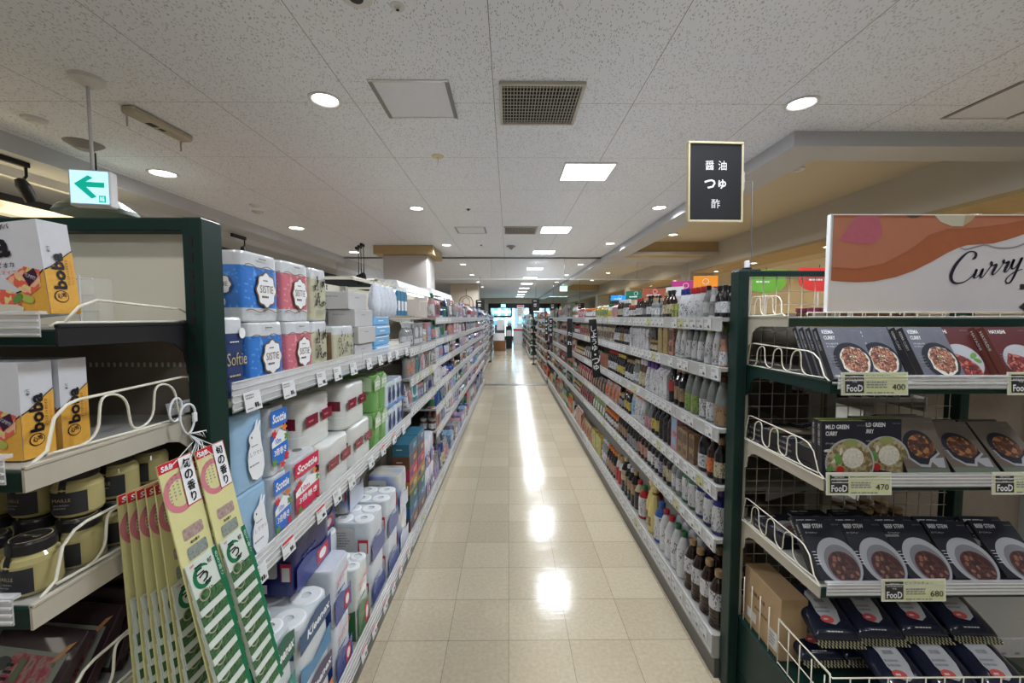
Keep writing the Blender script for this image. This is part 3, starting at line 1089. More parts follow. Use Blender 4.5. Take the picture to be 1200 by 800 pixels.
post(.930, .9725, 1.672, 1.738, 1.79, 1.672, t, .955)
post(1.86, 1.90, 1.672, 1.738, 1.79, 1.672, t, 1.88)
MB().box(.945, 1.90, 1.685, 1.725, 1.768, 1.79, M_GREEN, .002).build('top_bar', t)
q = MB()
x = .992
while x < 1.86:
    q.tube([(x, 1.700, .15), (x, 1.700, 1.768)], .0017, M_MESH, 5)
    x += .0535
z = .17
while z < 1.76:
    q.tube([(.975, 1.703, z), (1.86, 1.703, z)], .0017, M_MESH, 5)
    z += .053
q.box(.975, .992, 1.690, 1.706, .12, 1.765, M_BEIGE)
q.build('mesh_back', t)
MB().box(.975, 1.86, 1.255, 1.70, .0, .10, M_GREEN).box(.975, 1.86, 1.225, 1.70, .10, .335, M_GREEN, .004).build('base', t)


def rack_shelf(z, yf, end_mat, x0=.975, x1=1.86, yb=1.695, th=.032, bracket=True, rail=True, front=M_GREEN):
    s = MB().box(x0 + .004, x1 - .004, yf + .01, yb, z - .006, z, M_SHELF)
    s.box(x0 + .004, x1 - .004, yf, yf + .012, z - th, z - .002, front, .002)
    s.box(x0 + .02, x1 - .02, yf + .012, yf + .016, z - th, z - .004, front)
    so = s.build('shelf', RK if x0 > 0 else LK)
    for xx, sg in ((x0, 1), (x1 - .004, -1)) if x0 > 0 else ((x1 - .004, 1), (x0, 1)):
        e = MB()
        pts = [(yf, z + .004), (yf, z - th)]
        dep = yb - yf
        pts += [(yb - .10, z - th - .002), (yb - .07, z - th - .010), (yb - .045, z - th - .030), (yb - .036, z - .105), (yb - .004, z - .125), (yb - .004, z + .006)]
        n = len(pts)
        vs = [(xx, a, b_) for a, b_ in pts] + [(xx + .004, a, b_) for a, b_ in pts]
        fs = [list(range(n))[::-1], [n + i for i in range(n)]] + [(i, (i + 1) % n, n + (i + 1) % n, n + i) for i in range(n)]
        e.add(vs, fs, end_mat)
        e.box(xx - .002, xx + .006, yf, yb - .005, z + .001, z + .007, end_mat, .001)
        e.build('bracket', so)
    if rail:
        rl = MB().box(x0 + .012, x1 - .012, yf - .014, yf - .012, z - th * .45, z + .026, M_CLEAR).box(x0 + .012, x1 - .012, yf - .014, yf - .002, z + .022, z + .027, M_CLEAR)
        for k in range(4):
            zz = z - .010 + k * .0105
            rl.box(x0 + .012, x1 - .012, yf - .017, yf - .0135, zz, zz + .003, mat('rail_rib', (0.62, 0.61, 0.60), 0.25))
        rl.build('price_rail', so)
    return so


s1 = rack_shelf(1.600, 1.440, M_BEIGE, rail=False)
s2 = rack_shelf(1.400, 1.236, M_GREEN)
s3 = rack_shelf(1.095, 1.246, M_BEIGE)
s4 = rack_shelf(.752, 1.243, M_BEIGE)
# wire gallery along the front of the top shelf
q = MB()
for z, x1 in ((1.603, 1.86), (1.618, 1.86)):
    q.tube([(1.052, 1.452, z), (x1, 1.452, z)], .0018, M_WIRE, 6)
xx = 1.052
while xx < 1.86:
    q.tube([(xx, 1.452, 1.600), (xx, 1.452, 1.618)], .0016, M_WIRE, 6)
    xx += .098
q.build('wire_gallery', s1)
wire_guard(s1, .985, 1.690, 1.470, 1.606, .075, n=2)
wire_guard(s2, .985, 1.690, 1.255, 1.406, .088, n=3)
wire_guard(s3, .985, 1.690, 1.262, 1.101, .098, n=3)
wire_guard(s4, .985, 1.690, 1.262, .758, .095, n=3)
# wire basket front on the base
q = MB()
for i in range(9):
    y = 1.66 - i * .055
    q.tube([(.985, y, .335), (.985, y, .52 - i * .004)], .0022, M_WIRE, 6)
q.tube([(.985, 1.44, .34), (.985, 1.44, .50), (.985, 1.20, .51), (.985, 1.19, .36)], .0026, M_WIRE, 6)
for z in (.34, .42, .505):
    q.tube([(.985, 1.44, z), (.985, 1.19, z), (1.86, 1.19, z)], .0024, M_WIRE, 6)
for i in range(15):
    xx = 1.04 + i * .058
    q.tube([(xx, 1.19, .335), (xx, 1.19, .505)], .002, M_WIRE, 6)
q.build('wire_basket', t)


def food_tag(x, z, y, price, label, parent_label):
    w, h = .083, .0285
    K = 2.42
    o = MB()
    o.box(-w / 2, w / 2, 0, .0015, 0, h, mat('tag_plastic', (0.72, 0.72, 0.66), 0.3))
    o.rect(-w / 2 + .0018, w / 2 - .0018, .0018, h - .0018, -.0005, mat('tag_green', (0.60, 0.64, 0.37), 0.5))
    o.rect(-w / 2 + .004, -w / 2 + .0275, .003, h - .003, -.0010, mat('tag_black', (0.03, 0.03, 0.035), 0.5))
    xx = -w / 2 + .0157
    o.txt('ISETAN', xx, h * .80, -.0015, .0018, M_WHITE, w=.012)
    o.txt('MITSUKOSHI', xx, h * .69, -.0015, .0018, M_WHITE, w=.020)
    o.txt('THE', xx, h * .585, -.0015, .0016, M_WHITE, w=.006)
    o.txt('FooD', xx, h * .31, -.0015, .0085, M_WHITE, w=.020, bold=.02)
    if parent_label:
      o.txt(parent_label, .006, h * .84, -.0015, .0032, M_BLACK, w=.036)
    o.lines(-.011, .02, h * .3, h * .62, -.0015, M_GREY, 3, seed=5)
    o.lines(-.011, .038, h * .07, h * .17, -.0015, M_GREY, 1, seed=8)
    if price:
      o.txt(price, w / 2 - .0125, h * .36, -.0015, .0075, M_BLACK, w=.0165)
    o.v = [(a * K, b_ * 1.5, c * K) for a, b_, c in o.v]
    t_ = o.build('price_tag', loc=(x, y, z), rot=(radians(-4), 0, 0))
    return tag(t_, label, 'price tag', 'green price tags on the curry display')


food_tag(1.096, 1.368, 1.218, '400', 'green 400 yen price tag under the keema curry boxes', 'クミンはじけるキーマカレー')
food_tag(1.598, 1.368, 1.218, '', 'green price tag under the hayashi beef boxes, cut by the picture edge', '')
food_tag(1.072, 1.058, 1.228, '470', 'green 470 yen price tag under the green curry boxes', '酸味とうまみのグリーンカレー')
food_tag(1.583, 1.058, 1.228, '', 'green price tag under the brown bowl boxes, cut by the picture edge', '')
food_tag(1.256, .722, 1.224, '680', 'green 680 yen price tag under the beef stew boxes', 'ビーフシチュー')

# ---------------------------------------------------------------- boba and mustard rack (end of the paper goods shelving)
LK = thing('end_display_rack', 'dark green end display rack with cream back panel holding boba boxes and mustard', 'display rack', (0, 0, 0))
post(-.702, -.660, .905, .972, 1.815, .905, LK, -.684)
post(-1.62, -1.58, .905, .972, 1.815, .905, LK, -1.60)
MB().box(-1.60, -.668, .908, .968, 1.786, 1.815, M_GREEN, .003).build('top_bar', LK)
MB().box(-1.58, -.702, .945, .957, 1.575, 1.786, M_CREAM).box(-.712, -.7025, .925, .945, 1.575, 1.74, mat('steel_strip', (0.2, 0.19, 0.17), .4)).build('upper_panel', LK)
q = MB().box(-1.58, -.702, .945, .957, .1, 1.572, M_PEG)
xx = -1.56
while xx < -.71:
    q.rect(xx, xx + .006, 1.488, 1.498, .9435, mat('pale_perforation', (0.55, 0.53, 0.42), 0.4))  # row of perforations drawn as pale marks on the board
    xx += .0135
q.build('lower_panel', LK)
MB().box(-1.58, -.702, .50, .94, 0, .10, M_GREEN).build('base', LK)
a1 = rack_shelf(1.583, .648, M_DARK, -1.58, -.700, .943, th=.028, front=M_GREEN)
a2 = rack_shelf(1.378, .592, M_BEIGE, -1.58, -.700, .943)
a3 = rack_shelf(1.172, .590, M_BEIGE, -1.58, -.700, .943)
a4 = rack_shelf(.930, .590, M_BEIGE, -1.58, -.700, .943)
a5 = rack_shelf(.50, .590, M_BEIGE, -1.58, -.700, .943)
wire_guard(a2, -.708, .935, .610, 1.384, .085, n=2, r=.0026)
wire_guard(a3, -.708, .935, .610, 1.178, .085, n=2, r=.0026)
wire_guard(a4, -.708, .935, .610, .936, .085, n=2, r=.0026)
q = MB()
q.tube([(-.708, .66, 1.586), (-.708, .69, 1.618), (-.708, .72, 1.630), (-.708, .90, 1.618), (-.708, .925, 1.606), (-.708, .93, 1.586)], .0024, M_WIRE, 8)
q.tube([(-.708, .645, 1.586), (-.708, .655, 1.592), (-.708, .935, 1.592)], .0024, M_WIRE, 8)
q.build('wire_guard', a1)
# clear stepped holder on the boba shelf
CLR = clear_plastic('very_clear_plastic', (0.8, 0.8, 0.76), 0.12)
q = MB()
for k, (z0, z1, w) in enumerate(((1.586, 1.612, .052), (1.612, 1.642, .047), (1.642, 1.672, .045))):
    q.box(-.81, -.81 + w, .772, .7735, z0, z1, CLR).box(-.81, -.81 + w, .771, .7745, z1 - .002, z1, M_CLEAR)
q.box(-.758, -.7565, .74, .80, 1.586, 1.672, CLR).box(-.758, -.756, .739, .742, 1.586, 1.674, M_CLEAR)
q.box(-.81, -.758, .74, .80, 1.586, 1.588, CLR)
tag(q.build('riser_stand'), 'empty clear plastic riser stand beside the tilted boba box', 'display stand')
# price card clipped above the hanging strips
q = MB().box(-.030, .030, 0, .0015, -.014, .014, M_PAPER).lines(-.024, .02, .002, .010, -.0006, M_GREY, 2, seed=4).txt('226', .016, -.006, -.0006, .006, M_BLACK, bold=.01)
tag(q.build('price_card', loc=(-.712, .905, 1.405), rot=(0, radians(-8), radians(40))), 'white price card clipped on the wire guard beside the white carabiners', 'price card')

# ================================================================ PRODUCTS ON THE CURRY DISPLAY
M_SLATE = mat('slate_print', (0.115, 0.12, 0.15), 0.38, var=.25, scale=35)
M_NAVYP = mat('dark_navy_print', (0.018, 0.019, 0.030), 0.5, var=.15, spec=.22)
M_KEEMA = blotch('minced_curry', [(0.05, 0.012, 0.01), (0.32, 0.12, 0.07), (0.14, 0.04, 0.03), (0.46, 0.24, 0.15), (0.20, 0.07, 0.04), (0.10, 0.03, 0.02)], 210, .5, 3, vor=True)
M_RICE = blotch('rice_print', [(0.48, 0.45, 0.36), (0.72, 0.70, 0.62)], 260, .5)
M_HAY = blotch('hayashi_print', [(0.06, 0.004, 0.006), (0.24, 0.015, 0.02), (0.12, 0.01, 0.01), (0.42, 0.13, 0.09), (0.18, 0.01, 0.015)], 150, .4, 3, vor=True)
M_STEW = blotch('stew_print', [(0.03, 0.008, 0.008), (0.09, 0.02, 0.018), (0.05, 0.012, 0.012), (0.16, 0.06, 0.04)], 120, .4, 3, vor=True)
M_SOUP = blotch('green_soup', [(0.28, 0.22, 0.11), (0.40, 0.33, 0.19), (0.16, 0.12, 0.05), (0.34, 0.26, 0.14)], 90, .45, 3, vor=True)
M_BRSTEW = blotch('brown_stew', [(0.03, 0.01, 0.006), (0.12, 0.035, 0.015), (0.05, 0.015, 0.01), (0.34, 0.15, 0.05), (0.10, 0.03, 0.02)], 100, .4, 3, vor=True)
M_BOWLW = mat('white_bowl_print', (0.38, 0.39, 0.42), 0.4)
M_PR_OR = mat('orange_carton_edge', (0.62, 0.40, 0.12), 0.5)
M_PR_GR = mat('olive_carton_edge', (0.26, 0.30, 0.10), 0.5)
M_TAUPE = mat('taupe_print', (0.13, 0.105, 0.085), 0.4, var=.15)
M_SPINE = mat('dark_spine', (0.035, 0.031, 0.032), 0.5, var=.1, spec=.22)
M_MAROON = mat('maroon_print', (0.085, 0.012, 0.014), 0.38, var=.2)
M_LEAFG = mat('leaf_green', (0.12, 0.28, 0.06), 0.5, var=.3)
M_TOMATO = mat('tomato_red', (0.45, 0.03, 0.02), 0.4)


def leaf_shape(cx, cz, w, h, y, m, q, ang=0.0):
    pts = []
    for k in range(12):
        a = 2 * pi * k / 12
        px, pz = w * cos(a) * (1 - .25 * cos(a)), h * sin(a)
        pts.append((cx + px * cos(ang) - pz * sin(ang), cz + px * sin(ang) + pz * cos(ang)))
    q.sheet(pts, y, m)


def curry_box(kind):
    """carton: origin at the bottom edge of its front face, w x h x d"""
    w, h, d = .138, .178, .022
    col = {'keema': M_SLATE, 'hayashi': M_MAROON, 'green': M_NAVYP, 'beef': M_NAVYP, 'bowl': M_TAUPE}[kind]
    top = {'keema': M_PR_OR, 'hayashi': M_MAROON, 'green': M_PR_GR, 'beef': M_SPINE, 'bowl': M_TAUPE}[kind]
    q = MB()
    q.box(-w / 2, w / 2, 0, d, 0, h, col)
    q.rect(-w / 2 + .0006, w / 2 - .0006, 0, 0, 0, col)
    # top flap colour
    q.add([(-w / 2, 0, h + .0005), (w / 2, 0, h + .0005), (w / 2, d, h + .0005), (-w / 2, d, h + .0005)], [(0, 1, 2, 3)], top)
    r = random.Random(3)
    y = -.0006
    L = -w / 2
    title = {'keema': ('KEEMA', 'CURRY'), 'hayashi': ('HAYASHI',), 'green': ('MILD GREEN', 'CURRY'), 'beef': ('BEEF STEW',), 'bowl': ()}[kind]
    hh = .0135
    zt = h - .018
    for i, s in enumerate(title):
        q.txt(s, L + .010 + len(s) * .0037, zt - i * .021, y * 2.2, hh, M_WHITE if kind != 'bowl' else M_GREY, w=len(s) * .0074, bold=.02)
    if kind in ('keema', 'beef'):
      q.txt({'keema': 'クミンはじける', 'beef': 'ビーフシチュー'}[kind], L + .030, zt - len(title) * .021, y * 2.2, .006, M_WHITE, w=.040)
    if kind in ('keema', 'green'):
        q.txt('キーマカレー' if kind == 'keema' else 'グリーンカレー', L + .026, zt - len(title) * .021 - .010, y * 2.2, .006, M_WHITE, w=.032)
    q.txt('THE FOOD', w / 2 - .018, h - .014, y * 2.2, .004, M_GREY, w=.026)
    for i in range(5):
        q.rect(L + .006, L + .006 + r.uniform(.010, .020), .080 - i * .009, .0815 - i * .009, y * 2.6, M_WHITE if kind == 'beef' else M_GREY)
    if kind == 'keema':
        q.disc(.010, .060, .060, .062, y, M_NAVYP, 32)
        rr = random.Random(5)
        pts = [(.016 + (.046 + rr.uniform(-.003, .003)) * cos(a), .058 + (.050 + rr.uniform(-.003, .003)) * sin(a)) for a in [2 * pi * k / 26 for k in range(26)]]
        q.sheet(pts, y * 1.6, M_RICE)
        pts = [(.016 + (.041 + rr.uniform(-.004, .004)) * cos(a), .061 + (.044 + rr.uniform(-.004, .004)) * sin(a)) for a in [2 * pi * k / 30 for k in range(30)]]
        q.sheet(pts, y * 2.0, M_KEEMA)
        for k in range(7):
            q.disc(.012 + rr.uniform(-.010, .010), .066 + rr.uniform(-.010, .010), .0025, .0022, y * 2.4, M_LEAFG if k % 2 else M_RICE, 8)
        for k in range(5):
            q.rect(L + .010, L + .028, .074 - k * .010, .0755 - k * .010, y * 2.6, M_GREY)
    elif kind == 'hayashi':
        q.disc(.004, .055, .062, .060, y, M_BOWLW, 32)
        q.sheet([(-.055, .05), (-.035, .085), (-.01, .08), (.02, .065), (.045, .035), (.05, .0), (-.03, .0), (-.05, .02)], y * 1.6, M_HAY)
        leaf_shape(.045, .075, .014, .008, y * 2, M_LEAFG, q, .6)
        leaf_shape(.052, .055, .012, .007, y * 2, M_LEAFG, q, -.5)
    elif kind == 'green':
        q.disc(.018, .045, .078, .078, y, M_BOWLW, 36, a0=-.62, a1=pi + .25)
        q.disc(.018, .044, .073, .073, y * 1.4, M_SOUP, 36, a0=-.65, a1=pi + .25)
        q.disc(.028, .062, .034, .032, y * 2, M_RICE, 26)
        leaf_shape(-.018, .060, .010, .018, y * 2.2, M_LEAFG, q, .2)
        leaf_shape(-.044, .028, .012, .008, y * 2.2, M_LEAFG, q, .3)
        q.disc(-.012, .024, .013, .013, y * 2.2, M_TOMATO, 14)
        q.disc(.020, .110, .024, .012, y * 2.2, M_PR_GR, 16)
        for k in range(5):
            leaf_shape(-.050 + k * .02, .085 - (k % 2) * .03, .012, .005, y * 2.1, M_RICE, q, k * .7)
    elif kind == 'beef':
        q.disc(.016, .052, .068, .072, y, M_BOWLW, 36)
        q.disc(.020, .044, .054, .058, y * 1.4, mat('bowl_inner', (0.20, 0.20, 0.23), .4), 36)
        q.disc(.022, .036, .048, .046, y * 1.8, M_STEW, 32)
        rr = random.Random(8)
        for k in range(9):
            leaf_shape(.022 + rr.uniform(-.034, .034), .036 + rr.uniform(-.030, .030), .007, .005, y * 2.2, mat('meat_chunk', (0.26, 0.12, 0.08), .4, var=.3, scale=200), q, rr.uniform(0, 3))
    else:
        q.disc(-.005, .085, .050, .052, y, M_NAVYP, 32)
        q.sheet([(-.055, .075), (-.048, .045), (-.02, .022), (.01, .02), (.022, .04), (.055, .062), (.048, .075)], y * 1.2, M_BOWLW)
        q.sheet([(-.050, .078), (-.044, .05), (-.02, .03), (.006, .028), (.018, .046), (.050, .066), (.044, .080)], y * 1.6, M_NAVYP)
        q.disc(.002, .086, .042, .038, y * 2.0, M_BRSTEW, 30)
        q.sheet([(.012, .046), (.035, .02), (.058, .018), (.062, .05)], y * 1.4, M_BOWLW)
        q.rect(-.069, .069, .0, .016, y, mat('cloth_green', (0.13, 0.17, 0.12), .5))
    o = q.build('curry_box')
    # spine text on the -X side
    sq = MB()
    sq.T = Matrix(((0, 1, 0, -w / 2), (-1, 0, 0, d), (0, 0, 1, 0), (0, 0, 0, 1)))
    sq.rect(.0008, d - .0008, .001, h - .001, -.0004, M_SPINE if kind not in ('hayashi',) else mat('brown_spine', (0.11, 0.035, 0.025), .4))
    s = {'keema': 'KEEMA CURRY', 'hayashi': 'HAYASHI', 'green': 'MILD GREEN CURRY', 'beef': 'BEEF STEW', 'bowl': ''}[kind]
    if s:
      sq.txt(s, d * .42, h - .045, -.0010, .008, mat('spine_print', (0.48, 0.48, 0.48), .5), w=.068, rot=-pi / 2, bold=.01)
    sp_ = sq.build('spine_print', o)
    return o


def proto_hide(o):
    return o


CB = {k: curry_box(k) for k in ('keema', 'hayashi', 'green', 'beef', 'bowl')}
for k, o in CB.items():
    tag(o, 'x', 'box')


def lean_stack(kind, x, y, z, lean, n, labels, group, yaw=0.0, gap=.0235, dx=0.0):
    """n cartons one behind the other, all leaning back by lean"""
    for i in range(n):
        off = i * gap / max(cos(lean), .3)
        dup(CB[kind], (x + dx * i, y + off, z + .0222 * sin(lean)), (-lean, 0, yaw), labels[min(i, len(labels) - 1)], group)


GK = 'keema curry boxes'
zz = 1.4015
lean_stack('keema', 1.076, 1.262, zz, radians(28), 4, ['slate keema curry box in front, beside the wire guard', 'slate keema curry box hidden behind the front one by the wire guard'], GK, dx=-.004)
lean_stack('keema', 1.188, 1.285, zz, radians(28), 4, ['slate keema curry box in front, second from the wire guard', 'slate keema curry box behind the second front one from the wire guard'], GK)
lean_stack('keema', 1.358, 1.262, zz, radians(28), 3, ['slate keema curry box in front, just before the maroon boxes', 'slate keema curry box behind the one before the maroon boxes'], GK, yaw=radians(4))
lean_stack('hayashi', 1.462, 1.290, zz, radians(28), 3, ['maroon hayashi curry box beside the last keema curry box', 'maroon hayashi curry box behind the first maroon one'], 'maroon hayashi boxes')
lean_stack('hayashi', 1.625, 1.262, zz, radians(28), 3, ['maroon hayashi box showing its brown spine, at the picture edge', 'maroon hayashi box behind the one at the picture edge'], 'maroon hayashi boxes')
zz = 1.0965
GG = 'green curry boxes'
lean_stack('green', 1.054, 1.266, zz, radians(3), 2, ['dark mild green curry box in front, fully visible', 'dark mild green curry box behind the front one'], GG)
lean_stack('green', 1.192, 1.292, zz, radians(3), 2, ['dark mild green curry box half covered by the front one', 'dark mild green curry box behind the half covered one'], GG)
for k in range(12):
    col_, lv = k // 3, k % 3
    x, y = [(1.062, 1.325), (1.066, 1.510), (1.222, 1.350), (1.226, 1.512)][col_]
    dup(CB['green'], (x + (lv % 2) * .004, y, zz + .0225 * (lv + 1)), (-pi / 2, 0, 0), 'green curry box lying flat behind the upright ones, %s, %s' % (['guard side front pile', 'guard side rear pile', 'inner front pile', 'inner rear pile'][col_], ['lowest', 'middle', 'topmost'][lv]), GG)
lean_stack('bowl', 1.335, 1.275, zz, radians(24), 3, ['taupe box with a dark stew bowl, next to the green curry boxes', 'taupe stew bowl box behind the first taupe one'], 'taupe bowl boxes')
lean_stack('bowl', 1.485, 1.270, zz, radians(42), 2, ['taupe stew bowl box leaning far back, second of the taupe ones', 'taupe stew bowl box under the far leaning one'], 'taupe bowl boxes', yaw=radians(-3))
lean_stack('bowl', 1.640, 1.270, zz, radians(42), 2, ['taupe stew bowl box at the picture edge', 'taupe stew bowl box behind the one at the picture edge'], 'taupe bowl boxes')
zz = .7535
GB = 'beef stew boxes'
bl = ['navy beef stew box in front, first from the wire guard', 'navy beef stew box in front, second from the wire guard', 'navy beef stew box in front, third from the wire guard', 'navy beef stew box in front, fourth from the wire guard, more tilted', 'navy beef stew box in front at the picture edge']
for k, (x, ln) in enumerate(((1.062, 40), (1.205, 42), (1.350, 44), (1.500, 46), (1.665, 46))):
    lean_stack('beef', x, 1.262, zz, radians(ln), 2, [bl[k], bl[k].replace('in front', 'underneath')], GB, yaw=radians(0 if k < 3 else -3))
for k in range(6):
    x, y, lv = [(1.07, 1.56, 0), (1.07, 1.56, 1), (1.23, 1.60, 0), (1.23, 1.60, 1), (1.40, 1.60, 0), (1.40, 1.60, 1)][k]
    dup(CB['beef'], (x, y - .10, zz + .0225 * (lv + 1)), (-pi / 2, 0, 0), 'navy beef stew box lying flat at the back, ' + ['post side, lower', 'post side, upper', 'middle stack, lower', 'middle stack, upper', 'inner stack, lower', 'inner stack, upper'][k], GB)
# grey cartons at the back of the stew shelf
for k in range(8):
    x = [1.14, 1.14, 1.265, 1.265, 1.265, 1.55, 1.55, 1.68][k]
    z = [0, 1, 0, 1, 2, 0, 1, 0][k]
    q = MB().box(-.058, .058, -.05, .05, 0, .021, mat('grey_carton', (0.22, 0.22, 0.22), .5), .0015).lines(-.04, .01, .007, .014, -.0506, M_GREY, 1)
    tag(q.build('small_carton', loc=(x, 1.40, .800 + .0 + z * .0222 + .0)), 'flat grey carton stacked behind the stew boxes, ' + ['first pile lower', 'first pile upper', 'second pile lowest', 'second pile middle', 'second pile top', 'third pile lower', 'third pile upper', 'lone one near the picture edge'][k], 'box', 'flat grey cartons behind the stew boxes')
tag(MB().box(1.08, 1.74, 1.385, 1.50, .7535, .7995, mat('dark_tray', (0.035, 0.033, 0.033), .5), .003).build('display_tray'), 'low dark tray under the flat grey cartons', 'tray')

# navy noodle bags in the wire basket
M_NAVYB = mat('navy_film', (0.010, 0.014, 0.035), 0.22, var=.2, coat=.4)
M_STRIPE = blotch('gold_check_edge', [(0.02, 0.02, 0.03), (0.34, 0.31, 0.16)], 120, .35, 0, (1, 1, .2), vor=True)


def soft_bag(w, h, d, m, n=14, squish=.55):
    """pillow bag lying flat: x width, y length, z thickness; sealed edges"""
    rings = []
    M_ = 12
    for j in range(M_ + 1):
        v = -1 + 2 * j / M_
        rg = []
        for k in range(28):
            a = 2 * pi * k / 28
            ex = abs(cos(a)) ** .42 * (1 if cos(a) >= 0 else -1)
            ez = abs(sin(a)) ** .9 * (1 if sin(a) >= 0 else -1)
            th = d * .5 * (1 - abs(v) ** 3.5) ** .7 if abs(v) < 1 else 0
            th = max(th, .0012)
            wr = 1 + .012 * sin(5 * a + v * 9)
            rg.append((w / 2 * ex * wr * (1 - .03 * (1 - abs(v))), v * h / 2, d * .5 + th * ez))
        rings.append(rg)
    return rings


def noodle_bag():
    q = MB()
    w, h, d = .155, .20, .055
    PALE = mat('pale_ink', (0.25, 0.26, 0.30), .5)
    q.loft(soft_bag(w, h, d, M_NAVYB), M_NAVYB)
    T = Matrix.Translation((0, 0, d + .0012)) @ Matrix(((1, 0, 0, 0), (0, 0, 1, 0), (0, -1, 0, 0), (0, 0, 0, 1)))
    # sheet frame: x right, z(sheet) -> +y, facing up
    T = Matrix(((1, 0, 0, 0), (0, 0, 1, 0), (0, -1, 0, d + .0012), (0, 0, 0, 1)))
    lab = [(-.012, .082), (.010, .084), (.030, .066), (.040, .03), (.042, -.02), (.030, -.062), (.004, -.078), (-.026, -.070), (-.040, -.03), (-.038, .015), (-.046, .045), (-.034, .062), (-.020, .066)]
    lab = [(a * .92, b_ * .88 + .004) for a, b_ in lab]
    q.sheet(lab, 0, mat('bag_label', (0.50, 0.51, 0.54), .35), T)
    q.lines(-.028, .018, .044, .062, -.0006, PALE, 2, M=T)
    q.lines(-.02, .03, .008, .034, -.0006, PALE, 1, M=T, seed=4)
    q.lines(-.032, .022, -.026, .002, -.0006, PALE, 2, M=T, seed=9)
    q.disc(-.014, -.046, .022, .014, -.0006, mat('salmon_red', (0.62, 0.10, 0.09), .4), 18, M=T)
    q.lines(-.026, -.004, -.052, -.040, -.0012, M_WHITE, 1, M=T)
    q.lines(-.04, .04, -.092, -.084, -.0006, M_WHITE, 1, M=T)
    o = q.build('noodle_bag')
    e = MB()
    for i in range(26):
        xx = -w / 2 + i * w / 26
        for j in range(3):
            e.box(xx + .0004, xx + w / 26 - .0006, -h / 2 - .024 + j * .008, -h / 2 - .0165 + j * .008, d * .5 - .004, d * .5 - .001 + (j % 2) * .0006, mat('gold_fleck', (0.40, 0.37, 0.20), .35) if (i + j) % 2 else M_NAVYB)
    return o, e.build('sealed_edge', o)


nb, ne = noodle_bag()
tag(nb, 'x', 'noodle bag')
GN = 'navy noodle bags in the wire basket'
pos = [(1.145, 1.46, .500, 'far row, first from the cardboard box'), (1.300, 1.465, .502, 'far row, second from the cardboard box'), (1.460, 1.47, .505, 'far row, third from the cardboard box'), (1.63, 1.47, .505, 'far row, at the picture edge'),
       (1.290, 1.335, .405, 'near row, first from the basket side'), (1.450, 1.335, .405, 'near row, second from the basket side'), (1.612, 1.335, .405, 'near row, at the picture edge')]
for x, y, z, s in pos:
    dup(nb, (x, y, z), (radians(22), 0, radians(-3)), 'glossy navy noodle bag with white leaf shaped label, ' + s, GN)
for x, y, z, s in ((1.12, 1.50, .385, 'buried in the far row beside the cardboard box'), (1.28, 1.50, .385, 'buried second in the far row'), (1.44, 1.50, .385, 'buried third in the far row'), (1.60, 1.50, .385, 'buried last in the far row')):
    dup(nb, (x, y, z), (radians(16), 0, 0), 'glossy navy noodle bag ' + s, GN)
t = thing('cardboard_box', 'brown printed cardboard box at the back of the wire basket', 'box', (1.045, 1.56, .336), (0, 0, radians(0)))
MB().box(-.05, .05, -.115, .115, 0, .235, M_CARD, .002).build('carton', t)
q = MB()
q.T = Matrix(((0, 1, 0, -.05), (-1, 0, 0, 0), (0, 0, 1, 0), (0, 0, 0, 1)))
q.lines(-.07, .07, .135, .165, -.0008, mat('box_ink', (0.16, 0.08, 0.04), .6), 1)
q.lines(-.04, .05, .09, .11, -.0008, mat('box_ink', (0.16, 0.08, 0.04), .6), 1, seed=6)
q.rect(.05, .10, .02, .09, -.0006, M_PAPER)
q.rect(-.09, -.03, .03, .07, -.0006, M_PAPER)
q.lines(.055, .095, .03, .08, -.0012, M_GREY, 4)
q.build('print', t)

# curry sign board
M_SBOARD = mat('sign_board_white', (0.60, 0.58, 0.60), 0.30, var=.03)
M_TERRA = mat('terracotta_print', (0.36, 0.115, 0.052), 0.35, var=.06)
M_TERRA2 = mat('terracotta_light', (0.42, 0.165, 0.095), 0.35, var=.05)
t = thing('sign_board', 'large white and terracotta sign board reading Curry on top of the curry display', 'sign', (1.130, 1.456, 1.618))
MB().box(-.004, .80, 0, .012, 0, .338, M_SBOARD, .001).build('board', t)
MB().box(-.006, .802, -.002, .014, .338, .3415, M_WHITE).box(-.008, -.004, -.002, .014, 0, .3415, M_WHITE).build('edge_strip', t)
q = MB()
H_ = .338


def SP(px, py):     # sign-local coordinates from distances measured on the sign (225 wide x 108 high units)
    return (px * .003095, H_ - py * .003095)


top = [SP(1, 0), SP(226, 0)]
wavep = [(226, 18), (215, 22), (200, 27), (185, 31), (170, 32), (155, 33), (145, 36), (132, 42), (115, 52), (95, 62), (75, 69), (50, 74), (30, 75), (12, 74), (1, 73)]
q.sheet([SP(1, 0)] + [SP(a, b_) for a, b_ in wavep[::-1]] + [SP(226, 0)], -.0008, M_TERRA)
q.sheet([SP(1, 3), SP(1, 58), SP(30, 60), SP(60, 54), SP(90, 38), SP(110, 22), SP(130, 15), SP(160, 14), SP(195, 10), SP(225, 3)], -.0014, M_TERRA2)
q.sheet([SP(8, 28), SP(20, 10), SP(27, 1), SP(50, 1), SP(55, 10), SP(56, 22), SP(48, 32), SP(35, 32), SP(20, 30)], -.0020, mat('magenta_print', (0.42, 0.11, 0.15), .35, var=.1, scale=40))
q.sheet([SP(115, 0), SP(122, 7), SP(135, 12), SP(148, 12), SP(157, 6), SP(162, 0)], -.0020, mat('beige_print', (0.50, 0.47, 0.36), .35))
q.sheet([SP(148, 12), SP(157, 6), SP(162, 0), SP(150, 0)], -.0026, mat('tan_print', (0.42, 0.32, 0.19), .35))
q.sheet([SP(82, 0), SP(88, 3), SP(94, 3), SP(102, 0)], -.0020, mat('brown_print', (0.10, 0.05, 0.035), .4))
# hand-lettered word, strokes with thick and thin


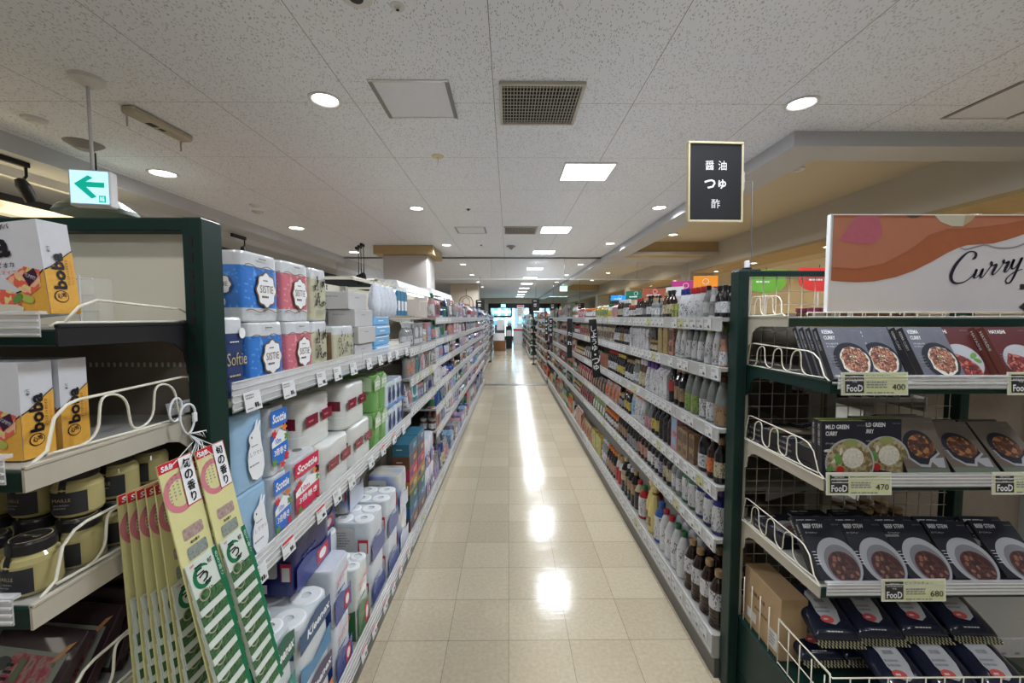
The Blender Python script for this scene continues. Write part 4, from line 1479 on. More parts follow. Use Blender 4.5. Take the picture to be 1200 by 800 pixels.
def stroke(q, pts, ws, y, m):
    P_ = [Vector(SP(*p)) for p in pts]
    # Catmull-Rom smoothing
    out, wo = [], []
    for i in range(len(P_) - 1):
        p0, p1, p2, p3 = P_[max(i - 1, 0)], P_[i], P_[i + 1], P_[min(i + 2, len(P_) - 1)]
        for k in range(6):
            u = k / 6
            out.append(.5 * ((2 * p1) + (-p0 + p2) * u + (2 * p0 - 5 * p1 + 4 * p2 - p3) * u * u + (-p0 + 3 * p1 - 3 * p2 + p3) * u ** 3))
            wo.append(ws[i] * (1 - u) + ws[i + 1] * u)
    out.append(P_[-1]); wo.append(ws[-1])
    L_, R_ = [], []
    for i in range(len(out)):
        d = (out[min(i + 1, len(out) - 1)] - out[max(i - 1, 0)])
        if d.length < 1e-9: d = Vector((1, 0))
        d.normalize()
        nrm = Vector((-d.y, d.x)) * wo[i] * .66 * .003095
        L_.append(out[i] + nrm); R_.append(out[i] - nrm)
    vs = [(p.x, y, p.y) for p in L_] + [(p.x, y, p.y) for p in R_]
    n = len(L_)
    q.add(vs, [(i, i + 1, n + i + 1, n + i) for i in range(n - 1)], m)


INKC = mat('sign_ink', (0.018, 0.016, 0.030), .4)
# coordinates in sign units, traced from the lettering
stroke(q, [(161, 49), (164, 47), (165, 43), (162, 40.5), (156, 41), (149, 47), (142, 56), (138, 66), (139, 73), (144, 76), (152, 75), (160, 70), (166, 63)], [1.0, 2.2, 2, 1, 1.2, 2.2, 2.8, 3, 2.6, 1.6, 1, .8, .8], -.0024, INKC)
stroke(q, [(166, 63), (167, 60), (165, 66), (164, 69), (166, 70), (171, 66), (174, 60), (172, 66), (172, 69), (174, 69), (178, 64)], [.6, 2, 2.4, 1.8, .8, .7, 2, 2.4, 1.5, .8, .7], -.0024, INKC)
stroke(q, [(178, 64), (182, 58), (184, 54), (183, 52), (182, 54), (185, 56), (189, 55), (187, 60), (185, 65), (187, 66), (192, 61)], [.7, .8, 1.5, 1.5, .8, 1, 2.2, 2.4, 2, .8, .7], -.0024, INKC)
stroke(q, [(192, 61), (196, 55), (198, 51), (197, 50), (196, 52), (199, 53), (203, 52), (201, 57), (199, 62), (201, 63), (205, 58)], [.7, .8, 1.5, 1.5, .8, 1, 2.2, 2.4, 2, .8, .7], -.0024, INKC)
stroke(q, [(205, 58), (208, 52), (209, 49), (207, 55), (207, 59), (210, 59), (215, 53), (218, 47), (215, 55), (211, 66), (207, 74), (203, 76), (201, 73), (204, 68), (211, 63), (219, 60)], [.7, 1.5, 2.2, 2.4, 1.6, .8, .8, 2.2, 2.2, 2, 1.4, 1.2, 1, .8, .8, .8], -.0024, INKC)
stroke(q, [(145, 35), (152, 38), (165, 35), (175, 33), (188, 36), (205, 36), (218, 32), (226, 26)], [.3, 1.2, 1.4, 1.2, 1.2, 1.3, 1.4, 1.5], -.0024, mat('grey_line', (0.26, 0.23, 0.26), .5))  # thin grey line along the terracotta edge
q.sheet([SP(218, 77), SP(226, 77), SP(226, 83), SP(218, 83)], -.0024, M_SPINE)
q.sheet([SP(218, 103), SP(226, 96), SP(238, 96), SP(238, 108), SP(226, 108)], -.0024, M_SPINE)
q.sheet([SP(226, 77), SP(240, 77), SP(240, 83), SP(226, 83)], -.0024, M_SPINE)
q.build('print', t)
t['label'] = 'large white and terracotta sign board reading Curry on top of the curry display'
tag(MB().tube([(1.22, 1.475, 1.600), (1.22, 1.475, 1.66)], .006, M_CLEAR).box(1.19, 1.25, 1.47, 1.50, 1.6005, 1.605, M_CLEAR).build('sign_holder'), 'small clear foot behind the curry sign board', 'sign holder')

# aisle sign on a rod
t = thing('aisle_sign', 'black aisle sign in gold frame with white characters, on a rod above the green post', 'sign', (.862, 1.75, 2.162), (radians(0), radians(-1.0), radians(5)))
MB().box(-.115, .115, 0, .012, -.157, .157, M_DARK, .001).build('board', t)
q = MB()
for a, b_, c, d in ((-.121, .121, .155, .164), (-.121, .121, -.164, -.155), (-.121, -.113, -.155, .155), (.113, .121, -.155, .155)):
    q.box(a, b_, -.004, .016, c, d, M_GOLD, .0015)
q.build('frame', t)
q = MB()
M_CH = mat('sign_character_white', (0.85, 0.85, 0.85), .5)
for s, x, z in (('醤', -.028, .068), ('油', .028, .068), ('つ', -.026, -.008), ('ゆ', .028, -.008), ('酢', 0, -.088)):
    q.txt(s, x, z, -.0012, .038, M_CH, bold=0 if s in '醤油酢' else .025)
q.build('characters', t)
q = MB().box(.121, .128, .0, .012, -.03, .045, M_CLEAR, .001)
q.tube([(.128, .006, -.02), (.128, .006, .006), (.165, .006, .006), (.165, .006, -.318)], .003, mat('steel_rod', (0.30, 0.30, 0.31), .3, metal=.6), 8)
q.build('rod', t)
t2 = MB().box(-.05, .05, -.022, .03, 0, .012, M_DARK, .004).cyl(.011, .012, .048, M_WHITE, 14, b=.002).box(-.014, .014, -.014, .014, .012, .02, M_DARK, .002)
t2.build('foot', t, loc=(.150, .008, -.372))

# POP cards above the sauces, hung along the spine of the shelving
for (y, z0, z1, w, col, lab, s) in [(2.78, 1.754, 1.879, .15, (0.90, 0.30, 0.02), 'orange hanging card above the red capped bottles', '和'), (3.09, 1.755, 1.874, .20, (0.50, 0.04, 0.24), 'magenta hanging card above the dark bottles', '酢・ぽん酢'),
                                (3.74, 1.77, 1.862, .22, (0.33, 0.085, 0.05), 'brown hanging card above the sauce bottles', 'めんつゆ'), (4.3, 1.786, 1.875, .20, (0.01, 0.10, 0.06), 'dark green hanging card above the sauce bottles', 'だし'),
                                (4.9, 1.80, 1.862, .22, (0.02, 0.25, 0.62), 'blue hanging card farthest along the sauce shelving', '味噌'), (2.95, 1.72, 1.81, .05, (0.015, 0.03, 0.03), 'narrow dark card beside the orange hanging card', 'た'),
                                ]:
    q = MB()
    mm = mat('card_%02d' % int(y * 10), col, .45)
    hw, hh = w / 2, (z1 - z0) / 2
    q.box(-hw, hw, 0, .002, -hh, hh, mm, .0008)
    q.lines(-w * .32, w * .3, -hh * .6, -hh * .05, -.0008, M_WHITE, 1, seed=int(y * 10))
    if w > .05: q.disc(0, hh * .4, .02, .02, -.0008, M_WHITE, 14).disc(0, hh * .4, .017, .017, -.0012, mm, 14)
    q.tube([(0, .001, hh), (0, .001, hh + .008)], .0015, M_DARK)
    q.tube([(0, .004, -hh), (0, .004, 1.600 - (z0 + z1) / 2)], .003, M_CLEAR)
    tag(q.build('hanging_card', loc=(1.32 if w > .05 else 1.30, y, (z0 + z1) / 2), rot=(0, 0, radians(-20))), lab, 'hanging card', 'coloured cards above the sauces')
for (x, y, z, col, s, lab) in ((1.28, 2.06, 1.775, (0.16, 0.42, 0.05), 'お茶', 'green round-bottomed card above the curry rack, seen through the mesh'), (1.50, 2.0, 1.78, (0.78, 0.06, 0.05), 'P', 'red round-bottomed card above the curry rack')):
    q = MB()
    mm = mat('round_card_' + lab[:3], col, .45)
    pts = [(-.10, .06), (-.10, .0)] + [(.10 * cos(a), .0 + .055 * sin(a)) for a in [pi + pi * k / 12 for k in range(1, 12)]] + [(.10, .0), (.10, .06)]
    q.sheet(pts, 0, mm)
    q.sheet(pts[::-1], .002, mm)
    if s == 'P': q.txt(s, 0, .03, -.0008, .022, M_WHITE)
    q.lines(-.05, .05, -.005, .01, -.0008, M_WHITE, 1)
    q.tube([(0, .001, .06), (0, .001, .075)], .0015, M_DARK)
    q.tube([(0, .004, -.05), (0, .004, 1.600 - z)], .003, M_CLEAR)
    tag(q.build('hanging_card', loc=(x, y, z)), lab, 'hanging card', 'round-bottomed cards')
q = MB().box(-.055, .055, 0, .002, 0, .055, M_PAPER).lines(-.045, .045, .016, .042, -.0008, M_GREY, 1).box(-.035, .035, .0, .01, -.125, 0, mat('pale_pink_card', (0.50, 0.42, 0.44), .5))
tag(q.build('shelf_card', loc=(.985, 2.46, 1.727), rot=(0, 0, radians(-50))), 'pale shelf card reading BLENDING standing among the top shelf bottles', 'shelf card')

# vertical black banners clipped to the sauce shelving
M_BAN = mat('banner_black', (0.014, 0.014, 0.016), .45)
for (y, z0, z1, s, w, lab, tilt) in [(3.985, 1.02, 1.585, 'しょうゆ・つゆ', .072, 'nearest vertical black banner with white kana on the sauce shelving', 5), (5.80, 1.03, 1.585, 'たれ', .072, 'second vertical black banner on the sauce shelving', 0),
                                (8.37, 1.08, 1.585, 'みりん', .072, 'third vertical black banner on the sauce shelving', 0), (9.34, 1.08, 1.585, 'だし', .068, 'fourth vertical black banner, by the dark floor strip', 0)]:
    q = MB()
    h = z1 - z0
    q.box(-w / 2, w / 2, 0, .012, 0, h, M_BAN, .001)
    if len(s) > 3:
        q.txt(s, 0, h - .09, -.0008, .056, M_CH, vert=True, bold=.01)
    elif y > 7:
        for i in range(4):
            q.lines(-.022, .022, h * .3 + i * .09, h * .3 + i * .09 + .05, -.0008, M_CH, 2, seed=i + 2)
    else:
        for i, ch in enumerate(s):
            q.txt(ch, 0, h * .62 - i * .13, -.0008, .055, M_CH, bold=.01)
    q.box(-.004, .004, .012, .04, h * .9, h * .93, M_DARK)
    tag(q.build('shelf_banner', loc=(.858, y, z0), rot=(0, radians(-tilt), 0)), lab, 'banner', 'black category banners')

# small black category signs and a white poster, farther off
for (x, y, z, w, h, s, lab) in [(.16 + .75, 13.9, 2.02, .26, .40, '麺', 'black category sign over the end of the sauce shelving, nearest the white poster'), (1.75, 16.3, 2.0, .26, .30, '酒', 'small black category sign behind the sauce shelving'), (2.8, 16.3, 2.03, .36, .28, '菓子', 'small wide black category sign behind the yellow topped goods'),
                           (-.98, 14.3, 2.03, .30, .36, '洗剤', 'black category sign over the end of the household goods shelving')]:
    q = MB().box(-w / 2, w / 2, 0, .012, -h / 2, h / 2, M_BAN, .001)
    q.lines(-w * .25, w * .25, -h * .15, h * .15, -.0008, M_CH, 2, seed=3)
    q.lines(-w * .3, w * .3, h * .28, h * .4, -.0008, M_CH, 1)
    q.tube([(0, .006, h / 2), (0, .006, (3.12 if x > 2.5 else 3.0) - z)], .004, M_DARK)
    tag(q.build('aisle_sign', loc=(x, y, z)), lab, 'sign', 'small black category signs')
q = MB().box(-.16, .16, 0, .006, -.27, .27, M_WHITE).rect(-.14, .14, .19, .24, -.0008, M_RED).lines(-.12, .12, -.2, .15, -.0008, M_GREY, 5).tube([(0, .003, .27), (0, .003, 1.1)], .003, M_DARK)
tag(q.build('poster', loc=(.55, 19.0, 1.90)), 'white hanging poster with a red heading by the far windows', 'poster')

# ================================================================ PRODUCTS ON THE BOBA RACK
M_BOBAW = mat('boba_white', (0.62, 0.62, 0.66), .42, var=.04, scale=90)
M_BOBAO = mat('boba_orange', (0.72, 0.38, 0.06), .45, var=.12, scale=160)
M_INK = mat('boba_ink', (0.012, 0.010, 0.016), .45)
M_FRUIT = blotch('fruit_print', [(0.72, 0.62, 0.22), (0.72, 0.12, 0.08), (0.80, 0.45, 0.28), (0.62, 0.06, 0.06)], 120, .4, 1, vor=True)
M_PURP = mat('dark_purple_badge', (0.05, 0.015, 0.04), .4)


def boba_box():
    w, h, d = .20, .150, .046       # origin: bottom right front corner
    q = MB().box(-w, 0, 0, d, 0, h, M_BOBAW)
    y = -.0006
    # orange landscape of the front
    c1 = [(-w, .05), (-.16, .052), (-.13, .046), (-.10, .035), (-.07, .032), (-.04, .040), (-.015, .058), (0, .070)]
    q.sheet([(-w, 0), (0, 0)] + c1[::-1], y, M_BOBAO)
    for i in range(len(c1) - 1):
        (a, b_), (c, e) = c1[i], c1[i + 1]
        q.sheet([(a, b_ - .001), (c, e - .001), (c, e + .0012), (a, b_ + .0012)], y * 1.6, M_INK)
    q.txt('boba', -.105, .116, y * 2, .042, M_INK, w=.115, bold=.035)
    q.txt('ボバ', -.052, .143, y * 2, .008, M_INK, w=.016, bold=.02)
    q.txt('インスタントタピオカ', -.095, .083, y * 2, .008, M_INK, w=.10, bold=.01)
    q.txt('パッションフルーツティー', -.095, .072, y * 2, .007, M_RED, w=.105)
    # cup of fruit on its side, fruit heap, red caption
    q.sheet([(-.062, .062), (-.030, .030), (-.008, .044), (-.006, .070), (-.030, .078)], y * 2, M_FRUIT)
    q.sheet([(-.034, .064), (-.014, .074), (-.010, .060), (-.026, .046)], y * 3, M_PURP)
    q.txt('YUMMY', -.021, .061, y * 4, .006, M_BOBAW, w=.018, rot=-.5)
    q.disc(-.078, .026, .036, .020, y * 2.6, M_FRUIT, 22)
    q.disc(-.078, .012, .038, .010, y * 3, mat('cup_lip', (0.66, 0.62, 0.50), .3), 22)
    leaf_shape(-.045, .030, .010, .006, y * 3.2, M_LEAFG, q, .6)
    leaf_shape(-.030, .026, .012, .006, y * 3.2, mat('passion_green', (0.42, 0.46, 0.10), .4), q, -.4)
    q.rect(-.125, -.098, .056, .068, y * 3, mat('caption_red', (0.55, 0.12, 0.08), .4))
    q.lines(-.123, -.100, .058, .066, y * 4, M_BOBAW, 2)
    o = q.build('boba_box')
    s = MB()
    s.T = Matrix(((0, 0, 0, .0), (1, 0, 0, 0), (0, 0, 1, 0), (0, 0, 0, 1)))    # sheet x -> +y ; faces +X
    s.T = Matrix(((0, -1, 0, 0), (1, 0, 0, 0), (0, 0, 1, 0), (0, 0, 0, 1)))
    c2 = [(0, .070), (.010, .076), (.020, .084), (.030, .093), (.040, .101), (d, .106)]
    s.sheet([(0, 0), (d, 0)] + c2[::-1], -.0006, M_BOBAO)
    for i in range(len(c2) - 1):
        (a, b_), (c, e) = c2[i], c2[i + 1]
        s.sheet([(a, b_ - .0008), (c, e - .0008), (c, e + .0010), (a, b_ + .0010)], -.0012, M_INK)
    s.txt('boba', .020, .070, -.0016, .020, M_INK, w=.060, rot=pi / 2, bold=.035)
    s.txt('ボバ', .010, .104, -.0016, .005, M_INK, w=.010, rot=pi / 2, bold=.02)
    s.txt('インスタントタピオカ', .0335, .068, -.0016, .0042, M_INK, w=.042, rot=pi / 2, bold=.01)
    s.txt('パッションフルーツティー', .0395, .068, -.0016, .0038, M_RED, w=.040, rot=pi / 2)
    s.disc(.019, .028, .011, .010, -.0012, M_INK, 20)
    s.disc(.019, .028, .0095, .0085, -.0016, M_BOBAO, 20)
    s.txt('心地', .019, .030, -.002, .009, M_INK, w=.014, rot=.3, bold=.02)
    s.build('side_print', o)
    return o


bb = boba_box()
tag(bb, 'x', 'box')
GBB = 'boba drink boxes'
dup(bb, (-.730, .668, 1.6065), (0, radians(-6.0), radians(-1)), 'white and orange boba drink box tilted on the top shelf of the cream panelled rack', GBB)
dup(bb, (-.978, .700, 1.587), (0, 0, 0), 'white and orange boba drink box standing behind the tilted one', GBB)
dup(bb, (-.742, .628, 1.381), (0, 0, 0), 'upright boba drink box in front on the second shelf of the cream panelled rack', GBB)
dup(bb, (-.742, .684, 1.381), (0, 0, radians(1)), 'upright boba drink box second from the front, beside the wire guard squiggle', GBB)
dup(bb, (-.955, .630, 1.381), (0, 0, 0), 'upright boba drink box beyond the front one, cut by the picture edge', GBB)

M_MUST = mat('mustard_glass', (0.44, 0.38, 0.17), .08, coat=.5, var=.1)  # colour darkened to hold the shade of the shelf above
M_LID = mat('black_lid', (0.02, 0.018, 0.02), .3)
M_LIDP = mat('gold_print', (0.45, 0.36, 0.18), .4)


def mustard_jar():
    t = thing('mustard_jar', 'x', 'jar')
    MB().lathe([(0, 0), (.027, 0), (.031, .003), (.0335, .008), (.0335, .050), (.031, .058), (.026, .064), (.026, .066), (0, .066)], M_MUST, 28).build('glass', t)
    q = MB().lathe([(.027, .064), (.0285, .066), (.0285, .080), (.027, .083), (0, .0835)], M_LID, 28)
    q.lathe([(.024, .0836), (.0225, .0838)], M_LIDP, 28)
    q.txt('MAILLE', 0, 0, 0, .006, M_LIDP, w=.030, M=Matrix(((1, 0, 0, 0), (0, 0, 1, 0), (0, -1, 0, .0842), (0, 0, 0, 1))))
    q.build('lid', t)
    q = MB()
    a0, a1 = -pi / 2 - .95, -pi / 2 + .95
    q.lathe([(.0338, .008), (.0338, .038), (.0338, .046)], mat('black_label', (0.03, 0.03, 0.035), .4), 16, a0=a0, a1=a1)
    q.txt('MAILLE', 0, .034, -.0345, .0055, M_LIDP, w=.026)
    q.lines(-.012, .014, .018, .028, -.0345, M_GREY, 2)
    q.build('label', t)
    q = MB()
    for z0, z1, r0, r1 in ((.044, .058, .0342, .0318), (.058, .066, .0318, .0292), (.066, .0842, .0292, .0290)):
        q.lathe([(r0, z0), (r1, z1)], M_LID, 4, a0=-pi / 2 - .17, a1=-pi / 2 + .17)
    q.add([(-.005, -.029, .0846), (.005, -.029, .0846), (.005, .0, .0846), (-.005, .0, .0846)], [(0, 1, 2, 3)], M_LID)
    q.build('seal_strip', t)
    return t


mj = mustard_jar()
GM = 'black lidded mustard jars'
rown = ['front row', 'second row', 'third row', 'back row']
coln = ['beside the wire guard', 'second in from the wire guard', 'third in from the wire guard', 'fourth in from the wire guard']
for i in range(3):
    for j in range(4):
        dup(mj, (-.752 - .072 * i + RND.uniform(-.002, .002), .640 + .071 * j, 1.173), (0, 0, RND.uniform(-.2, .5)), 'black lidded mustard jar, lower layer, %s, %s' % (rown[j], coln[i]), GM)
        if j >= 1:
            dup(mj, (-.758 - .072 * i, .648 + .071 * j, 1.173 + .0855), (0, 0, RND.uniform(-.3, .6)), 'black lidded mustard jar, upper layer, %s, %s' % (rown[j], coln[i]), GM)

# dark picture boxes on the shelf under the jars
M_DKBOX = mat('dark_brown_box', (0.035, 0.018, 0.022), .22, coat=.4, var=.2)
M_MEALP = blotch('meal_print', [(0.10, 0.10, 0.07), (0.35, 0.20, 0.17), (0.30, 0.02, 0.05), (0.24, 0.26, 0.20)], 55, .3, 2)
q = MB().box(-.085, .085, 0, .018, 0, .135, M_DKBOX, .0015)
q.rect(-.072, .072, .008, .100, -.0006, mat('pale_photo', (0.24, 0.25, 0.20), .4))
q.rect(-.030, .060, .012, .094, -.0012, M_MEALP)
q.sheet([(-.072, .008), (-.02, .008), (-.045, .04), (-.072, .05)], -.0014, mat('crimson_print', (0.20, 0.01, 0.025), .35))
q.rect(-.010, .004, .014, .088, -.0018, mat('moss_print', (0.13, 0.15, 0.08), .4))
q.disc(-.04, .078, .016, .010, -.0018, mat('charcoal_dish', (0.06, 0.06, 0.06), .3), 16)
q.lines(-.030, -.012, .045, .082, -.0020, M_BLACK, 4)
q.sheet([(.048, .085), (.062, .092), (.078, .118), (.066, .112)], -.002, mat('twig_print', (0.50, 0.25, 0.10), .4))
dk = q.build('meal_box')
tag(dk, 'x', 'box')
GD = 'dark brown picture boxes'
for k, (x, y, z, ln, yw, s) in enumerate([(-.835, .63, .934, 40, -8, 'front, beside the wire guard'), (-.820, .69, .936, 34, -6, 'behind the front one beside the wire guard'), (-.815, .74, .934, 26, -4, 'third back beside the wire guard'), (-.81, .79, .934, 20, -3, 'rearmost beside the wire guard'), (-1.02, .63, .934, 42, -8, 'front, second from the wire guard'), (-1.01, .69, .934, 36, -6, 'behind, second from the wire guard')]):
    dup(dk, (x, y, z + .0185 * sin(radians(ln)) + .002), (radians(-ln), 0, radians(yw)), 'dark brown picture box below the mustard jars, ' + s, GD)
for k in range(5):
    q = MB().box(-.07, .07, 0, .03, 0, .10, M_DKBOX, .002).rect(-.05, .05, .02, .08, -.0006, M_MEALP)
    tag(q.build('meal_box', loc=(-.80 - (k // 3) * .16, .62 + (k % 3) * .07, .502)), 'dark box on the bottom shelf under the picture boxes, ' + ['front near the strips', 'middle near the strips', 'rear near the strips', 'front inner', 'middle inner'][k], 'box', GD + ' low')

# hanging seasoning strips
M_SYEL = mat('strip_yellow', (0.66, 0.62, 0.30), .45, var=.06)
M_SRED = mat('strip_red', (0.55, 0.02, 0.035), .4)
M_SPINK = mat('strip_pink', (0.62, 0.20, 0.24), .45)
M_SGRN = mat('sachet_green', (0.012, 0.15, 0.065), .4, var=.15)
M_HERB = blotch('herb_print', [(0.01, 0.04, 0.015), (0.05, 0.13, 0.05), (0.10, 0.20, 0.09)], 190, .35, 3)
M_SACW = mat('sachet_white', (0.60, 0.65, 0.58), .3)
M_FOIL = blotch('sachet_window', [(0.08, 0.11, 0.10), (0.30, 0.33, 0.30), (0.16, 0.19, 0.18)], 150, .3, 2)
M_FOILP = blotch('sachet_window_pink', [(0.30, 0.18, 0.16), (0.46, 0.36, 0.32)], 150, .3, 2)


def rrect(q, x0, x1, z0, z1, r_, y, m):
    pts = []
    for cx, cz, a in ((x1 - r_, z1 - r_, 0), (x0 + r_, z1 - r_, pi / 2), (x0 + r_, z0 + r_, pi), (x1 - r_, z0 + r_, 3 * pi / 2)):
        for k in range(5):
            b_ = a + k * pi / 8
            pts.append((cx + r_ * cos(b_), cz + r_ * sin(b_)))
    q.sheet(pts, y, m)


def sachet():
    w, h = .076, .098
    q = MB()
    q.box(-w / 2, w / 2, 0, .0022, -h, 0, M_SACW)
    # green brush ring
    n = 26
    for k in range(n):
        a0, a1 = radians(35) + radians(290) * k / n, radians(35) + radians(290) * (k + 1) / n
        th = .007 * (.3 + sin(pi * (k + .5) / n) ** .7)
        cx, cz, R_ = -.010, -.034, .022
        q.sheet([(cx + (R_ - th) * cos(a0), cz + (R_ - th) * sin(a0)), (cx + R_ * cos(a0), cz + R_ * sin(a0)), (cx + R_ * cos(a1), cz + R_ * sin(a1)), (cx + (R_ - th) * cos(a1), cz + (R_ - th) * sin(a1))], -.0005, M_SGRN)
    q.txt('有機', .014, -.016, -.0012, .010, M_BLACK, w=.012, bold=.02)
    for i, (ch, x) in enumerate((('三', -.014), ('つ', -.008), ('葉', -.002))):
        q.txt(ch, x, -.020 - i * .017, -.0012, .017, M_BLACK, bold=.03)
    q.rect(.026, w / 2, -h, 0, -.0010, M_SGRN)
    q.txt('旬の香り', .032, -.034, -.0016, .007, mat('pale_green_ink', (0.5, 0.68, 0.55), .5), w=.050, rot=-pi / 2)
    q.rect(-w / 2, .026, -h + .012, -h + .034, -.0008, M_HERB)
    q.disc(-.018, -.066, .013, .011, -.0014, mat('soup_bowl', (0.40, 0.34, 0.25), .4), 18)
    q.disc(-.018, -.066, .0105, .0085, -.0018, M_HERB, 18)
    q.sheet([(-w / 2, -h), (.026, -h), (.026, -h + .012), (-w / 2, -h + .010)], -.0014, M_SACW)
    q.txt('S&B', -.026, -.006, -.0012, .004, M_RED, w=.010)
    return q.build('sachet')


SA = sachet()


def strip_header():
    w = .080
    q = MB().box(-w / 2, w / 2, 0, .0025, -.46, 0, M_SYEL)
    q.rect(-w / 2, w / 2, -.017, 0, -.0005, M_SRED)
    q.txt('S&B', -.022, -.009, -.0012, .010, M_WHITE, w=.026, bold=.03, shear=.1)
    # pink ring and slogan
    n = 22
    for k in range(n):
        a0, a1 = radians(70) + radians(250) * k / n, radians(70) + radians(250) * (k + 1) / n
        cx, cz, R_, th = -.006, -.062, .036, .011
        q.sheet([(cx + (R_ - th) * cos(a0), cz + (R_ - th) * sin(a0)), (cx + R_ * cos(a0), cz + R_ * sin(a0)), (cx + R_ * cos(a1), cz + R_ * sin(a1)), (cx + (R_ - th) * cos(a1), cz + (R_ - th) * sin(a1))], -.0006, M_SPINK)
    q.rect(.003, .037, -.094, .0, -.0014, M_SRED)
    q.rect(.004, .036, -.092, -.001, -.0018, M_WHITE)
    for i, ch in enumerate('旬の香り'):
        q.txt(ch, .020, -.015 - i * .0215, -.0026, .019, M_BLACK, bold=.03)
    for i in range(3):
        q.lines(-.030 + i * .010, -.025 + i * .010, -.078 + i * .005, -.034 + i * .005, -.0016, M_GREY, 7, seed=i)
    rrect(q, -.022, .026, -.150, -.128, .005, -.0008, M_FOILP)
    rrect(q, -.022, .026, -.188, -.164, .005, -.0008, M_FOIL)
    q.txt('旬の香り', .0, -.157, -.0012, .006, M_BLACK, w=.022, bold=.03)
    return q


def seasoning_strip(loc, rot, label, n=9, detailed=True):
    t = thing('seasoning_strip', label, 'hanging strip', loc, rot, 'hanging seasoning strips')
    strip_header().build('backing_card', t)
    for k in range(n):
        if k == 0 and 'sa0' not in KIDS:
            o = SA
            KIDS['sa0'] = 1
        else:
            o = SA.copy()
            COL.objects.link(o)
        o.parent = t
        o.location = (0, -.0030 - .0012 * 1, -.190 - k * .0315)
        o.rotation_euler = (radians(-4.5), 0, radians(RND.uniform(-.8, .8)))
    return t


TL = radians(-11)
for k, (x, y, z, lab) in enumerate([(-.622, .762, 1.337, 'yellow seasoning strip with green herb sachets, nearer of the front pair'), (-.616, .843, 1.337, 'yellow seasoning strip with green herb sachets, farther of the front pair')]):
    seasoning_strip((x, y, z), (TL, 0, radians(90)), lab)
for k in range(5):
    seasoning_strip((-.634 - k * .0122, .772 - k * .004, 1.298 - k * .003), (radians(-5 + k * .7), 0, radians(88 - k * 1.2)), 'seasoning strip hanging behind the front pair, ' + ['first', 'second', 'third', 'fourth', 'last'][k] + ' towards the rack', n=8 if k < 2 else 6)
seasoning_strip((-.632, .858, 1.31), (radians(-6), 0, radians(90)), 'seasoning strip hidden behind the farther front strip', n=6)
# carabiners and strings
q = MB()
pts = [(-.695, .860 + .016 * cos(a) + .01 * sin(a) * .3, 1.408 + .024 * sin(a)) for a in [2 * pi * k / 20 for k in range(20)]]
q.tube(pts, .0024, M_WHITE, 8, closed=True)
tag(q.build('carabiner'), 'white plastic carabiner hooked on the wire guard', 'carabiner', 'white plastic hooks')
q = MB()
pts = [(-.680, .872 + .020 * cos(a) * (1 + .3 * sin(a)), 1.385 + .032 * sin(a)) for a in [2 * pi * k / 20 for k in range(20)]]
q.tube(pts, .0024, M_WHITE, 8, closed=True)
q.box(-.683, -.677, .886, .896, 1.375, 1.395, M_WHITE, .001)
tag(q.build('carabiner'), 'white plastic carabiner holding the strings of the seasoning strips', 'carabiner', 'white plastic hooks')
q = MB()
for k in range(10):
    y1 = .740 + k * .014
    q.tube([(-.678, .870, 1.353), (-.650 + .003 * k, .862 - .004 * k if k % 2 else .845, 1.345), (-.612 + (k % 3) * .006, y1, 1.318 if k % 2 else 1.330)], .0009, M_WHITE, 5)
for k in range(5):
    q.tube([(-.678, .870, 1.355), (-.672 + .002 * k, .880 + .008 * k, 1.352), (-.668, .890 + .007 * k, 1.345 - .004 * k)], .0008, M_WHITE, 5)
tag(q.build('string_bundle'), 'bundle of thin white strings tying the seasoning strips to the carabiner', 'string')

# ================================================================ PAPER GOODS (aisle side of the near shelving)
def superring(w, d, z, ins=0.0, n=5.0, seg=40, scal=0.0, nx=2, ny=1):
    rg = []
    for k in range(seg):
        a = 2 * pi * k / seg
        c, s_ = cos(a), sin(a)
        x = abs(c) ** (2 / n) * (1 if c >= 0 else -1) * (w / 2 - ins)
        y = abs(s_) ** (2 / n) * (1 if s_ >= 0 else -1) * (d / 2 - ins)
        if scal:
            if abs(s_) > abs(c) * d / w:
                y *= 1 - scal * (1 - abs(sin(pi * nx * (x / w + .5))))
            else:
                x *= 1 - scal * (1 - abs(sin(pi * ny * (y / d + .5))))
        rg.append((x, y + d / 2, z))
    return rg


M_WRAP = mat('clear_wrap_white', (0.60, 0.62, 0.65), .16, var=.10, scale=60, coat=.6, bump=.4)
M_ROLL = mat('roll_paper', (0.74, 0.75, 0.76), .7, var=.03)
M_ROLLP = mat('roll_paper_pink', (0.74, 0.66, 0.64), .7, var=.03)
M_HOLE = mat('roll_core', (0.16, 0.15, 0.14), .7)
M_PBOX = mat('pale_grey_box', (0.50, 0.49, 0.49), .5, var=.03)
M_BROWN = mat('brown_ink', (0.16, 0.09, 0.035), .5)


def film(name, col, rough=.22, coat=.35, var=.08, scale=45):
    return mat(name, col, rough, var=var, scale=scale, coat=coat, bump=.25)


def spotted(name, a, b_):
    return blotch(name, [a, a, a, b_], 75, .25, 1, vor=False, coat=.3)


def pack(w, h, d, nx, tiers, bands, name='roll_pack', scal=.035, n=7.0, ny=1, taper=.006):
    """wrapped multipack; bands = [(z fraction, material)...] from the bottom up"""
    q = MB()
    rings, mats = [], []
    S = 5 * tiers
    zs = [0.0, .004 / h] + [i / S for i in range(1, S)] + [1 - .006 / h, 1.0]
    for z in zs:
        ins = taper if z in (0.0, 1.0) else (.002 + .0022 * (1 - abs(sin(pi * tiers * z))))
        rings.append(superring(w, d, z * h, ins, n, 44, scal, nx, ny))
    for i in range(len(zs) - 1):
        mid = (zs[i] + zs[i + 1]) / 2
        mm = bands[-1][1]
        for f_, m_ in bands:
            if mid <= f_:
                mm = m_
                break
        mats.append(mm)
    q.loft(rings, None, mats=mats)
    return q


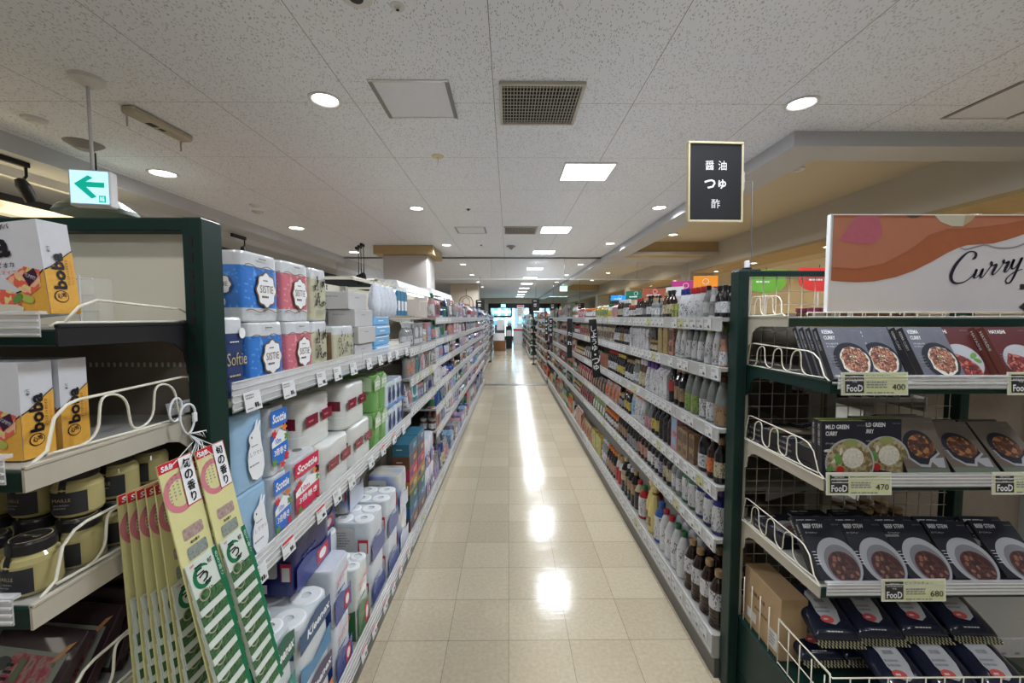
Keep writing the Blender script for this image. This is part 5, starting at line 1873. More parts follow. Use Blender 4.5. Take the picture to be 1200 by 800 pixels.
def wavy_band(q, w, z0, z1, amp, y, m, ph=0.0, side=None):
    n = 16
    pts = [(-w / 2 + w * i / n, z0) for i in range(n + 1)]
    pts += [(w / 2 - w * i / n, z1 + amp * sin(ph + 2 * pi * (1 - i / n))) for i in range(n + 1)]
    q.sheet(pts, y, m)


def medallion(q, cx, cz, rx, rz, y, s, m_txt, m_rim, m_bg):
    for k_, (m_, dy) in enumerate(((m_rim, 0), (m_bg, .0006))):
        sc = 1 - k_ * .10
        pts = []
        for k in range(48):
            a = 2 * pi * k / 48
            r_ = 1 + .07 * cos(8 * a)
            pts.append((cx + rx * sc * r_ * cos(a), cz + rz * sc * r_ * sin(a)))
        q.sheet(pts, y - dy, m_)
    q.txt(s, cx, cz + rz * .05, y - .0012, rz * .42, m_txt, w=rx * 1.35)
    q.lines(cx - rx * .5, cx + rx * .5, cz - rz * .5, cz - rz * .25, y - .0012, m_txt, 1)
    q.lines(cx - rx * .35, cx + rx * .35, cz + rz * .45, cz + rz * .6, y - .0012, m_txt, 1, seed=4)


def end_T(w, d):
    """print frame on the end wall that faces the shopper at the aisle entrance (local -X side)"""
    return Matrix(((0, 1, 0, -w / 2), (-1, 0, 0, d / 2), (0, 0, 1, 0), (0, 0, 0, 1)))


def sistie(colname, a, b_):
    w, h, d = .176, .186, .115
    C_ = spotted(colname, a, b_)
    q = pack(w, h, d, 2, 1, [(.16, M_WRAP), (.80, C_), (1, M_WRAP)], scal=.03)
    y = -.0022
    for sgn, zz_ in ((1, h * .80), (-1, h * .16)):
        pts = []
        for i in range(17):
            x = -w * .46 + w * .92 * i / 16
            pts.append((x, zz_ + .004 * sin(i * .8)))
        for i in range(16):
            q.sheet([(pts[i][0], pts[i][1] - .0012), (pts[i + 1][0], pts[i + 1][1] - .0012), (pts[i + 1][0], pts[i + 1][1] + .0012), (pts[i][0], pts[i][1] + .0012)], y, M_BROWN)
    medallion(q, .010, h * .47, .046, .050, y, 'SISTIE', M_BROWN, M_BROWN, M_WHITE)
    q.lines(-.02, .03, h * .90, h * .94, y, M_BROWN, 1)
    T_ = end_T(w, d)
    sv = q.T
    q.T = T_
    medallion(q, 0, h * .52, .030, .028, -.0022, 'SISTIE', M_BROWN, M_BROWN, M_WHITE)
    q.disc(0, h * .28, .013, .013, -.0022, M_WHITE, 14)
    q.T = sv
    return q.build('toilet_roll_pack')


def softie():
    w, h, d = .080, .200, .12
    Cn = film('softie_navy', (0.035, 0.055, 0.15))
    q = pack(w, h, d, 1, 2, [(.83, Cn), (1, M_WRAP)], scal=.01)
    q.txt('Softie', 0, h * .48, -.0025, .032, M_LIDP, w=.074)
    q.lines(-.03, .03, h * .25, h * .30, -.0025, M_LIDP, 1)
    q.lines(-.025, .025, h * .68, h * .71, -.0025, M_WHITE, 1)
    q.disc(.022, h * .80, .012, .014, -.0025, M_WHITE, 14)
    q.T = end_T(w, d)
    q.txt('Softie', 0, h * .48, -.0025, .034, M_LIDP, w=.10)
    q.lines(-.03, .03, h * .25, h * .30, -.0025, M_LIDP, 1)
    q.T = Matrix.Identity(4)
    return q.build('toilet_roll_pack')


def floral(q, x0, x1, z0, z1, y, m, seed):
    r = random.Random(seed)
    for k in range(26):
        x, z = r.uniform(x0, x1), r.uniform(z0, z1)
        if k % 3:
            leaf_shape(x, z, .007, .0032, y, m, q, r.uniform(0, 3))
        else:
            q.disc(x, z, .0045, .0045, y, m, 8)
        q.sheet([(x, z), (x + .001, z), (x + r.uniform(-.01, .01), z + .014), (x + r.uniform(-.01, .01) - .001, z + .014)], y, m)


def cream_pack(big):
    w, h, d = (.215, .165, .13) if big else (.135, .185, .115)
    Cc = film('cream_film', (0.52, 0.50, 0.36))
    q = pack(w, h, d, 2, 1, [(.10, M_WRAP), (.86, Cc), (1, M_WRAP)], scal=.03)
    y = -.0025
    floral(q, -w * .40, w * .40, h * .28, h * .80, y, M_BLACK, 4 if big else 5)
    q.txt('ORNEST', 0, h * .17, y, .014, M_GREY, w=w * .5)
    q.T = end_T(w, d)
    if big:
        q.rect(-d * .42, d * .40, h * .10, h * .86, -.0024, film('bronze_film', (0.30, 0.19, 0.11)))
        q.disc(0, h * .66, .018, .018, -.0030, M_LIDP, 18)
        q.lines(-.03, .0, h * .2, h * .5, -.0030, M_BROWN, 4)
    else:
        floral(q, -.04, .04, h * .3, h * .8, y, M_BLACK, 8)
    q.T = Matrix.Identity(4)
    return q.build('toilet_roll_pack')


def rabbit_pack():
    w, h, d = .155, .208, .20
    Cb = film('pale_blue_film', (0.30, 0.48, 0.66))
    q = pack(w, h, d, 2, 2, [(1, Cb)], scal=.02)

    def rab(cx, k):
        pts = [(-.020, -.075), (-.034, -.045), (-.036, -.010), (-.024, .018), (-.030, .032), (-.026, .045), (-.014, .052), (-.006, .058), (.004, .078), (.010, .082), (.008, .060), (.016, .074), (.022, .074), (.016, .052), (.020, .040), (.024, .010), (.032, -.020), (.034, -.055), (.024, -.080), (0, -.084)]
        q.sheet([(cx + a * k, h * .48 + b_ * k) for a, b_ in pts], -.0026, M_WHITE)
        q.disc(cx - .018 * k, h * .48 + .036 * k, .0025, .0035, -.0032, M_BLACK, 10)
        q.txt('おしりセレブ', cx, h * .44, -.0032, .013, M_GREY, w=.085)
        q.lines(cx - .02, cx + .02, h * .52, h * .55, -.0032, M_GREY, 1)
        q.lines(cx - .03, cx + .03, h * .27, h * .31, -.0032, M_GREY, 1)
    rab(.022, 1.0)
    q.T = end_T(w, d)
    rab(0, 1.0)
    q.T = Matrix.Identity(4)
    return q.build('toilet_roll_pack')


def scottie(colname, col, w, h, d, top):
    Cs = film(colname, col)
    q = pack(w, h, d, 2, 1 if h < .21 else 2, [(.04, M_WRAP), (.93, M_WRAP), (1, M_WRAP)], scal=.03)
    y = -.0026
    q.rect(-w * .44, w * .44, h * .72, h * .96, y, Cs)
    q.txt('Scottie', 0, h * .84, y - .0006, h * .13, M_WHITE, w=w * .74, bold=.03, shear=.15)
    q.rect(-w * .44, w * .44, h * .16, h * .60, y, Cs)
    q.sheet([(-w * .44, h * .5), (0, h * .66), (w * .44, h * .56), (w * .44, h * .46), (-w * .44, h * .42)], y - .0004, M_WHITE)
    q.txt('3倍巻き', 0, h * .34, y - .0008, h * .11, M_WHITE, w=w * .66, bold=.02)
    q.txt('10m', -w * .1, h * .5, y - .0008, h * .08, Cs, w=w * .3, bold=.02)
    for k, (a, b_, m_) in enumerate(((-.3, .62, M_RED), (.26, .66, mat('flower_orange', (0.75, 0.22, 0.04), .4)), (.34, .22, M_RED), (-.32, .20, M_LEAFG), (.1, .12, M_RED), (.36, .52, M_LEAFG))):
        for j in range(5):
            leaf_shape(w * a + .008 * cos(j * 1.256), h * b_ + .008 * sin(j * 1.256), .007, .004, y - .0010, m_, q, j * 1.256)
    q.T = end_T(w, d)
    q.rect(-d * .10, d * .28, h * .62, h * .90, y, Cs)
    q.lines(-d * .38, -d * .14, h * .20, h * .85, y, M_GREY, 12)
    q.lines(-d * .05, d * .3, h * .20, h * .5, y, M_RED if top else Cs, 5)
    q.T = Matrix.Identity(4)
    # rolls showing through the top wrap
    for x in (-w * .23, w * .23):
        for yy in (d * .27, d * .73):
            q.lathe([(0, .0), (.014, 0), (.016, .001)], M_HOLE, 14, c=(x, yy, h + .0005))
    return q.build('kitchen_roll_pack' if False else 'toilet_roll_pack')


def ribbed_pack():
    """clear wrapped rolls with visible paper layers and a wine red band"""
    w, h, d = .255, .185, .19
    q = MB()
    mm = blotch('stacked_paper', [(0.72, 0.72, 0.70), (0.60, 0.63, 0.60), (0.74, 0.66, 0.63)], 26, .35, 1, (.3, .3, 6.0), coat=.4)
    rings = []
    for i in range(25):
        z = h * i / 24
        ins = .006 if i in (0, 24) else (.001 + .0024 * (i % 2))
        rings.append(superring(w, d, z, ins, 5, 44, .05, 2, 2))
    q.loft(rings, mm)
    Cw = film('wine_band', (0.20, 0.008, 0.03))
    for x0, x1 in ((-w * .40, -w * .04), (w * .08, w * .42)):
        q.rect(x0, x1, h * .46, h * .68, -.0035, Cw)
        q.lines(x0 + .02, x1 - .02, h * .53, h * .6, -.0041, M_SPINK, 1)
    q.T = end_T(w, d)
    q.rect(.01, d * .4, h * .46, h * .68, -.0035, Cw)
    q.rect(-d * .12, -d * .03, h * .1, h * .2, -.0035, M_GREY)
    q.T = Matrix.Identity(4)
    return q.build('tissue_pack')


def simple_pack(name, w, h, d, base, accent, accent2=None, kind=0, tiers=1, text=None):
    q = pack(w, h, d, 2, tiers, [(1, base)], scal=.025)
    y = -.0028
    if kind == 0:       # block of colour low, script high
        wavy_band(q, w * .9, h * .03, h * .46, .012, y, accent)
        if accent2:
            q.rect(w * .05, w * .36, h * .08, h * .36, y - .0005, accent2)
            q.disc(w * .2, h * .22, w * .10, h * .09, y - .0010, M_WHITE, 16)
        if text:
            q.txt(text, 0, h * .76, y, h * .12, M_RED, w=w * .72, bold=.02, shear=.2, rot=.25)
        q.lines(-w * .3, w * .3, h * .52, h * .60, y, accent, 1)
    elif kind == 1:     # wave through the middle with a name
        wavy_band(q, w * .92, h * .58, h * .93, -.01, y, accent, 1)
        if text:
            q.txt(text, w * .08, h * .76, y - .0006, h * .14, M_WHITE, w=w * .70, bold=.03, shear=.15)
        if accent2:
            wavy_band(q, w * .92, h * .03, h * .30, .016, y, accent2, 2)
    elif kind == 2:     # bear shaped blobs in pairs
        for cx in (-w * .22, w * .24):
            q.disc(cx, h * .46, w * .13, h * .24, y, accent, 20)
            q.disc(cx, h * .74, w * .08, h * .10, y - .0004, accent, 14)
            q.disc(cx - w * .1, h * .86, .010, .008, y - .0006, accent2 or M_YEL, 10)
            wavy_band(q, .001, 0, 0, 0, y, accent)
        q.rect(-w * .44, w * .44, h * .04, h * .18, y - .0006, mat('mid_blue', (0.10, 0.24, 0.55), .35))
    q.T = end_T(w, d)
    if kind == 0 and text is None:
        rrect(q, -d * .42, d * .12, h * .35, h * .92, .012, y, M_PBOX)
        q.lines(-d * .38, d * .06, h * .45, h * .82, y - .0006, M_GREY, 6)
        q.rect(-d * .40, -d * .12, h * .08, h * .24, y, M_PAPER)
        q.rect(d * .2, d * .44, h * .3, h * .62, y, mat('el_red', (0.5, 0.03, 0.05), .4))
        q.rect(d * .23, d * .41, h * .3, h * .55, y - .0006, M_PAPER)
    elif kind == 0:
        wavy_band(q, d * .9, h * .03, h * .46, .012, y, accent)
        q.lines(-d * .3, d * .2, h * .55, h * .8, y, M_GREY, 3)
    elif kind == 1:
        wavy_band(q, d * .9, h * .58, h * .93, -.01, y, accent)
        if accent2:
            wavy_band(q, d * .9, h * .03, h * .30, .016, y, accent2, 2)
    q.T = Matrix.Identity(4)
    return q.build(name)


def add_rolls(pk, w, h, d, nx, ny, r=.048):
    for i in range(nx):
        for j in range(ny):
            MB().lathe([(.018, -.004), (.018, .0045), (r - .006, .0045), (r, .001), (r + .001, -.004)], M_ROLL, 22, c=(-w / 2 + w * (i + .5) / nx, d * (j + .5) / ny, h)).lathe([(0, -.003), (.018, -.003)], M_HOLE, 14, c=(-w / 2 + w * (i + .5) / nx, d * (j + .5) / ny, h)).build('roll_end', pk)
    return pk


def putL(proto, y0, w, z, depth, label, group, dyaw=0.0, first=True, cat=None):
    x, y = LXY(y0 + w / 2, depth)
    return dup(proto, (x, y, z), (0, 0, RZ_L + dyaw), label, group, cat=cat)


def P(o, cat):
    tag(o, 'x', cat)
    return o


GT = 'toilet roll packs'
sb = P(sistie('sistie_blue', (0.045, 0.20, 0.62), (0.12, 0.36, 0.78)), 'toilet roll pack')
sp = P(sistie('sistie_pink', (0.62, 0.17, 0.22), (0.74, 0.36, 0.38)), 'toilet roll pack')
so_ = P(softie(), 'toilet roll pack')
cb_ = P(cream_pack(True), 'toilet roll pack')
cs_ = P(cream_pack(False), 'toilet roll pack')
zt = 1.4008
putL(so_, 1.000, .08, zt, .020, 'navy toilet roll pack with gold script squeezed against the green post', GT)
putL(sb, 1.090, .176, zt, .018, 'blue toilet roll pack with white medallion on the lower layer', GT)
putL(sp, 1.272, .176, zt, .018, 'pink toilet roll pack with white medallion on the lower layer', GT)
putL(sb, 1.078, .176, zt + .188, .022, 'blue toilet roll pack with white medallion on the upper layer', GT)
putL(sp, 1.266, .176, zt + .188, .024, 'pink toilet roll pack with white medallion on the upper layer', GT)
putL(cs_, 1.446, .135, zt + .188, .026, 'cream toilet roll pack with black flowers on the upper layer', GT)
putL(cb_, 1.605, .215, zt, .016, 'wide cream and bronze toilet roll pack with black flowers, at the shelf front', GT)
putL(cs_, 1.455, .135, zt, .030, 'cream toilet roll pack hidden behind the pink packs', GT)
for k, (p_, y) in enumerate(((sb, 1.0), (sb, 1.19), (sp, 1.38), (cs_, 1.57))):
    putL(p_, y, .17, zt, .165, 'rear row toilet roll pack on the lower layer, ' + ['blue one by the post', 'second blue one', 'pink one', 'cream one'][k], GT)
    putL(p_, y, .17, zt + .188, .165, 'rear row toilet roll pack on the upper layer, ' + ['blue one by the post', 'second blue one', 'pink one', 'cream one'][k], GT)

# pale boxes of tissue
q = MB().box(-.115, .115, 0, .12, 0, .078, M_PBOX, .002).lines(-.04, .04, .050, .058, -.0006, M_GREY, 1).rect(-.113, .113, .062, .0625, -.0006, M_GREY)
q.T = end_T(.23, .12)
q.lines(-.04, .04, .052, .060, -.0006, M_GREY, 1)
tb = P(q.build('tissue_box'), 'tissue box')
for k, (y, z, dp, s) in enumerate([(1.84, 0, .03, 'bottom of the pile'), (1.86, .079, .02, 'second of the pile'), (1.85, .158, .03, 'third of the pile'), (1.83, .237, .05, 'top of the pile, seen behind the flowered pack'), (1.80, .237, .20, 'rear pile, upright above the others'), (1.80, .158, .20, 'rear pile, lower')]):
    putL(tb, y, .23, zt + z, dp, 'plain pale grey tissue box, ' + s, 'pale grey tissue boxes')
q = MB().box(-.12, .12, 0, .12, 0, .052, film('sky_blue_pack', (0.22, 0.50, 0.80)), .006).rect(-.11, .11, .040, .046, -.0008, M_WHITE).lines(-.06, .06, .018, .030, -.0008, M_WHITE, 1)
bp_ = P(q.build('tissue_pack'), 'tissue pack')
for k in range(4):
    putL(bp_, 2.10 + .01 * (k % 2), .24, zt + k * .053, .02 + .01 * (k % 2), 'sky blue flat tissue pack, ' + ['bottom', 'second', 'third', 'top'][k] + ' of its pile', 'sky blue tissue packs')

# middle shelf
zm = .9358
rb = P(rabbit_pack(), 'toilet roll pack')
putL(rb, 1.010, .155, zm, .020, 'pale blue toilet roll pack with white rabbit, on the middle shelf', GT)
putL(rb, 1.005, .155, zm + .210, .022, 'pale blue toilet roll pack with white rabbit, stacked on the other one', GT)
sc1 = P(scottie('scottie_blue', (0.03, 0.17, 0.62), .095, .20, .19, False), 'kitchen roll pack')
putL(sc1, 1.172, .095, zm, .020, 'blue and white flowered paper roll pack beside the rabbit pack, lower', GT)
putL(sc1, 1.170, .095, zm + .202, .022, 'blue and white flowered paper roll pack beside the rabbit pack, upper', GT)
sc2 = P(scottie('scottie_red', (0.60, 0.01, 0.07), .18, .205, .20, True), 'kitchen roll pack')
putL(sc2, 1.285, .18, zm, .022, 'red and white flowered paper roll pack standing alone on the middle shelf', GT)
rp_ = P(ribbed_pack(), 'tissue pack')
GRP = 'white ribbed packs with wine red band'
for k, (y, lv, dp, s) in enumerate([(1.50, 0, .02, 'lower, nearer'), (1.765, 0, .02, 'lower, farther'), (1.42, 1, .06, 'upper, nearer'), (1.72, 1, .03, 'upper, farther'), (1.22, 1, .24, 'upper rear, behind the red flowered pack'), (1.22, 0, .24, 'lower rear, behind the red flowered pack')]):
    putL(rp_, y, .255, zm + lv * .187, dp, 'white ribbed tissue pack with wine red band, ' + s, GRP)
gp = P(simple_pack('toilet_roll_pack', .10, .186, .19, film('leaf_green_film', (0.16, 0.36, 0.10)), film('pale_leaf', (0.45, 0.60, 0.38)), None, 1, text='ECO'), 'toilet roll pack')
for k in range(4):
    putL(gp, 2.045 + (k % 2) * .105, .10, zm + (k // 2) * .188, .02, 'green and pale toilet roll pack, ' + ['lower nearer', 'lower farther', 'upper nearer', 'upper farther'][k], GT)
pn = P(simple_pack('toilet_roll_pack', .165, .15, .18, film('ice_white_film', (0.60, 0.68, 0.78)), mat('navy_print', (0.012, 0.03, 0.14), .35), M_YEL, 2), 'toilet roll pack')
for k in range(4):
    putL(pn, 2.26 + (k % 2) * .172, .165, zm + (k // 2) * .152, .02, 'white and navy toilet roll pack with yellow dots, ' + ['lower nearer', 'lower farther', 'upper nearer', 'upper farther'][k], GT)

# base deck
zb = .1508
kg = P(add_rolls(simple_pack('toilet_roll_pack', .155, .245, .24, film('kx_white', (0.62, 0.66, 0.68)), film('kx_green', (0.012, 0.11, 0.07)), film('kx_teal', (0.02, 0.25, 0.20)), 1, 2, 'Kleenex'), .155, .245, .24, 2, 2, .042), 'toilet roll pack')
kb = P(add_rolls(simple_pack('toilet_roll_pack', .24, .215, .25, film('kx_white', (0.62, 0.66, 0.68)), film('kx_navy', (0.012, 0.075, 0.19)), film('kx_blue', (0.05, 0.22, 0.42)), 1, 2, 'Kleenex'), .24, .215, .25, 2, 2, .056), 'toilet roll pack')
kp = P(add_rolls(simple_pack('toilet_roll_pack', .24, .215, .25, film('kx_white', (0.62, 0.66, 0.68)), film('kx_violet', (0.035, 0.02, 0.10)), mat('flower_orange', (0.75, 0.22, 0.04), .4), 1, 2, 'Kleenex'), .24, .215, .25, 2, 2, .056), 'toilet roll pack')
putL(kg, 1.115, .155, zb, .02, 'green and white toilet roll pack on the base deck, bottom of its pile', GT)
putL(kg, 1.110, .155, zb + .2505, .02, 'green and white toilet roll pack on the base deck, top of its pile', GT)
putL(kp, 1.285, .24, zb, .02, 'violet and white toilet roll pack on the base deck under the blue one', GT)
putL(kb, 1.280, .24, zb + .220, .02, 'blue and white toilet roll pack with a dark blue wave, on the violet one', GT)
nv = P(simple_pack('toilet_roll_pack', .17, .232, .20, film('el_white', (0.62, 0.66, 0.74)), film('el_navy', (0.015, 0.045, 0.25)), mat('el_red', (0.5, 0.03, 0.05), .4), 0, 2, 'エリエール'), 'toilet roll pack')
for k, (y, lv, s) in enumerate([(1.545, 0, 'bottom of the near pile'), (1.545, 1, 'top of the near pile')]):
    putL(nv, y, .17, zb + lv * .234, .02, 'white and navy toilet roll pack with red script, ' + s, GT)
dn = P(simple_pack('toilet_roll_pack', .30, .20, .19, film('deep_navy_film', (0.012, 0.018, 0.12)), film('deep_navy_film2', (0.02, 0.04, 0.22)), mat('el_red', (0.5, 0.03, 0.05), .4), 0, 1), 'toilet roll pack')
putL(dn, 1.16, .30, zb + .465, .281, 'deep navy toilet roll pack lying at the rear above the rolls', GT).scale = (1, .8, 1)
putL(dn, 1.16, .30, zb + .262, .281, 'deep navy toilet roll pack at the rear, under the other navy one', GT).scale = (1, .8, 1)
putL(dn, 1.16, .30, zb, .281, 'deep navy toilet roll pack at the very bottom of the rear pile', GT).scale = (1, .8, 1)
gr = P(add_rolls(simple_pack('kitchen_roll_pack', .155, .33, .15, film('plant_white', (0.66, 0.70, 0.68)), film('plant_green', (0.02, 0.14, 0.035)), mat('el_red', (0.5, 0.03, 0.05), .4), 0, 2, 'エリエール'), .155, .33, .15, 2, 2, .036), 'kitchen roll pack')
putL(gr, 1.77, .155, zb, .018, 'kitchen roll pack with green plant picture standing alone on the base deck', GT)
wh = P(add_rolls(simple_pack('toilet_roll_pack', .22, .215, .21, film('el_clear', (0.60, 0.65, 0.70)), film('el_navy', (0.015, 0.045, 0.25)), None, 0, 2), .22, .215, .21, 2, 2, .05), 'toilet roll pack')
for k, (y, lv, dp, s) in enumerate([(1.75, 0, .172, 'rear pile behind the green plant pack, bottom'), (1.75, 1, .172, 'rear pile behind the green plant pack, top'), (1.99, 0, .03, 'second pile past the green plant pack, bottom'), (1.99, 1, .03, 'second pile past the green plant pack, top'), (2.225, 0, .02, 'third pile past the green plant pack, bottom'), (2.225, 1, .02, 'third pile past the green plant pack, top')]):
    putL(wh, y, .22, zb + lv * .2195, dp, 'clear wrapped white and navy toilet roll pack, ' + s, GT)
bm = blotch('blue_sheen_film', [(0.02, 0.03, 0.20), (0.35, 0.42, 0.62), (0.62, 0.60, 0.52), (0.03, 0.03, 0.08)], 5, .22, 1, (1, 1, .7), coat=.5)
bl_ = P(simple_pack('toilet_roll_pack', .21, .24, .20, bm, film('sheen_white', (0.55, 0.58, 0.70)), None, 0, 2), 'toilet roll pack')
for k, (y, lv) in enumerate([(2.46, 0), (2.46, 1)]):
    putL(bl_, y, .21, zb + lv * .243, .02, 'shiny blue gradient toilet roll pack at the end of the base deck, ' + ['bottom', 'top'][k], GT)
putL(bl_, 2.05, .21, zb + .452, .16, 'shiny blue gradient toilet roll pack high at the rear of the base deck', GT)
putL(dn, 1.70, .30, zb + .440, .20, 'deep navy toilet roll pack above the clear wrapped rolls', GT)

putL(dn, 1.40, .30, zb + .470, .09, 'deep navy toilet roll pack on top of the white and navy one', GT)
# third bay: coloured tissue boxes piled on the base deck
cols = [(0.16, 0.075, 0.04), (0.03, 0.12, 0.24), (0.02, 0.10, 0.06), (0.34, 0.20, 0.03), (0.38, 0.03, 0.07), (0.14, 0.06, 0.03), (0.03, 0.13, 0.20)]
q = MB().box(-.115, .115, 0, .115, 0, .085, tint('tissue_box_colour', .4), .002).rect(-.10, -.02, .02, .06, -.0006, mat('navy_print', (0.012, 0.03, 0.14), .35)).lines(.0, .09, .03, .06, -.0006, M_WHITE, 2)
q.T = end_T(.23, .115)
q.lines(-.03, .03, .045, .055, -.0006, M_WHITE, 1)
cbx = P(q.build('tissue_box'), 'tissue box')
cn = ['brown', 'blue', 'green', 'mustard', 'crimson', 'chestnut', 'teal']
for r_ in range(2):
    for k in range(7):
        o = putL(cbx, 2.72 + r_ * .24, .23, zb + k * .0862, .02, cn[k] + ' tissue box in the ' + ['nearer', 'farther'][r_] + ' coloured pile on the base deck', 'coloured tissue boxes')
        o.color = c4(cols[k])
for k in range(2):
    putL(nv, 3.22 + k * .18, .17, zb, .02, 'white and navy toilet roll pack past the coloured boxes, ' + ['first', 'second'][k] + ' on the deck', GT)
    putL(nv, 3.22 + k * .18, .17, zb + .234, .02, 'white and navy toilet roll pack past the coloured boxes, upper ' + ['first', 'second'][k], GT)

# ================================================================ BOTTLES, JARS AND CARTONS ON THE SAUCE SHELVING
T_BODY = tint('bottle_body', .12, .4)
T_SOFT = tint('soft_bottle_body', .32, .2)
T_CAP = tint('bottle_cap', .35, .1)
T_LAB = tint('printed_label', .42, .1, ink=.85, ink_col=(.06, .05, .06), sx=210, sz=95)
T_LAB2 = tint('boxed_print', .40, .15, ink=.75, ink_col=(.10, .03, .04), sx=120, sz=70)
T_SHEEN = tint('pouch_film', .20, .5, ink=.7, ink_col=(.04, .04, .10), sx=90, sz=60)


def lathe_obj(prof, m, seg, name, parent, a0=0.0, a1=2 * pi, extra=None):
    q = MB().lathe(prof, m, seg, a0=a0, a1=a1)
    if extra: extra(q)
    return q.build(name, parent)


def bottle(name, cat, body, cap, lab, seg=16, soft=False, label_arch=False, w=1.0):
    t = thing(name, 'x', cat)
    lathe_obj(body, T_SOFT if soft else T_BODY, seg, 'body', t)
    lathe_obj(cap, T_CAP, 14, 'cap', t)
    if lab:
        q = MB()
        q.lathe(lab, T_LAB, seg)
        q.build('label', t)
    return t


def mk_protos():
    p = {}
    p['slim'] = bottle('sauce_bottle', 'bottle', [(0, 0), (.026, 0), (.029, .004), (.029, .12), (.027, .136), (.016, .156), (.0125, .168), (.0125, .185)],
                       [(.0135, .176), (.0150, .178), (.0150, .203), (.013, .206), (0, .206)], [(.0296, .030), (.0296, .100)])
    p['pet'] = bottle('soy_sauce_bottle', 'bottle', [(0, 0), (.034, 0), (.040, .006), (.040, .02), (.0385, .026), (.040, .032), (.0385, .04), (.040, .048), (.0385, .056), (.040, .064), (.040, .15), (.036, .175), (.024, .21), (.017, .222), (.015, .235)],
                      [(.0165, .230), (.0185, .232), (.0185, .256), (.016, .260), (0, .260)], [(.0405, .090), (.0405, .155), (.0385, .168)])
    p['cone'] = bottle('dressing_bottle', 'bottle', [(0, 0), (.028, 0), (.032, .005), (.032, .05), (.030, .09), (.024, .13), (.018, .155), (.017, .162)],
                       [(.0185, .160), (.0195, .162), (.0185, .198), (.0165, .201), (0, .201)], [(.0326, .015), (.0326, .05), (.0306, .09), (.0275, .11)], soft=True)
    p['sleeve'] = bottle('ponzu_bottle', 'bottle', [(0, 0), (.030, 0), (.034, .005), (.034, .10), (.031, .125), (.022, .165), (.0150, .185), (.0145, .205)],
                         [(.0155, .198), (.0175, .200), (.0175, .224), (.0150, .227), (0, .227)], [(.0346, .010), (.0346, .092)])
    p['jug'] = bottle('vinegar_bottle', 'bottle', [(0, 0), (.036, 0), (.041, .005), (.041, .13), (.039, .15), (.028, .178), (.016, .195), (.0145, .208)],
                      [(.0160, .200), (.0185, .202), (.0185, .226), (.0160, .229), (0, .229)], [(.0416, .020), (.0416, .135), (.0396, .150)])
    p['big'] = bottle('soy_sauce_jug', 'bottle', [(0, 0), (.042, 0), (.047, .006), (.047, .12), (.044, .145), (.030, .17), (.022, .18), (.021, .19)],
                      [(.0225, .186), (.0250, .188), (.0250, .212), (.0220, .216), (0, .216)], [(.0476, .02), (.0476, .085)])
    t = thing('sauce_jar', 'x', 'jar')
    lathe_obj([(0, 0), (.027, 0), (.031, .004), (.031, .070), (.026, .082), (.025, .086)], T_BODY, 16, 'body', t)
    lathe_obj([(.028, .082), (.029, .084), (.029, .100), (.027, .102), (0, .102)], T_CAP, 16, 'cap', t)
    lathe_obj([(.0316, .018), (.0316, .062)], T_LAB, 16, 'label', t)
    p['jar'] = t
    t = thing('drink_carton', 'x', 'carton')
    q = MB().box(-.034, .034, -.034, .034, 0, .175, T_LAB2, .002)
    q.add([(-.034, -.034, .175), (.034, -.034, .175), (.034, .034, .175), (-.034, .034, .175), (-.034, 0, .212), (.034, 0, .212)], [(0, 1, 5, 4), (2, 3, 4, 5), (1, 2, 5), (3, 0, 4)], T_LAB2)
    q.build('body', t)
    MB().box(-.034, .034, -.0025, .0025, .205, .232, T_CAP, .001).build('gable_fold', t)
    p['gable'] = t
    t = thing('seasoning_box', 'x', 'box')
    MB().box(-.030, .030, -.022, .022, 0, .150, T_LAB2, .0015).build('body', t)
    MB().rect(-.024, .024, .08, .13, -.0226, T_CAP).rect(-.018, .018, .02, .05, -.0226, T_CAP).build('label', t)
    p['box'] = t
    t = thing('seasoning_pouch', 'x', 'pouch')
    rg = []
    for z, dd, ww in ((0, .022, .048), (.006, .024, .05), (.05, .020, .052), (.10, .012, .052), (.128, .002, .052), (.14, .0015, .052)):
        rg.append(superring(ww * 2, dd * 2, z, 0, 2.6, 20))
    rg = [[(x, y - dd, z) for (x, y, z) in r] for r, dd in zip(rg, (.022, .024, .020, .012, .002, .0015))]
    MB().loft(rg, T_SHEEN).build('film', t)
    q = MB()
    for z0, y0, z1, y1 in ((.030, -.0238, .095, -.0150),):
        q.add([(-.030, y0, z0), (.030, y0, z0), (.030, y1, z1), (-.030, y1, z1)], [(0, 1, 2, 3)], T_CAP)
        q.add([(-.018, y0 - .001, z0 + .01), (.018, y0 - .001, z0 + .01), (.018, y0 + .0035, z0 + .03), (-.018, y0 + .0035, z0 + .03)], [(0, 1, 2, 3)], T_LAB)
    q.build('label', t)
    p['pouch'] = t
    return p


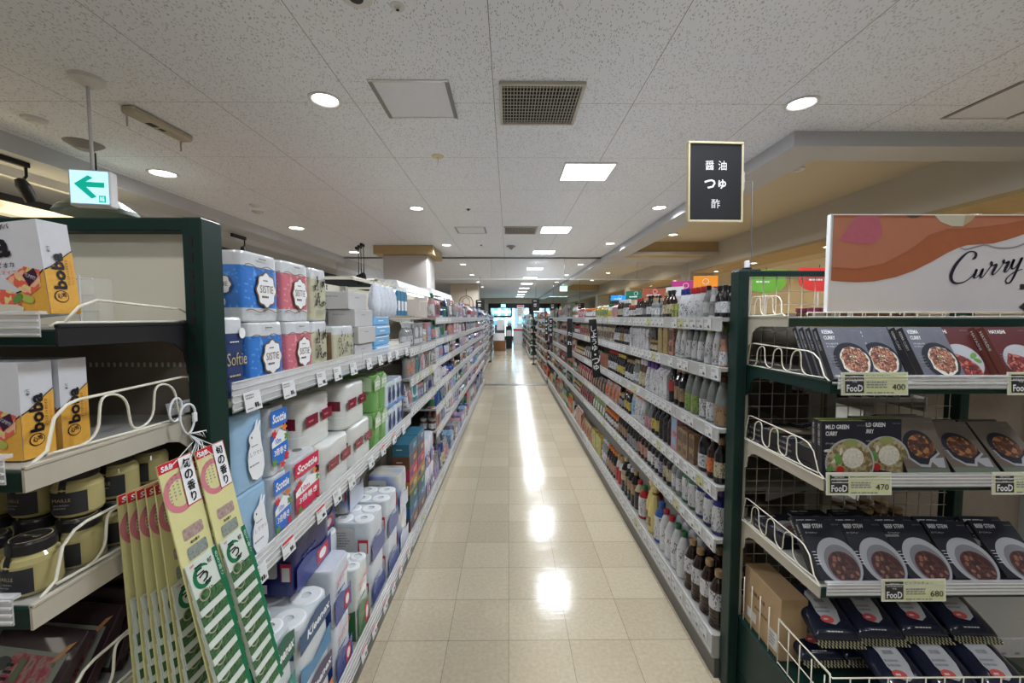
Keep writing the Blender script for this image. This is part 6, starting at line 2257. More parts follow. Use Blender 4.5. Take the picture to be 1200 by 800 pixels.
PR = mk_protos()
WID = {'slim': .064, 'pet': .086, 'cone': .070, 'sleeve': .074, 'jug': .088, 'big': .102, 'jar': .067, 'gable': .074, 'box': .066, 'pouch': .110}
DEP = {'slim': .064, 'pet': .086, 'cone': .070, 'sleeve': .074, 'jug': .088, 'big': .102, 'jar': .067, 'gable': .074, 'box': .05, 'pouch': .055}
HGT = {'slim': .206, 'pet': .26, 'cone': .201, 'sleeve': .227, 'jug': .229, 'big': .216, 'jar': .102, 'gable': .232, 'box': .15, 'pouch': .14}
C = dict(black=(.012, .010, .012), soy=(.022, .009, .006), red=(.36, .02, .025), tan=(.34, .23, .12), white=(.52, .53, .55), cream=(.44, .39, .26), yellow=(.46, .37, .08), orange=(.58, .15, .03),
         green=(.02, .13, .05), lime=(.20, .29, .07), navy=(.015, .02, .14), purple=(.08, .03, .20), pink=(.44, .22, .25), clear=(.17, .19, .18), kraft=(.26, .17, .09), gold=(.34, .25, .09), grey=(.24, .24, .25),
         blue=(.03, .09, .32), teal=(.03, .22, .25), brown=(.09, .04, .025), lilac=(.30, .26, .42), salmon=(.42, .22, .16), sky=(.20, .36, .54), mint=(.28, .46, .42))
SHW = {0: 'top shelf', 1: 'second shelf', 2: 'third shelf', 3: 'fourth shelf', 4: 'fifth shelf', 5: 'base deck'}
USED_LAB = {}
NWORD = ['', ', second run', ', third run', ', fourth run', ', fifth run', ', sixth run', ', seventh run', ', eighth run', ', ninth run', ', tenth run', ', eleventh run', ', twelfth run']
COUNT = {}


def uniq(lab):
    k = USED_LAB.get(lab, 0)
    USED_LAB[lab] = k + 1
    return lab + NWORD[min(k, 11)]


def noun(kind):
    return {'slim': 'slim bottle', 'pet': 'tall ribbed bottle', 'cone': 'tapered bottle', 'sleeve': 'sloped bottle', 'jug': 'round shouldered bottle', 'big': 'stout bottle', 'jar': 'jar', 'gable': 'gable topped carton', 'box': 'box', 'pouch': 'pouch'}[kind]


def bay_word_R(y):
    if y < 2.2: return 'by the green post'
    if y < 3.1: return 'in the second bay'
    if y < 3.98: return 'before the nearest banner'
    if y < 4.88: return 'past the nearest banner'
    return 'near the second banner'


def run(side, kind, y, n, z, shelf, body, cap, lab, rows=1, scale=1.0, gap=.003, jit=.004, words=None, back0=.012):
    """n facings of one product starting at y, with rows behind"""
    w = WID[kind] * scale + gap
    pr = PR[kind]
    d = DEP[kind] * scale
    names = {v: k for k, v in C.items()}
    where = bay_word_R(y) if side == 'R' else bay_word_L(y)
    desc = words or '%s labelled %s with %s cap' % (names.get(lab, 'pale'), noun(kind), names.get(cap, 'plain'))
    if kind in ('box', 'pouch', 'refill', 'dbox', 'wipes', 'hang') and not words:
        desc = '%s %s with %s print' % (names.get(body, 'pale'), noun(kind), names.get(cap, 'plain'))
    if kind == 'gable' and not words:
        desc = '%s %s' % (names.get(body, 'pale'), noun(kind))
    lb = uniq('%s, %s %s' % (desc, (SHW if side == 'R' else SHL)[shelf], where))
    gname = 'facing of ' + lb
    for i in range(n):
        for r_ in range(rows):
            yy = y + w * (i + .5) + RND.uniform(-jit, jit) * .4
            dp = back0 + d / 2 + r_ * (d + .004) + RND.uniform(0, jit)
            if side == 'R':
                pos = (XRF + dp, yy, z)
                rz = RZ_R
            else:
                pos = (*LXY(yy, dp), z)
                rz = RZ_L
            o = dup(pr, pos, (0, 0, rz + RND.uniform(-.25, .25) * (0 if kind in ('box', 'gable', 'pouch') else 1)), lb if r_ == 0 or True else None, gname,
                    {'body': body, 'film': body, 'cap': cap, 'label': lab if kind not in ('box', 'pouch') else cap, 'gable_fold': cap})
            o.scale = (scale, scale, scale)
            COUNT[o['category']] = COUNT.get(o['category'], 0) + 1
    return y + w * n + .004


def R_(kind, n, body, cap, lab, rows=1, scale=1.0, words=None):
    return (kind, n, C[body], C[cap], C[lab], rows, scale, words)


SEQ = {
    0: [R_('slim', 2, 'black', 'black', 'white', 2, .68), R_('cone', 1, 'white', 'white', 'grey', 1, .66), R_('slim', 1, 'grey', 'black', 'white', 2, .72), R_('cone', 3, 'white', 'red', 'white', 2, .74), R_('cone', 2, 'white', 'navy', 'white', 2, .74),
        R_('box', 2, 'lime', 'yellow', 'white', 1, .5), R_('slim', 2, 'soy', 'black', 'cream', 1, .75), R_('slim', 1, 'brown', 'tan', 'cream', 1, .72), ('skip', .10), R_('slim', 2, 'clear', 'tan', 'white', 2, .6), R_('slim', 2, 'black', 'black', 'white', 2, .7), R_('slim', 2, 'soy', 'tan', 'grey', 2, .62),
        R_('slim', 3, 'black', 'red', 'white', 2, .66), R_('jar', 3, 'brown', 'red', 'white', 2, .9), R_('cone', 3, 'soy', 'white', 'white', 1, .7), R_('slim', 3, 'black', 'white', 'cream', 1, .7), R_('gable', 4, 'pink', 'red', 'white', 1, .5), R_('cone', 4, 'white', 'green', 'yellow', 1, .6), R_('pouch', 6, 'yellow', 'green', 'white', 1, .8), R_('jar', 8, 'brown', 'orange', 'white', 1), R_('pouch', 6, 'red', 'white', 'white', 1, .8)],
    1: [R_('cone', 1, 'salmon', 'salmon', 'white', 2, .6), R_('cone', 1, 'white', 'white', 'white', 2, .98), R_('cone', 1, 'white', 'lime', 'white', 2, .98), R_('cone', 1, 'clear', 'green', 'white', 2, .95), R_('cone', 2, 'clear', 'navy', 'white', 2, .93),
        R_('cone', 2, 'white', 'cream', 'white', 2, .95), R_('box', 1, 'salmon', 'brown', 'white', 2, 1.1), R_('box', 2, 'gold', 'gold', 'white', 1, 1.28), R_('jar', 3, 'brown', 'gold', 'cream', 2, .7), R_('gable', 4, 'white', 'grey', 'white', 2, .80), R_('gable', 3, 'white', 'white', 'white', 1, .9),
        R_('slim', 3, 'black', 'black', 'white', 1, .95), R_('slim', 2, 'soy', 'tan', 'gold', 1, .95), R_('slim', 3, 'black', 'black', 'white', 1, .9), R_('pouch', 8, 'cream', 'brown', 'white', 1, .9), R_('pouch', 9, 'kraft', 'red', 'white', 1, .9), R_('jar', 6, 'brown', 'red', 'white', 1)],
    2: [R_('sleeve', 1, 'clear', 'brown', 'kraft', 2, .98), R_('sleeve', 2, 'clear', 'salmon', 'white', 2, 1.0), R_('sleeve', 2, 'clear', 'lime', 'lime', 2, 1.0), R_('slim', 2, 'black', 'tan', 'kraft', 2, 1.02), R_('pet', 1, 'black', 'black', 'red', 1, .72), R_('gable', 3, 'white', 'grey', 'white', 2, .82),
        R_('cone', 3, 'white', 'purple', 'white', 1, .95), R_('cone', 2, 'brown', 'white', 'cream', 1, .95), R_('slim', 2, 'clear', 'cream', 'white', 2, .85), R_('big', 3, 'black', 'tan', 'white', 1, .7), R_('slim', 4, 'black', 'yellow', 'yellow', 1, .85), R_('slim', 5, 'black', 'red', 'white', 1, .9), R_('box', 5, 'kraft', 'red', 'white', 1, .9), R_('pouch', 8, 'brown', 'white', 'white', 1), R_('jar', 9, 'brown', 'gold', 'cream', 1), R_('pouch', 6, 'orange', 'white', 'white', 1, .9)],
    3: [R_('slim', 1, 'black', 'tan', 'cream', 2, .98), R_('slim', 1, 'soy', 'grey', 'orange', 2, .95), R_('big', 1, 'black', 'tan', 'white', 2, .98), R_('box', 3, 'kraft', 'brown', 'white', 1, .98), R_('box', 1, 'pink', 'sky', 'white', 2, 1.35), R_('slim', 3, 'black', 'black', 'black', 2, .98), R_('slim', 2, 'black', 'tan', 'yellow', 2, .95),
        R_('sleeve', 2, 'clear', 'grey', 'pink', 2, .88), R_('cone', 3, 'white', 'orange', 'white', 2, 1.0), R_('cone', 1, 'white', 'orange', 'sky', 1, 1.1), R_('slim', 3, 'black', 'orange', 'yellow', 2, .88), R_('jar', 2, 'black', 'tan', 'grey', 2, 1.1), R_('pouch', 4, 'salmon', 'orange', 'white', 1, 1.1), R_('pouch', 6, 'brown', 'kraft', 'white', 1), R_('pouch', 8, 'red', 'cream', 'white', 1), R_('box', 10, 'green', 'white', 'white', 1, .9), R_('jar', 8, 'brown', 'green', 'white', 1)],
    4: [R_('jug', 3, 'navy', 'purple', 'white', 2, .98), R_('jug', 2, 'green', 'green', 'white', 2, .98), R_('slim', 2, 'clear', 'kraft', 'white', 2, 1.08), R_('slim', 2, 'black', 'tan', 'cream', 2, 1.08), R_('slim', 1, 'black', 'tan', 'lilac', 2, 1.08), R_('slim', 3, 'black', 'tan', 'white', 2, 1.05), R_('slim', 3, 'soy', 'cream', 'salmon', 1, 1.0),
        R_('sleeve', 4, 'black', 'tan', 'grey', 1, .9), R_('slim', 4, 'black', 'cream', 'kraft', 1, .95), R_('jar', 6, 'brown', 'orange', 'white', 1, 1.1), R_('pouch', 5, 'lime', 'white', 'white', 1), R_('pouch', 7, 'brown', 'red', 'white', 1), R_('jar', 10, 'black', 'gold', 'cream', 1)],
    5: [R_('pet', 4, 'soy', 'tan', 'white', 3, 1.0), R_('pet', 2, 'white', 'green', 'white', 3, .96), R_('pet', 2, 'white', 'red', 'white', 3, .96), R_('jug', 1, 'blue', 'blue', 'white', 1, 1.1), ('skip', .21), R_('jug', 1, 'red', 'green', 'white', 2, 1.0), R_('jug', 1, 'cream', 'red', 'black', 2, 1.0), R_('pet', 1, 'black', 'tan', 'kraft', 2, 1.0), R_('pet', 2, 'black', 'white', 'kraft', 2, .95),
        R_('pet', 1, 'black', 'cream', 'cream', 2, 1.05), R_('cone', 2, 'white', 'tan', 'red', 1, 1.2), R_('slim', 4, 'black', 'orange', 'salmon', 2, 1.1), R_('slim', 3, 'grey', 'white', 'white', 1, 1.1), R_('box', 5, 'yellow', 'lime', 'white', 1, 1.3), R_('pouch', 5, 'gold', 'red', 'white', 1, 1.2), R_('gable', 6, 'salmon', 'white', 'white', 1, .95), R_('pouch', 6, 'lime', 'white', 'white', 1, 1.2)],
}
y_wrap = 2.9
for sh, seq in SEQ.items():
    y = 1.765
    z = LEV_R[sh] + .001
    for s in seq:
        if y > 5.75: break
        if s[0] == 'skip':
            if sh == 5: y_wrap = y
            y += s[1]
            continue
        kind, n, b_, c_, l_, rows, scl, words = s
        if sh < 5:
            room = ([9.9] + [LEV_R[i - 1] - LEV_R[i] - .035 for i in range(1, 6)])[sh]
            scl = min(scl, room / HGT[kind])
        if y > 2.85: rows = min(rows, 1)
        n = max(1, min(n, int((5.78 - y) / (WID[kind] * scl + .003))))
        y = run('R', kind, y, n, z, sh, b_, c_, l_, rows, scl, words=words)

# paper wrapped yellow bottles on the base deck
M_YWR = mat('yellow_wrapping', (0.60, 0.50, 0.20), .5, var=.12, scale=60, bump=.5)
for k in range(2):
    t = thing('wrapped_bottle', 'bottle wrapped in yellow paper on the base deck, ' + ['nearer one', 'farther one'][k], 'bottle', (XRF + .06 + k * .02, y_wrap + .055 + k * .095, LEV_R[5] + .001), (0, 0, RZ_R), 'yellow paper wrapped bottles')
    rg = []
    for z, r_ in ((0, .040), (.02, .044), (.10, .046), (.16, .042), (.22, .028), (.245, .018), (.262, .016), (.275, .024), (.295, .030), (.30, .027)):
        rg.append([((r_ * (1 + (.10 if z > .2 else .03) * cos(9 * a + z * 30))) * cos(a), (r_ * (1 + (.10 if z > .2 else .03) * cos(9 * a + z * 30))) * sin(a), z) for a in [2 * pi * i / 36 for i in range(36)]])
    MB().loft(rg, M_YWR).build('wrapping', t)
    MB().lathe([(.020, .252), (.0205, .262), (.0195, .268)], M_BROWN, 16).build('neck_tie', t)
    MB().lathe([(.0475, .05), (.0478, .11)], T_LAB, 10, a0=-pi / 2 - .6, a1=-pi / 2 + .6).build('label', t, color=C['kraft'])
# maroon capped jars seen through the top of the mesh back, and goods behind it
for k in range(7):
    for j in range(2):
        o = dup(PR['jar'], (1.44 + j * .075, 1.86 + k * .0, 1.6015), (0, 0, 0)) if False else None
t = bay(.90, .45, [1.55, 1.25, .95, .65, .16], 'back to back shelving bay behind the curry rack, seen through its mesh', (1.86 - .0, 1.745, 0), pi / 2, near=False, seed=99, back=M_PEG)
t.location = (1.815, 1.76, 0)
for z, sh, wsh in ((1.551, 0, 'top shelf'), (1.251, 1, 'second shelf'), (.951, 2, 'third shelf'), (.651, 3, 'fourth shelf'), (.161, 4, 'base deck')):
    for k in range(7 if z > 1.2 else 5):
        for j in range(2):
            kind = ['jar', 'jar', 'slim', 'jar', 'slim'][sh]
            cp = [C['red'], C['cream'], C['cream'], C['tan'], C['tan']][sh]
            cp = (.16, .02, .05) if sh == 0 else cp
            o = dup(PR[kind], (1.80 - .05 - k * .068, 1.81 + j * .075 + (k % 2) * .006, z), (0, 0, 0), 'small %s behind the curry rack mesh, %s, %s' % ('maroon capped jar' if sh == 0 else 'pale capped jar' if kind == 'jar' else 'dark bottle', wsh, ['outer row', 'inner row'][j]),
                    'goods behind the curry rack mesh ' + wsh + ['a', 'b'][j], {'body': C['brown'] if kind == 'jar' else C['black'], 'cap': cp, 'label': C['white'] if sh else C['cream']})
# boards closing the back of the double shelving further on
struct('partition', MB().box(1.362, 1.372, 2.7, 9.4, 0, 1.62, M_PEG))

# ================================================================ HOUSEHOLD GOODS (aisle side, past the paper bays)
SHL = {0: 'top shelf', 1: 'second shelf', 2: 'third shelf', 3: 'fourth shelf', 4: 'fifth shelf', 5: 'sixth shelf', 6: 'base deck'}


def bay_word_L(y):
    if y < 3.59: return 'in the first household bay'
    if y < 4.49: return 'in the second household bay'
    if y < 5.39: return 'in the third household bay'
    return 'in the fourth household bay'


def mk_house():
    t = thing('pump_bottle', 'x', 'bottle')
    rg = [superring(.072 * s, .045 * s, z, 0, 3, 20) for z, s in ((0, .92), (.004, 1), (.12, 1), (.14, .85), (.15, .4), (.155, .38))]
    rg = [[(x, y - .0225 * s, z) for x, y, z in r] for r, s in zip(rg, (.92, 1, 1, .85, .4, .38))]
    MB().loft(rg, T_SOFT).build('body', t)
    MB().lathe([(.014, .15), (.015, .152), (.015, .165), (.004, .167), (.004, .178), (.010, .180), (.010, .188), (0, .189)], T_CAP, 12).box(-.004, .004, -.034, 0, .181, .187, T_CAP, .001).build('cap', t)
    MB().rect(-.028, .028, .025, .11, -.0232, T_LAB).build('label', t)
    PR['pump'] = t
    t = thing('refill_pouch', 'x', 'pouch')
    zs = (0, .008, .06, .12, .165, .185, .195)
    ds = (.024, .030, .026, .018, .008, .002, .0015)
    rg = [[(x, y - d_, z) for x, y, z in superring(.116, d_ * 2, z, 0, 3, 20)] for z, d_ in zip(zs, ds)]
    MB().loft(rg, T_SHEEN).build('film', t)
    q = MB()
    q.add([(-.035, -.0315, .03), (.035, -.0315, .03), (.035, -.0225, .12), (-.035, -.0225, .12)], [(0, 1, 2, 3)], T_CAP)
    q.add([(-.025, -.0315, .05), (.025, -.0315, .05), (.025, -.0285, .085), (-.025, -.0285, .085)], [(0, 1, 2, 3)], T_LAB)
    q.build('label', t)
    PR['refill'] = t
    t = thing('spray_bottle', 'x', 'bottle')
    MB().lathe([(0, 0), (.030, 0), (.034, .005), (.034, .09), (.028, .12), (.014, .14), (.013, .155)], T_SOFT, 16).build('body', t)
    MB().lathe([(.015, .150), (.016, .152), (.016, .168), (.010, .172)], T_CAP, 12).box(-.011, .011, -.045, .022, .172, .192, T_CAP, .004).box(-.005, .005, -.040, -.032, .145, .173, T_CAP, .001).build('cap', t)
    MB().lathe([(.0346, .02), (.0346, .085)], T_LAB, 16).build('label', t)
    PR['spray'] = t
    t = thing('detergent_box', 'x', 'box')
    MB().box(-.06, .06, -.035, .035, 0, .15, T_LAB2, .002).build('body', t)
    MB().disc(0, .09, .038, .036, -.0356, T_CAP, 20).rect(-.05, .05, .015, .045, -.0356, T_CAP).build('label', t)
    PR['dbox'] = t
    t = thing('wet_wipe_pack', 'x', 'pack')
    rg = [[(x, y - .04 * s, z) for x, y, z in superring(.15 * s, .08 * s, z, 0, 4, 24)] for z, s in ((0, .9), (.006, 1), (.04, 1), (.05, .9), (.052, .6))]
    MB().loft(rg, T_SHEEN).build('body', t)
    MB().rect(-.05, .05, .010, .040, -.0406, T_CAP).build('label', t)
    PR['wipes'] = t
    t = thing('hanging_pack', 'x', 'pack')
    MB().box(-.035, .035, -.008, .008, 0, .125, T_SHEEN, .004).box(-.035, .035, -.001, .001, .125, .15, T_CAP).build('body', t)
    MB().rect(-.028, .028, .02, .085, -.0088, T_LAB).build('label', t)
    PR['hang'] = t
    WID.update(pump=.078, refill=.122, spray=.072, dbox=.124, wipes=.155, hang=.076)
    DEP.update(pump=.05, refill=.062, spray=.09, dbox=.075, wipes=.085, hang=.02)
    HGT.update(pump=.189, refill=.195, spray=.192, dbox=.15, wipes=.052, hang=.15)


mk_house()
_n0 = noun


def noun(kind):
    return {'pump': 'pump bottle', 'refill': 'refill pouch', 'spray': 'spray bottle', 'dbox': 'carton', 'wipes': 'flat wipes pack', 'hang': 'hanging pack'}.get(kind) or _n0(kind)


pal = ['white', 'white', 'pink', 'teal', 'blue', 'green', 'lilac', 'sky', 'white', 'white', 'navy', 'cream', 'pink', 'grey', 'salmon', 'white', 'grey', 'clear', 'white', 'brown']
rl = random.Random(21)
for i, (a, b_, lv, st) in enumerate(L_BAYS):
    if i < 2 or a > 5.5: continue
    for sh, z in enumerate(lv):
        if i == 2 and sh == len(lv) - 1: continue
        room = .30 if sh == 0 else lv[sh - 1] - z - .03
        if i == 2 and sh == 0: room = .17
        y = a + .012
        while y < b_ - .06:
            kinds = [k for k in ('pump', 'refill', 'spray', 'dbox', 'cone', 'hang', 'wipes', 'box', 'jar', 'dbox', 'refill') if HGT[k] * .62 < room]
            k = rl.choice(kinds)
            s_ = min(1.05, room / HGT[k])
            w = WID[k] * s_ + .003
            n = rl.choice([1, 2, 2, 3, 3]) if k not in ('dbox', 'wipes', 'refill') else rl.choice([1, 2, 2])
            n = min(n, int((b_ - .005 - y) / w))
            if n < 1: break
            cb1, cb2, cb3 = (C[rl.choice(pal)] for _ in range(3))
            idx = 6 if z < .2 else sh
            y = run('L', k, y, n, z + .001, idx, cb1, cb2, cb3 if cb3 != cb1 else C['white'], 1 if sh < len(lv) - 2 else 2, s_)
            if k == 'wipes' and room > .12:
                pass
# shelf header boxes with lights over the household bays
M_HEAD = mat('white_header', (0.70, 0.70, 0.72), .3)
for k, (y0, y1, z) in enumerate([(2.62, 3.60, 1.775), (3.70, 4.9, 1.80)]):
    t = thing('shelf_header', 'white slanted header panel over the household bays, ' + ['nearer one', 'farther one'][k], 'header panel', (*LXY(y0, .06), z), (0, 0, RZ_L), 'white slanted header panels')
    W = y1 - y0
    q = MB()
    q.add([(0, -.02, 0), (W, -.02, 0), (W, .0, .06), (0, .0, .06), (0, .12, .01), (W, .12, .01), (W, .12, .07), (0, .12, .07)], [(0, 1, 2, 3), (4, 7, 6, 5), (0, 4, 5, 1), (3, 2, 6, 7), (0, 3, 7, 4), (1, 5, 6, 2)], M_HEAD)
    q.build('panel', t)
    MB().box(.04, W - .04, .03, .06, -.004, .006, emitter('header_strip', (1, 1, 1), 2.0)).build('light_strip', t)
    for x in (.05, W - .06):
        MB().box(x, x + .012, .10, .36, -.02, -.005, M_WIRE).box(x, x + .012, .35, .36, -.12, .0, M_WIRE).build('arm', t)
# hook bar with hanging packs over the first household bay
t = thing('hook_bar', 'cream hook bar above the pale tissue boxes', 'hook bar', (*LXY(2.02, .10), 1.785), (0, 0, RZ_L))
MB().box(0, .72, .0, .016, 0, .016, M_WIRE, .002).box(0, .012, 0, .33, 0, .014, M_WIRE).box(.71, .722, 0, .33, 0, .014, M_WIRE).build('bar', t)
for k in range(9):
    MB().tube([(.04 + k * .08, .01, .004), (.04 + k * .08, -.09, .0), (.04 + k * .08, -.10, .012)], .0018, M_WIRE, 6).build('hook', t)
M_FEATH = mat('duster_white', (0.68, 0.72, 0.80), .6, var=.2, scale=90, bump=.8)
for k in range(5):
    q = MB()
    rg = []
    for z, r_ in ((-.18, .006), (-.172, .024), (-.12, .030), (-.06, .026), (-.02, .014), (-.005, .004)):
        rg.append([(r_ * (1 + .16 * cos(7 * a + z * 60)) * cos(a), r_ * (1 + .16 * cos(7 * a + z * 60)) * sin(a), z) for a in [2 * pi * i / 28 for i in range(28)]])
    q.loft(rg, M_FEATH).tube([(0, 0, -.01), (0, 0, .006)], .003, M_YEL)
    x, y = LXY(2.14 + k * .075, .04)
    tag(q.build('duster', loc=(x, y, 1.783), rot=(0, 0, k)), 'fluffy white duster hanging from the hook bar, ' + ['first', 'second', 'third', 'fourth', 'fifth'][k] + ' from the tissue boxes', 'duster', 'white dusters on the hook bar')
for k in range(3):
    q = MB().box(-.035, .035, -.006, .006, -.17, -.02, tint('blue_pack', .3, .4, ink=.5)).box(-.035, .035, -.001, .001, -.02, .004, M_WHITE).rect(-.026, .026, -.14, -.08, -.0066, M_WHITE)
    x, y = LXY(2.545 + k * .078, .03)
    o = q.build('hanging_pack', loc=(x, y, 1.783), rot=(0, 0, RZ_L), color=(.02, .22, .42))
    tag(o, 'bright blue pack hanging from the hook bar, ' + ['first', 'second', 'third'][k] + ' past the white dusters', 'pack', 'blue packs on the hook bar')

# ================================================================ THE FAR RUNS: too many to single out
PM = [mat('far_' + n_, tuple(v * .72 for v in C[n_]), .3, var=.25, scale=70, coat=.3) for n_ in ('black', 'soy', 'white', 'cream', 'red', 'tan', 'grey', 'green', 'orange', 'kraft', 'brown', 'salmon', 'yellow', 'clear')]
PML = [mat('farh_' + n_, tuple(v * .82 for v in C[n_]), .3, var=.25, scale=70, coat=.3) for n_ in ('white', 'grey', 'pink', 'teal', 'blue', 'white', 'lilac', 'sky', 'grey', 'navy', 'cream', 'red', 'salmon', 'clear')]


def far_fill(name, label, cat, side, xf, levels, y0, y1, pal_, step, seed, depth=.05, bottles=.6, rows=1):
    r = random.Random(seed)
    q = MB()
    for si, z in enumerate(levels):
        room = .22 if si == 0 else levels[si - 1] - z - .05
        y = y0
        while y < y1:
            n = r.choice([2, 3, 3, 4, 5])
            typ = 'b' if r.random() < bottles else 'x'
            a, b_, c = (r.choice(pal_) for _ in range(3))
            h = room * r.uniform(.62, .98) if z > .3 else min(room, r.uniform(.18, .32))
            h = min(h, .30)
            w = step * r.uniform(.85, 1.2)
            for i in range(n):
                if y > y1: break
                for rw in range(rows):
                    x = xf + side * (depth + rw * .07 + r.uniform(0, .01))
                    if typ == 'b':
                        rr = min(w * .45, .04)
                        q.lathe([(rr, 0), (rr, h * .22)], a, 8, c=(x, y, z + .001))
                        q.lathe([(rr * 1.02, h * .22), (rr * 1.02, h * .5)], c, 8, c=(x, y, z + .001))
                        q.lathe([(rr, h * .5), (rr, h * .6), (rr * .42, h * .84)], a, 8, c=(x, y, z + .001))
                        q.lathe([(rr * .46, h * .84), (rr * .46, h), (0, h)], b_, 8, c=(x, y, z + .001))
                    else:
                        q.box(x - .02, x + .02, y - w * .45, y + w * .45, z + .001, z + h, a)
                        xx = x - side * .0208
                        s2 = [(xx, y - w * .3, z + h * .25), (xx, y + w * .3, z + h * .25), (xx, y + w * .3, z + h * .6), (xx, y - w * .3, z + h * .6)]
                        q.add(s2, [(0, 1, 2, 3)], b_)
                        q.add([(x - .02, y - w * .4505, z + h * .55), (x + .02, y - w * .4505, z + h * .55), (x + .02, y - w * .4505, z + h * .85), (x - .02, y - w * .4505, z + h * .85)], [(0, 1, 2, 3)], c)
                y += w
            y += r.uniform(0, .01)
    if abs(xf + .612) < 1e-6:
        q.v = [(a + .0118 * (b_ - 5.4), b_, c) for a, b_, c in q.v]
    o = q.build(name)
    return tag(o, label, cat, kind='stuff')


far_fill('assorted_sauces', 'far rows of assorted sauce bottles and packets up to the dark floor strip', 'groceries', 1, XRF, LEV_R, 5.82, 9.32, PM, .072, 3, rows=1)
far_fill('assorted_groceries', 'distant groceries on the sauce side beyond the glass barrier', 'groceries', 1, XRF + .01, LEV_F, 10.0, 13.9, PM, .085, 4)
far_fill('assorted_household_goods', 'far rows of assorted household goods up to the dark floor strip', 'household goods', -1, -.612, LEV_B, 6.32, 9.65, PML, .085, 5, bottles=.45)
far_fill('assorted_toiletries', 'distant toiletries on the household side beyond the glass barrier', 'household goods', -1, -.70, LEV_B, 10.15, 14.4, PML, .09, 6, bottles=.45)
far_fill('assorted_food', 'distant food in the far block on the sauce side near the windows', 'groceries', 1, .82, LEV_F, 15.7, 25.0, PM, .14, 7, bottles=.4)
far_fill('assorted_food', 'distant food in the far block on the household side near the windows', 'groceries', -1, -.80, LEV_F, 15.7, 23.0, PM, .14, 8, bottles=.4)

# ================================================================ END FRAMES AND THE FAR END OF THE AISLE
for k, (x0, x1, y, z1, lab) in enumerate([(.83, 1.30, 14.02, 1.78, 'tall black end frame of the sauce shelving before the far cross aisle'), (-1.10, -.62, 14.8, 1.80, 'tall black end frame of the household shelving before the far cross aisle')]):
    t = thing('rack_end', lab, 'shelving')
    MB().box(x0, x0 + .03, y, y + .04, 0, z1, M_DARK).build('post', t)
    MB().box(x1 - .03, x1, y, y + .04, 0, z1, M_DARK).build('post', t)
    MB().box(x0 + .03, x1 - .03, y, y + .04, z1 - .04, z1, M_DARK).build('top_bar', t)
    q = MB()
    for i in range(8):
        q.box(x0 + .03 + i * (x1 - x0 - .06) / 8, x0 + .034 + i * (x1 - x0 - .06) / 8, y + .01, y + .014, .1, z1 - .04, M_GREEN)
    for i in range(24):
        q.box(x0 + .03, x1 - .03, y + .01, y + .014, .12 + i * .068, .124 + i * .068, M_GREEN)
    q.build('mesh', t)
    MB().box(x0 - .03, x1, y - .05, y + .2, 0, .04, M_DARK).build('base', t)
t = thing('display_table', 'brown wooden display box with white cards near the end of the aisle', 'display', (-.42, 19.8, 0))
MB().box(-.30, .28, 0, .6, 0, .50, mat('brown_display', (0.22, 0.10, 0.035), .5), .01).build('box', t)
MB().box(-.30, .22, -.03, -.01, .50, .86, M_WHITE).build('card', t)
MB().box(-.24, .24, .1, .5, .50, 1.25, mat('dim_goods', (0.10, 0.09, 0.09), .5), .02).box(-.14, .20, .08, .10, 1.0, 1.5, M_PAPER).build('goods', t)
t = thing('display_stand', 'dark display stand with pale goods beside the brown wooden display box', 'display', (.02, 21.4, 0))
MB().box(-.16, .16, 0, .4, 0, 1.15, M_DARK, .02).build('stand', t)
MB().box(-.12, .12, -.02, 0, .65, .95, M_PAPER).box(-.10, .14, .05, .35, 1.15, 1.32, mat('dim_pale', (0.35, 0.33, 0.30), .6), .04).build('goods', t)
t = thing('checkout_counter', 'white counter with a red band in front of the bright windows', 'counter', (1.05, 25.5, 0))
MB().box(-.75, .55, 0, .6, 0, .95, M_WHITE, .01).build('body', t)
MB().box(-.76, .56, -.01, 0, .80, .90, M_RED).build('band', t)
MB().box(-.5, -.2, .1, .4, .95, 1.25, M_PAPER, .02).box(.0, .4, .1, .4, .95, 1.12, mat('dim_pale', (0.35, 0.33, 0.30), .6), .02).build('register', t)
# second exit light over the far doorway and on the sauce side
for (x, y, z, lab) in ((-.35, 27.5, 2.38, 'small green lit exit sign before the far windows'), (2.25, 17.0, 2.78, 'small lit exit sign on the lowered border beyond the glass')):
    tag(MB().box(-.16, .16, 0, .05, -.11, .11, M_TRACK, .004).rect(-.15, .15, -.10, .10, -.002, emitter('far_exit_face', (0.35, 0.85, 0.75), 1.6)).tube([(0, .02, .1), (0, .02, 3.0 - z if x < 0 else .115)], .008, M_TRACK).build('exit_sign', loc=(x, y, z)), lab, 'exit sign')
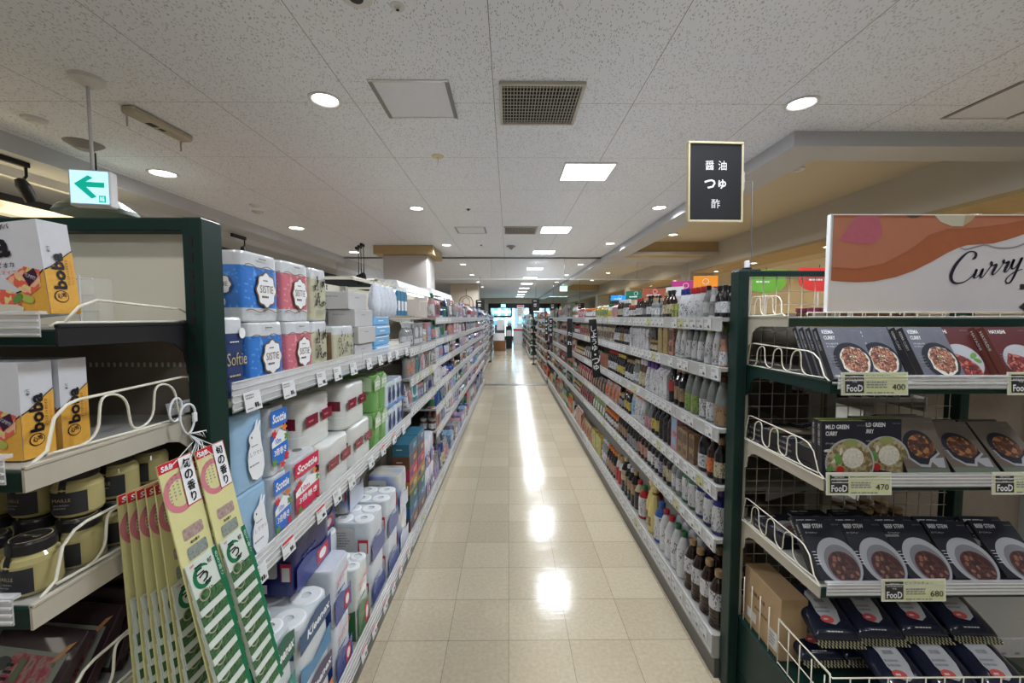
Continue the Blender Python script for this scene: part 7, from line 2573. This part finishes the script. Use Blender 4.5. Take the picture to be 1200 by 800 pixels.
# wire basket arch on the cream column
tag(MB().tube([(-.28, 0, 0), (-.28, 0, .22), (-.2, 0, .38), (0, 0, .46), (.2, 0, .38), (.28, 0, .22), (.28, 0, 0)], .012, M_BROWN).tube([(0, 0, .46), (0, 0, .75)], .01, M_BROWN).tube([(-.14, 0, 0), (-.14, 0, .3), (0, 0, .40), (.14, 0, .3), (.14, 0, 0)], .008, M_BROWN).build('wire_arch', loc=(-1.75, 17.18, 2.05)), 'thin brown wire arch on the far cream column', 'wire arch')
# neighbouring department beyond the paper goods side
t = thing('canopy_rail', 'dark slanting canopy rail of the department behind the tissue boxes', 'canopy', (-2.9, 4.6, 0))
MB().add([(-.9, -1.4, 2.20), (.5, 2.4, 1.98), (.5, 2.4, 2.04), (-.9, -1.4, 2.28), (-.86, -1.4, 2.20), (.54, 2.4, 1.98), (.54, 2.4, 2.04), (-.86, -1.4, 2.28)], [(0, 1, 2, 3), (4, 7, 6, 5), (0, 4, 5, 1), (3, 2, 6, 7), (0, 3, 7, 4), (1, 5, 6, 2)], M_DARK).build('rail', t)
for x, y, z in ((-.86, -1.3, 2.2), (.5, 2.3, 2.0)):
    MB().box(x, x + .05, y, y + .05, 0, z, M_DARK).build('post', t)
t = thing('wall_cabinet', 'tall cream cabinets of the department behind the tissue boxes', 'cabinet', (-2.4, 4.0, 0))
MB().box(-.3, .2, -.5, 3.9, 0, 1.92, M_CREAM, .01).build('body', t)
MB().box(-.31, .21, -.51, 3.91, 1.92, 2.0, mat('salmon_shelf', (0.34, 0.22, 0.18), .5)).build('cornice', t)
# aisles on the far side of both gondolas are closed off by their own shelving
t = thing('shelving_unit', 'tall grey shelving of the next aisle behind the sauce shelving', 'shelving', (3.2, 3.0, 0))
MB().box(-.2, .25, -.2, 6.3, 0, 1.62, M_SHELF, .01).build('body', t)
for k in range(5):
    MB().box(-.24, -.2, -.2, 6.3, .2 + k * .32, .26 + k * .32, M_RAILW).build('price_rail', t)
# added dark backed shelving, hides the bright floor past the curry rack
t = bay(.9, .45, [1.55, .16], 'added dark backed shelving hiding the bright floor past the curry rack', (1.93, 1.76, 0), 0, near=False, seed=98, back=M_PEG)
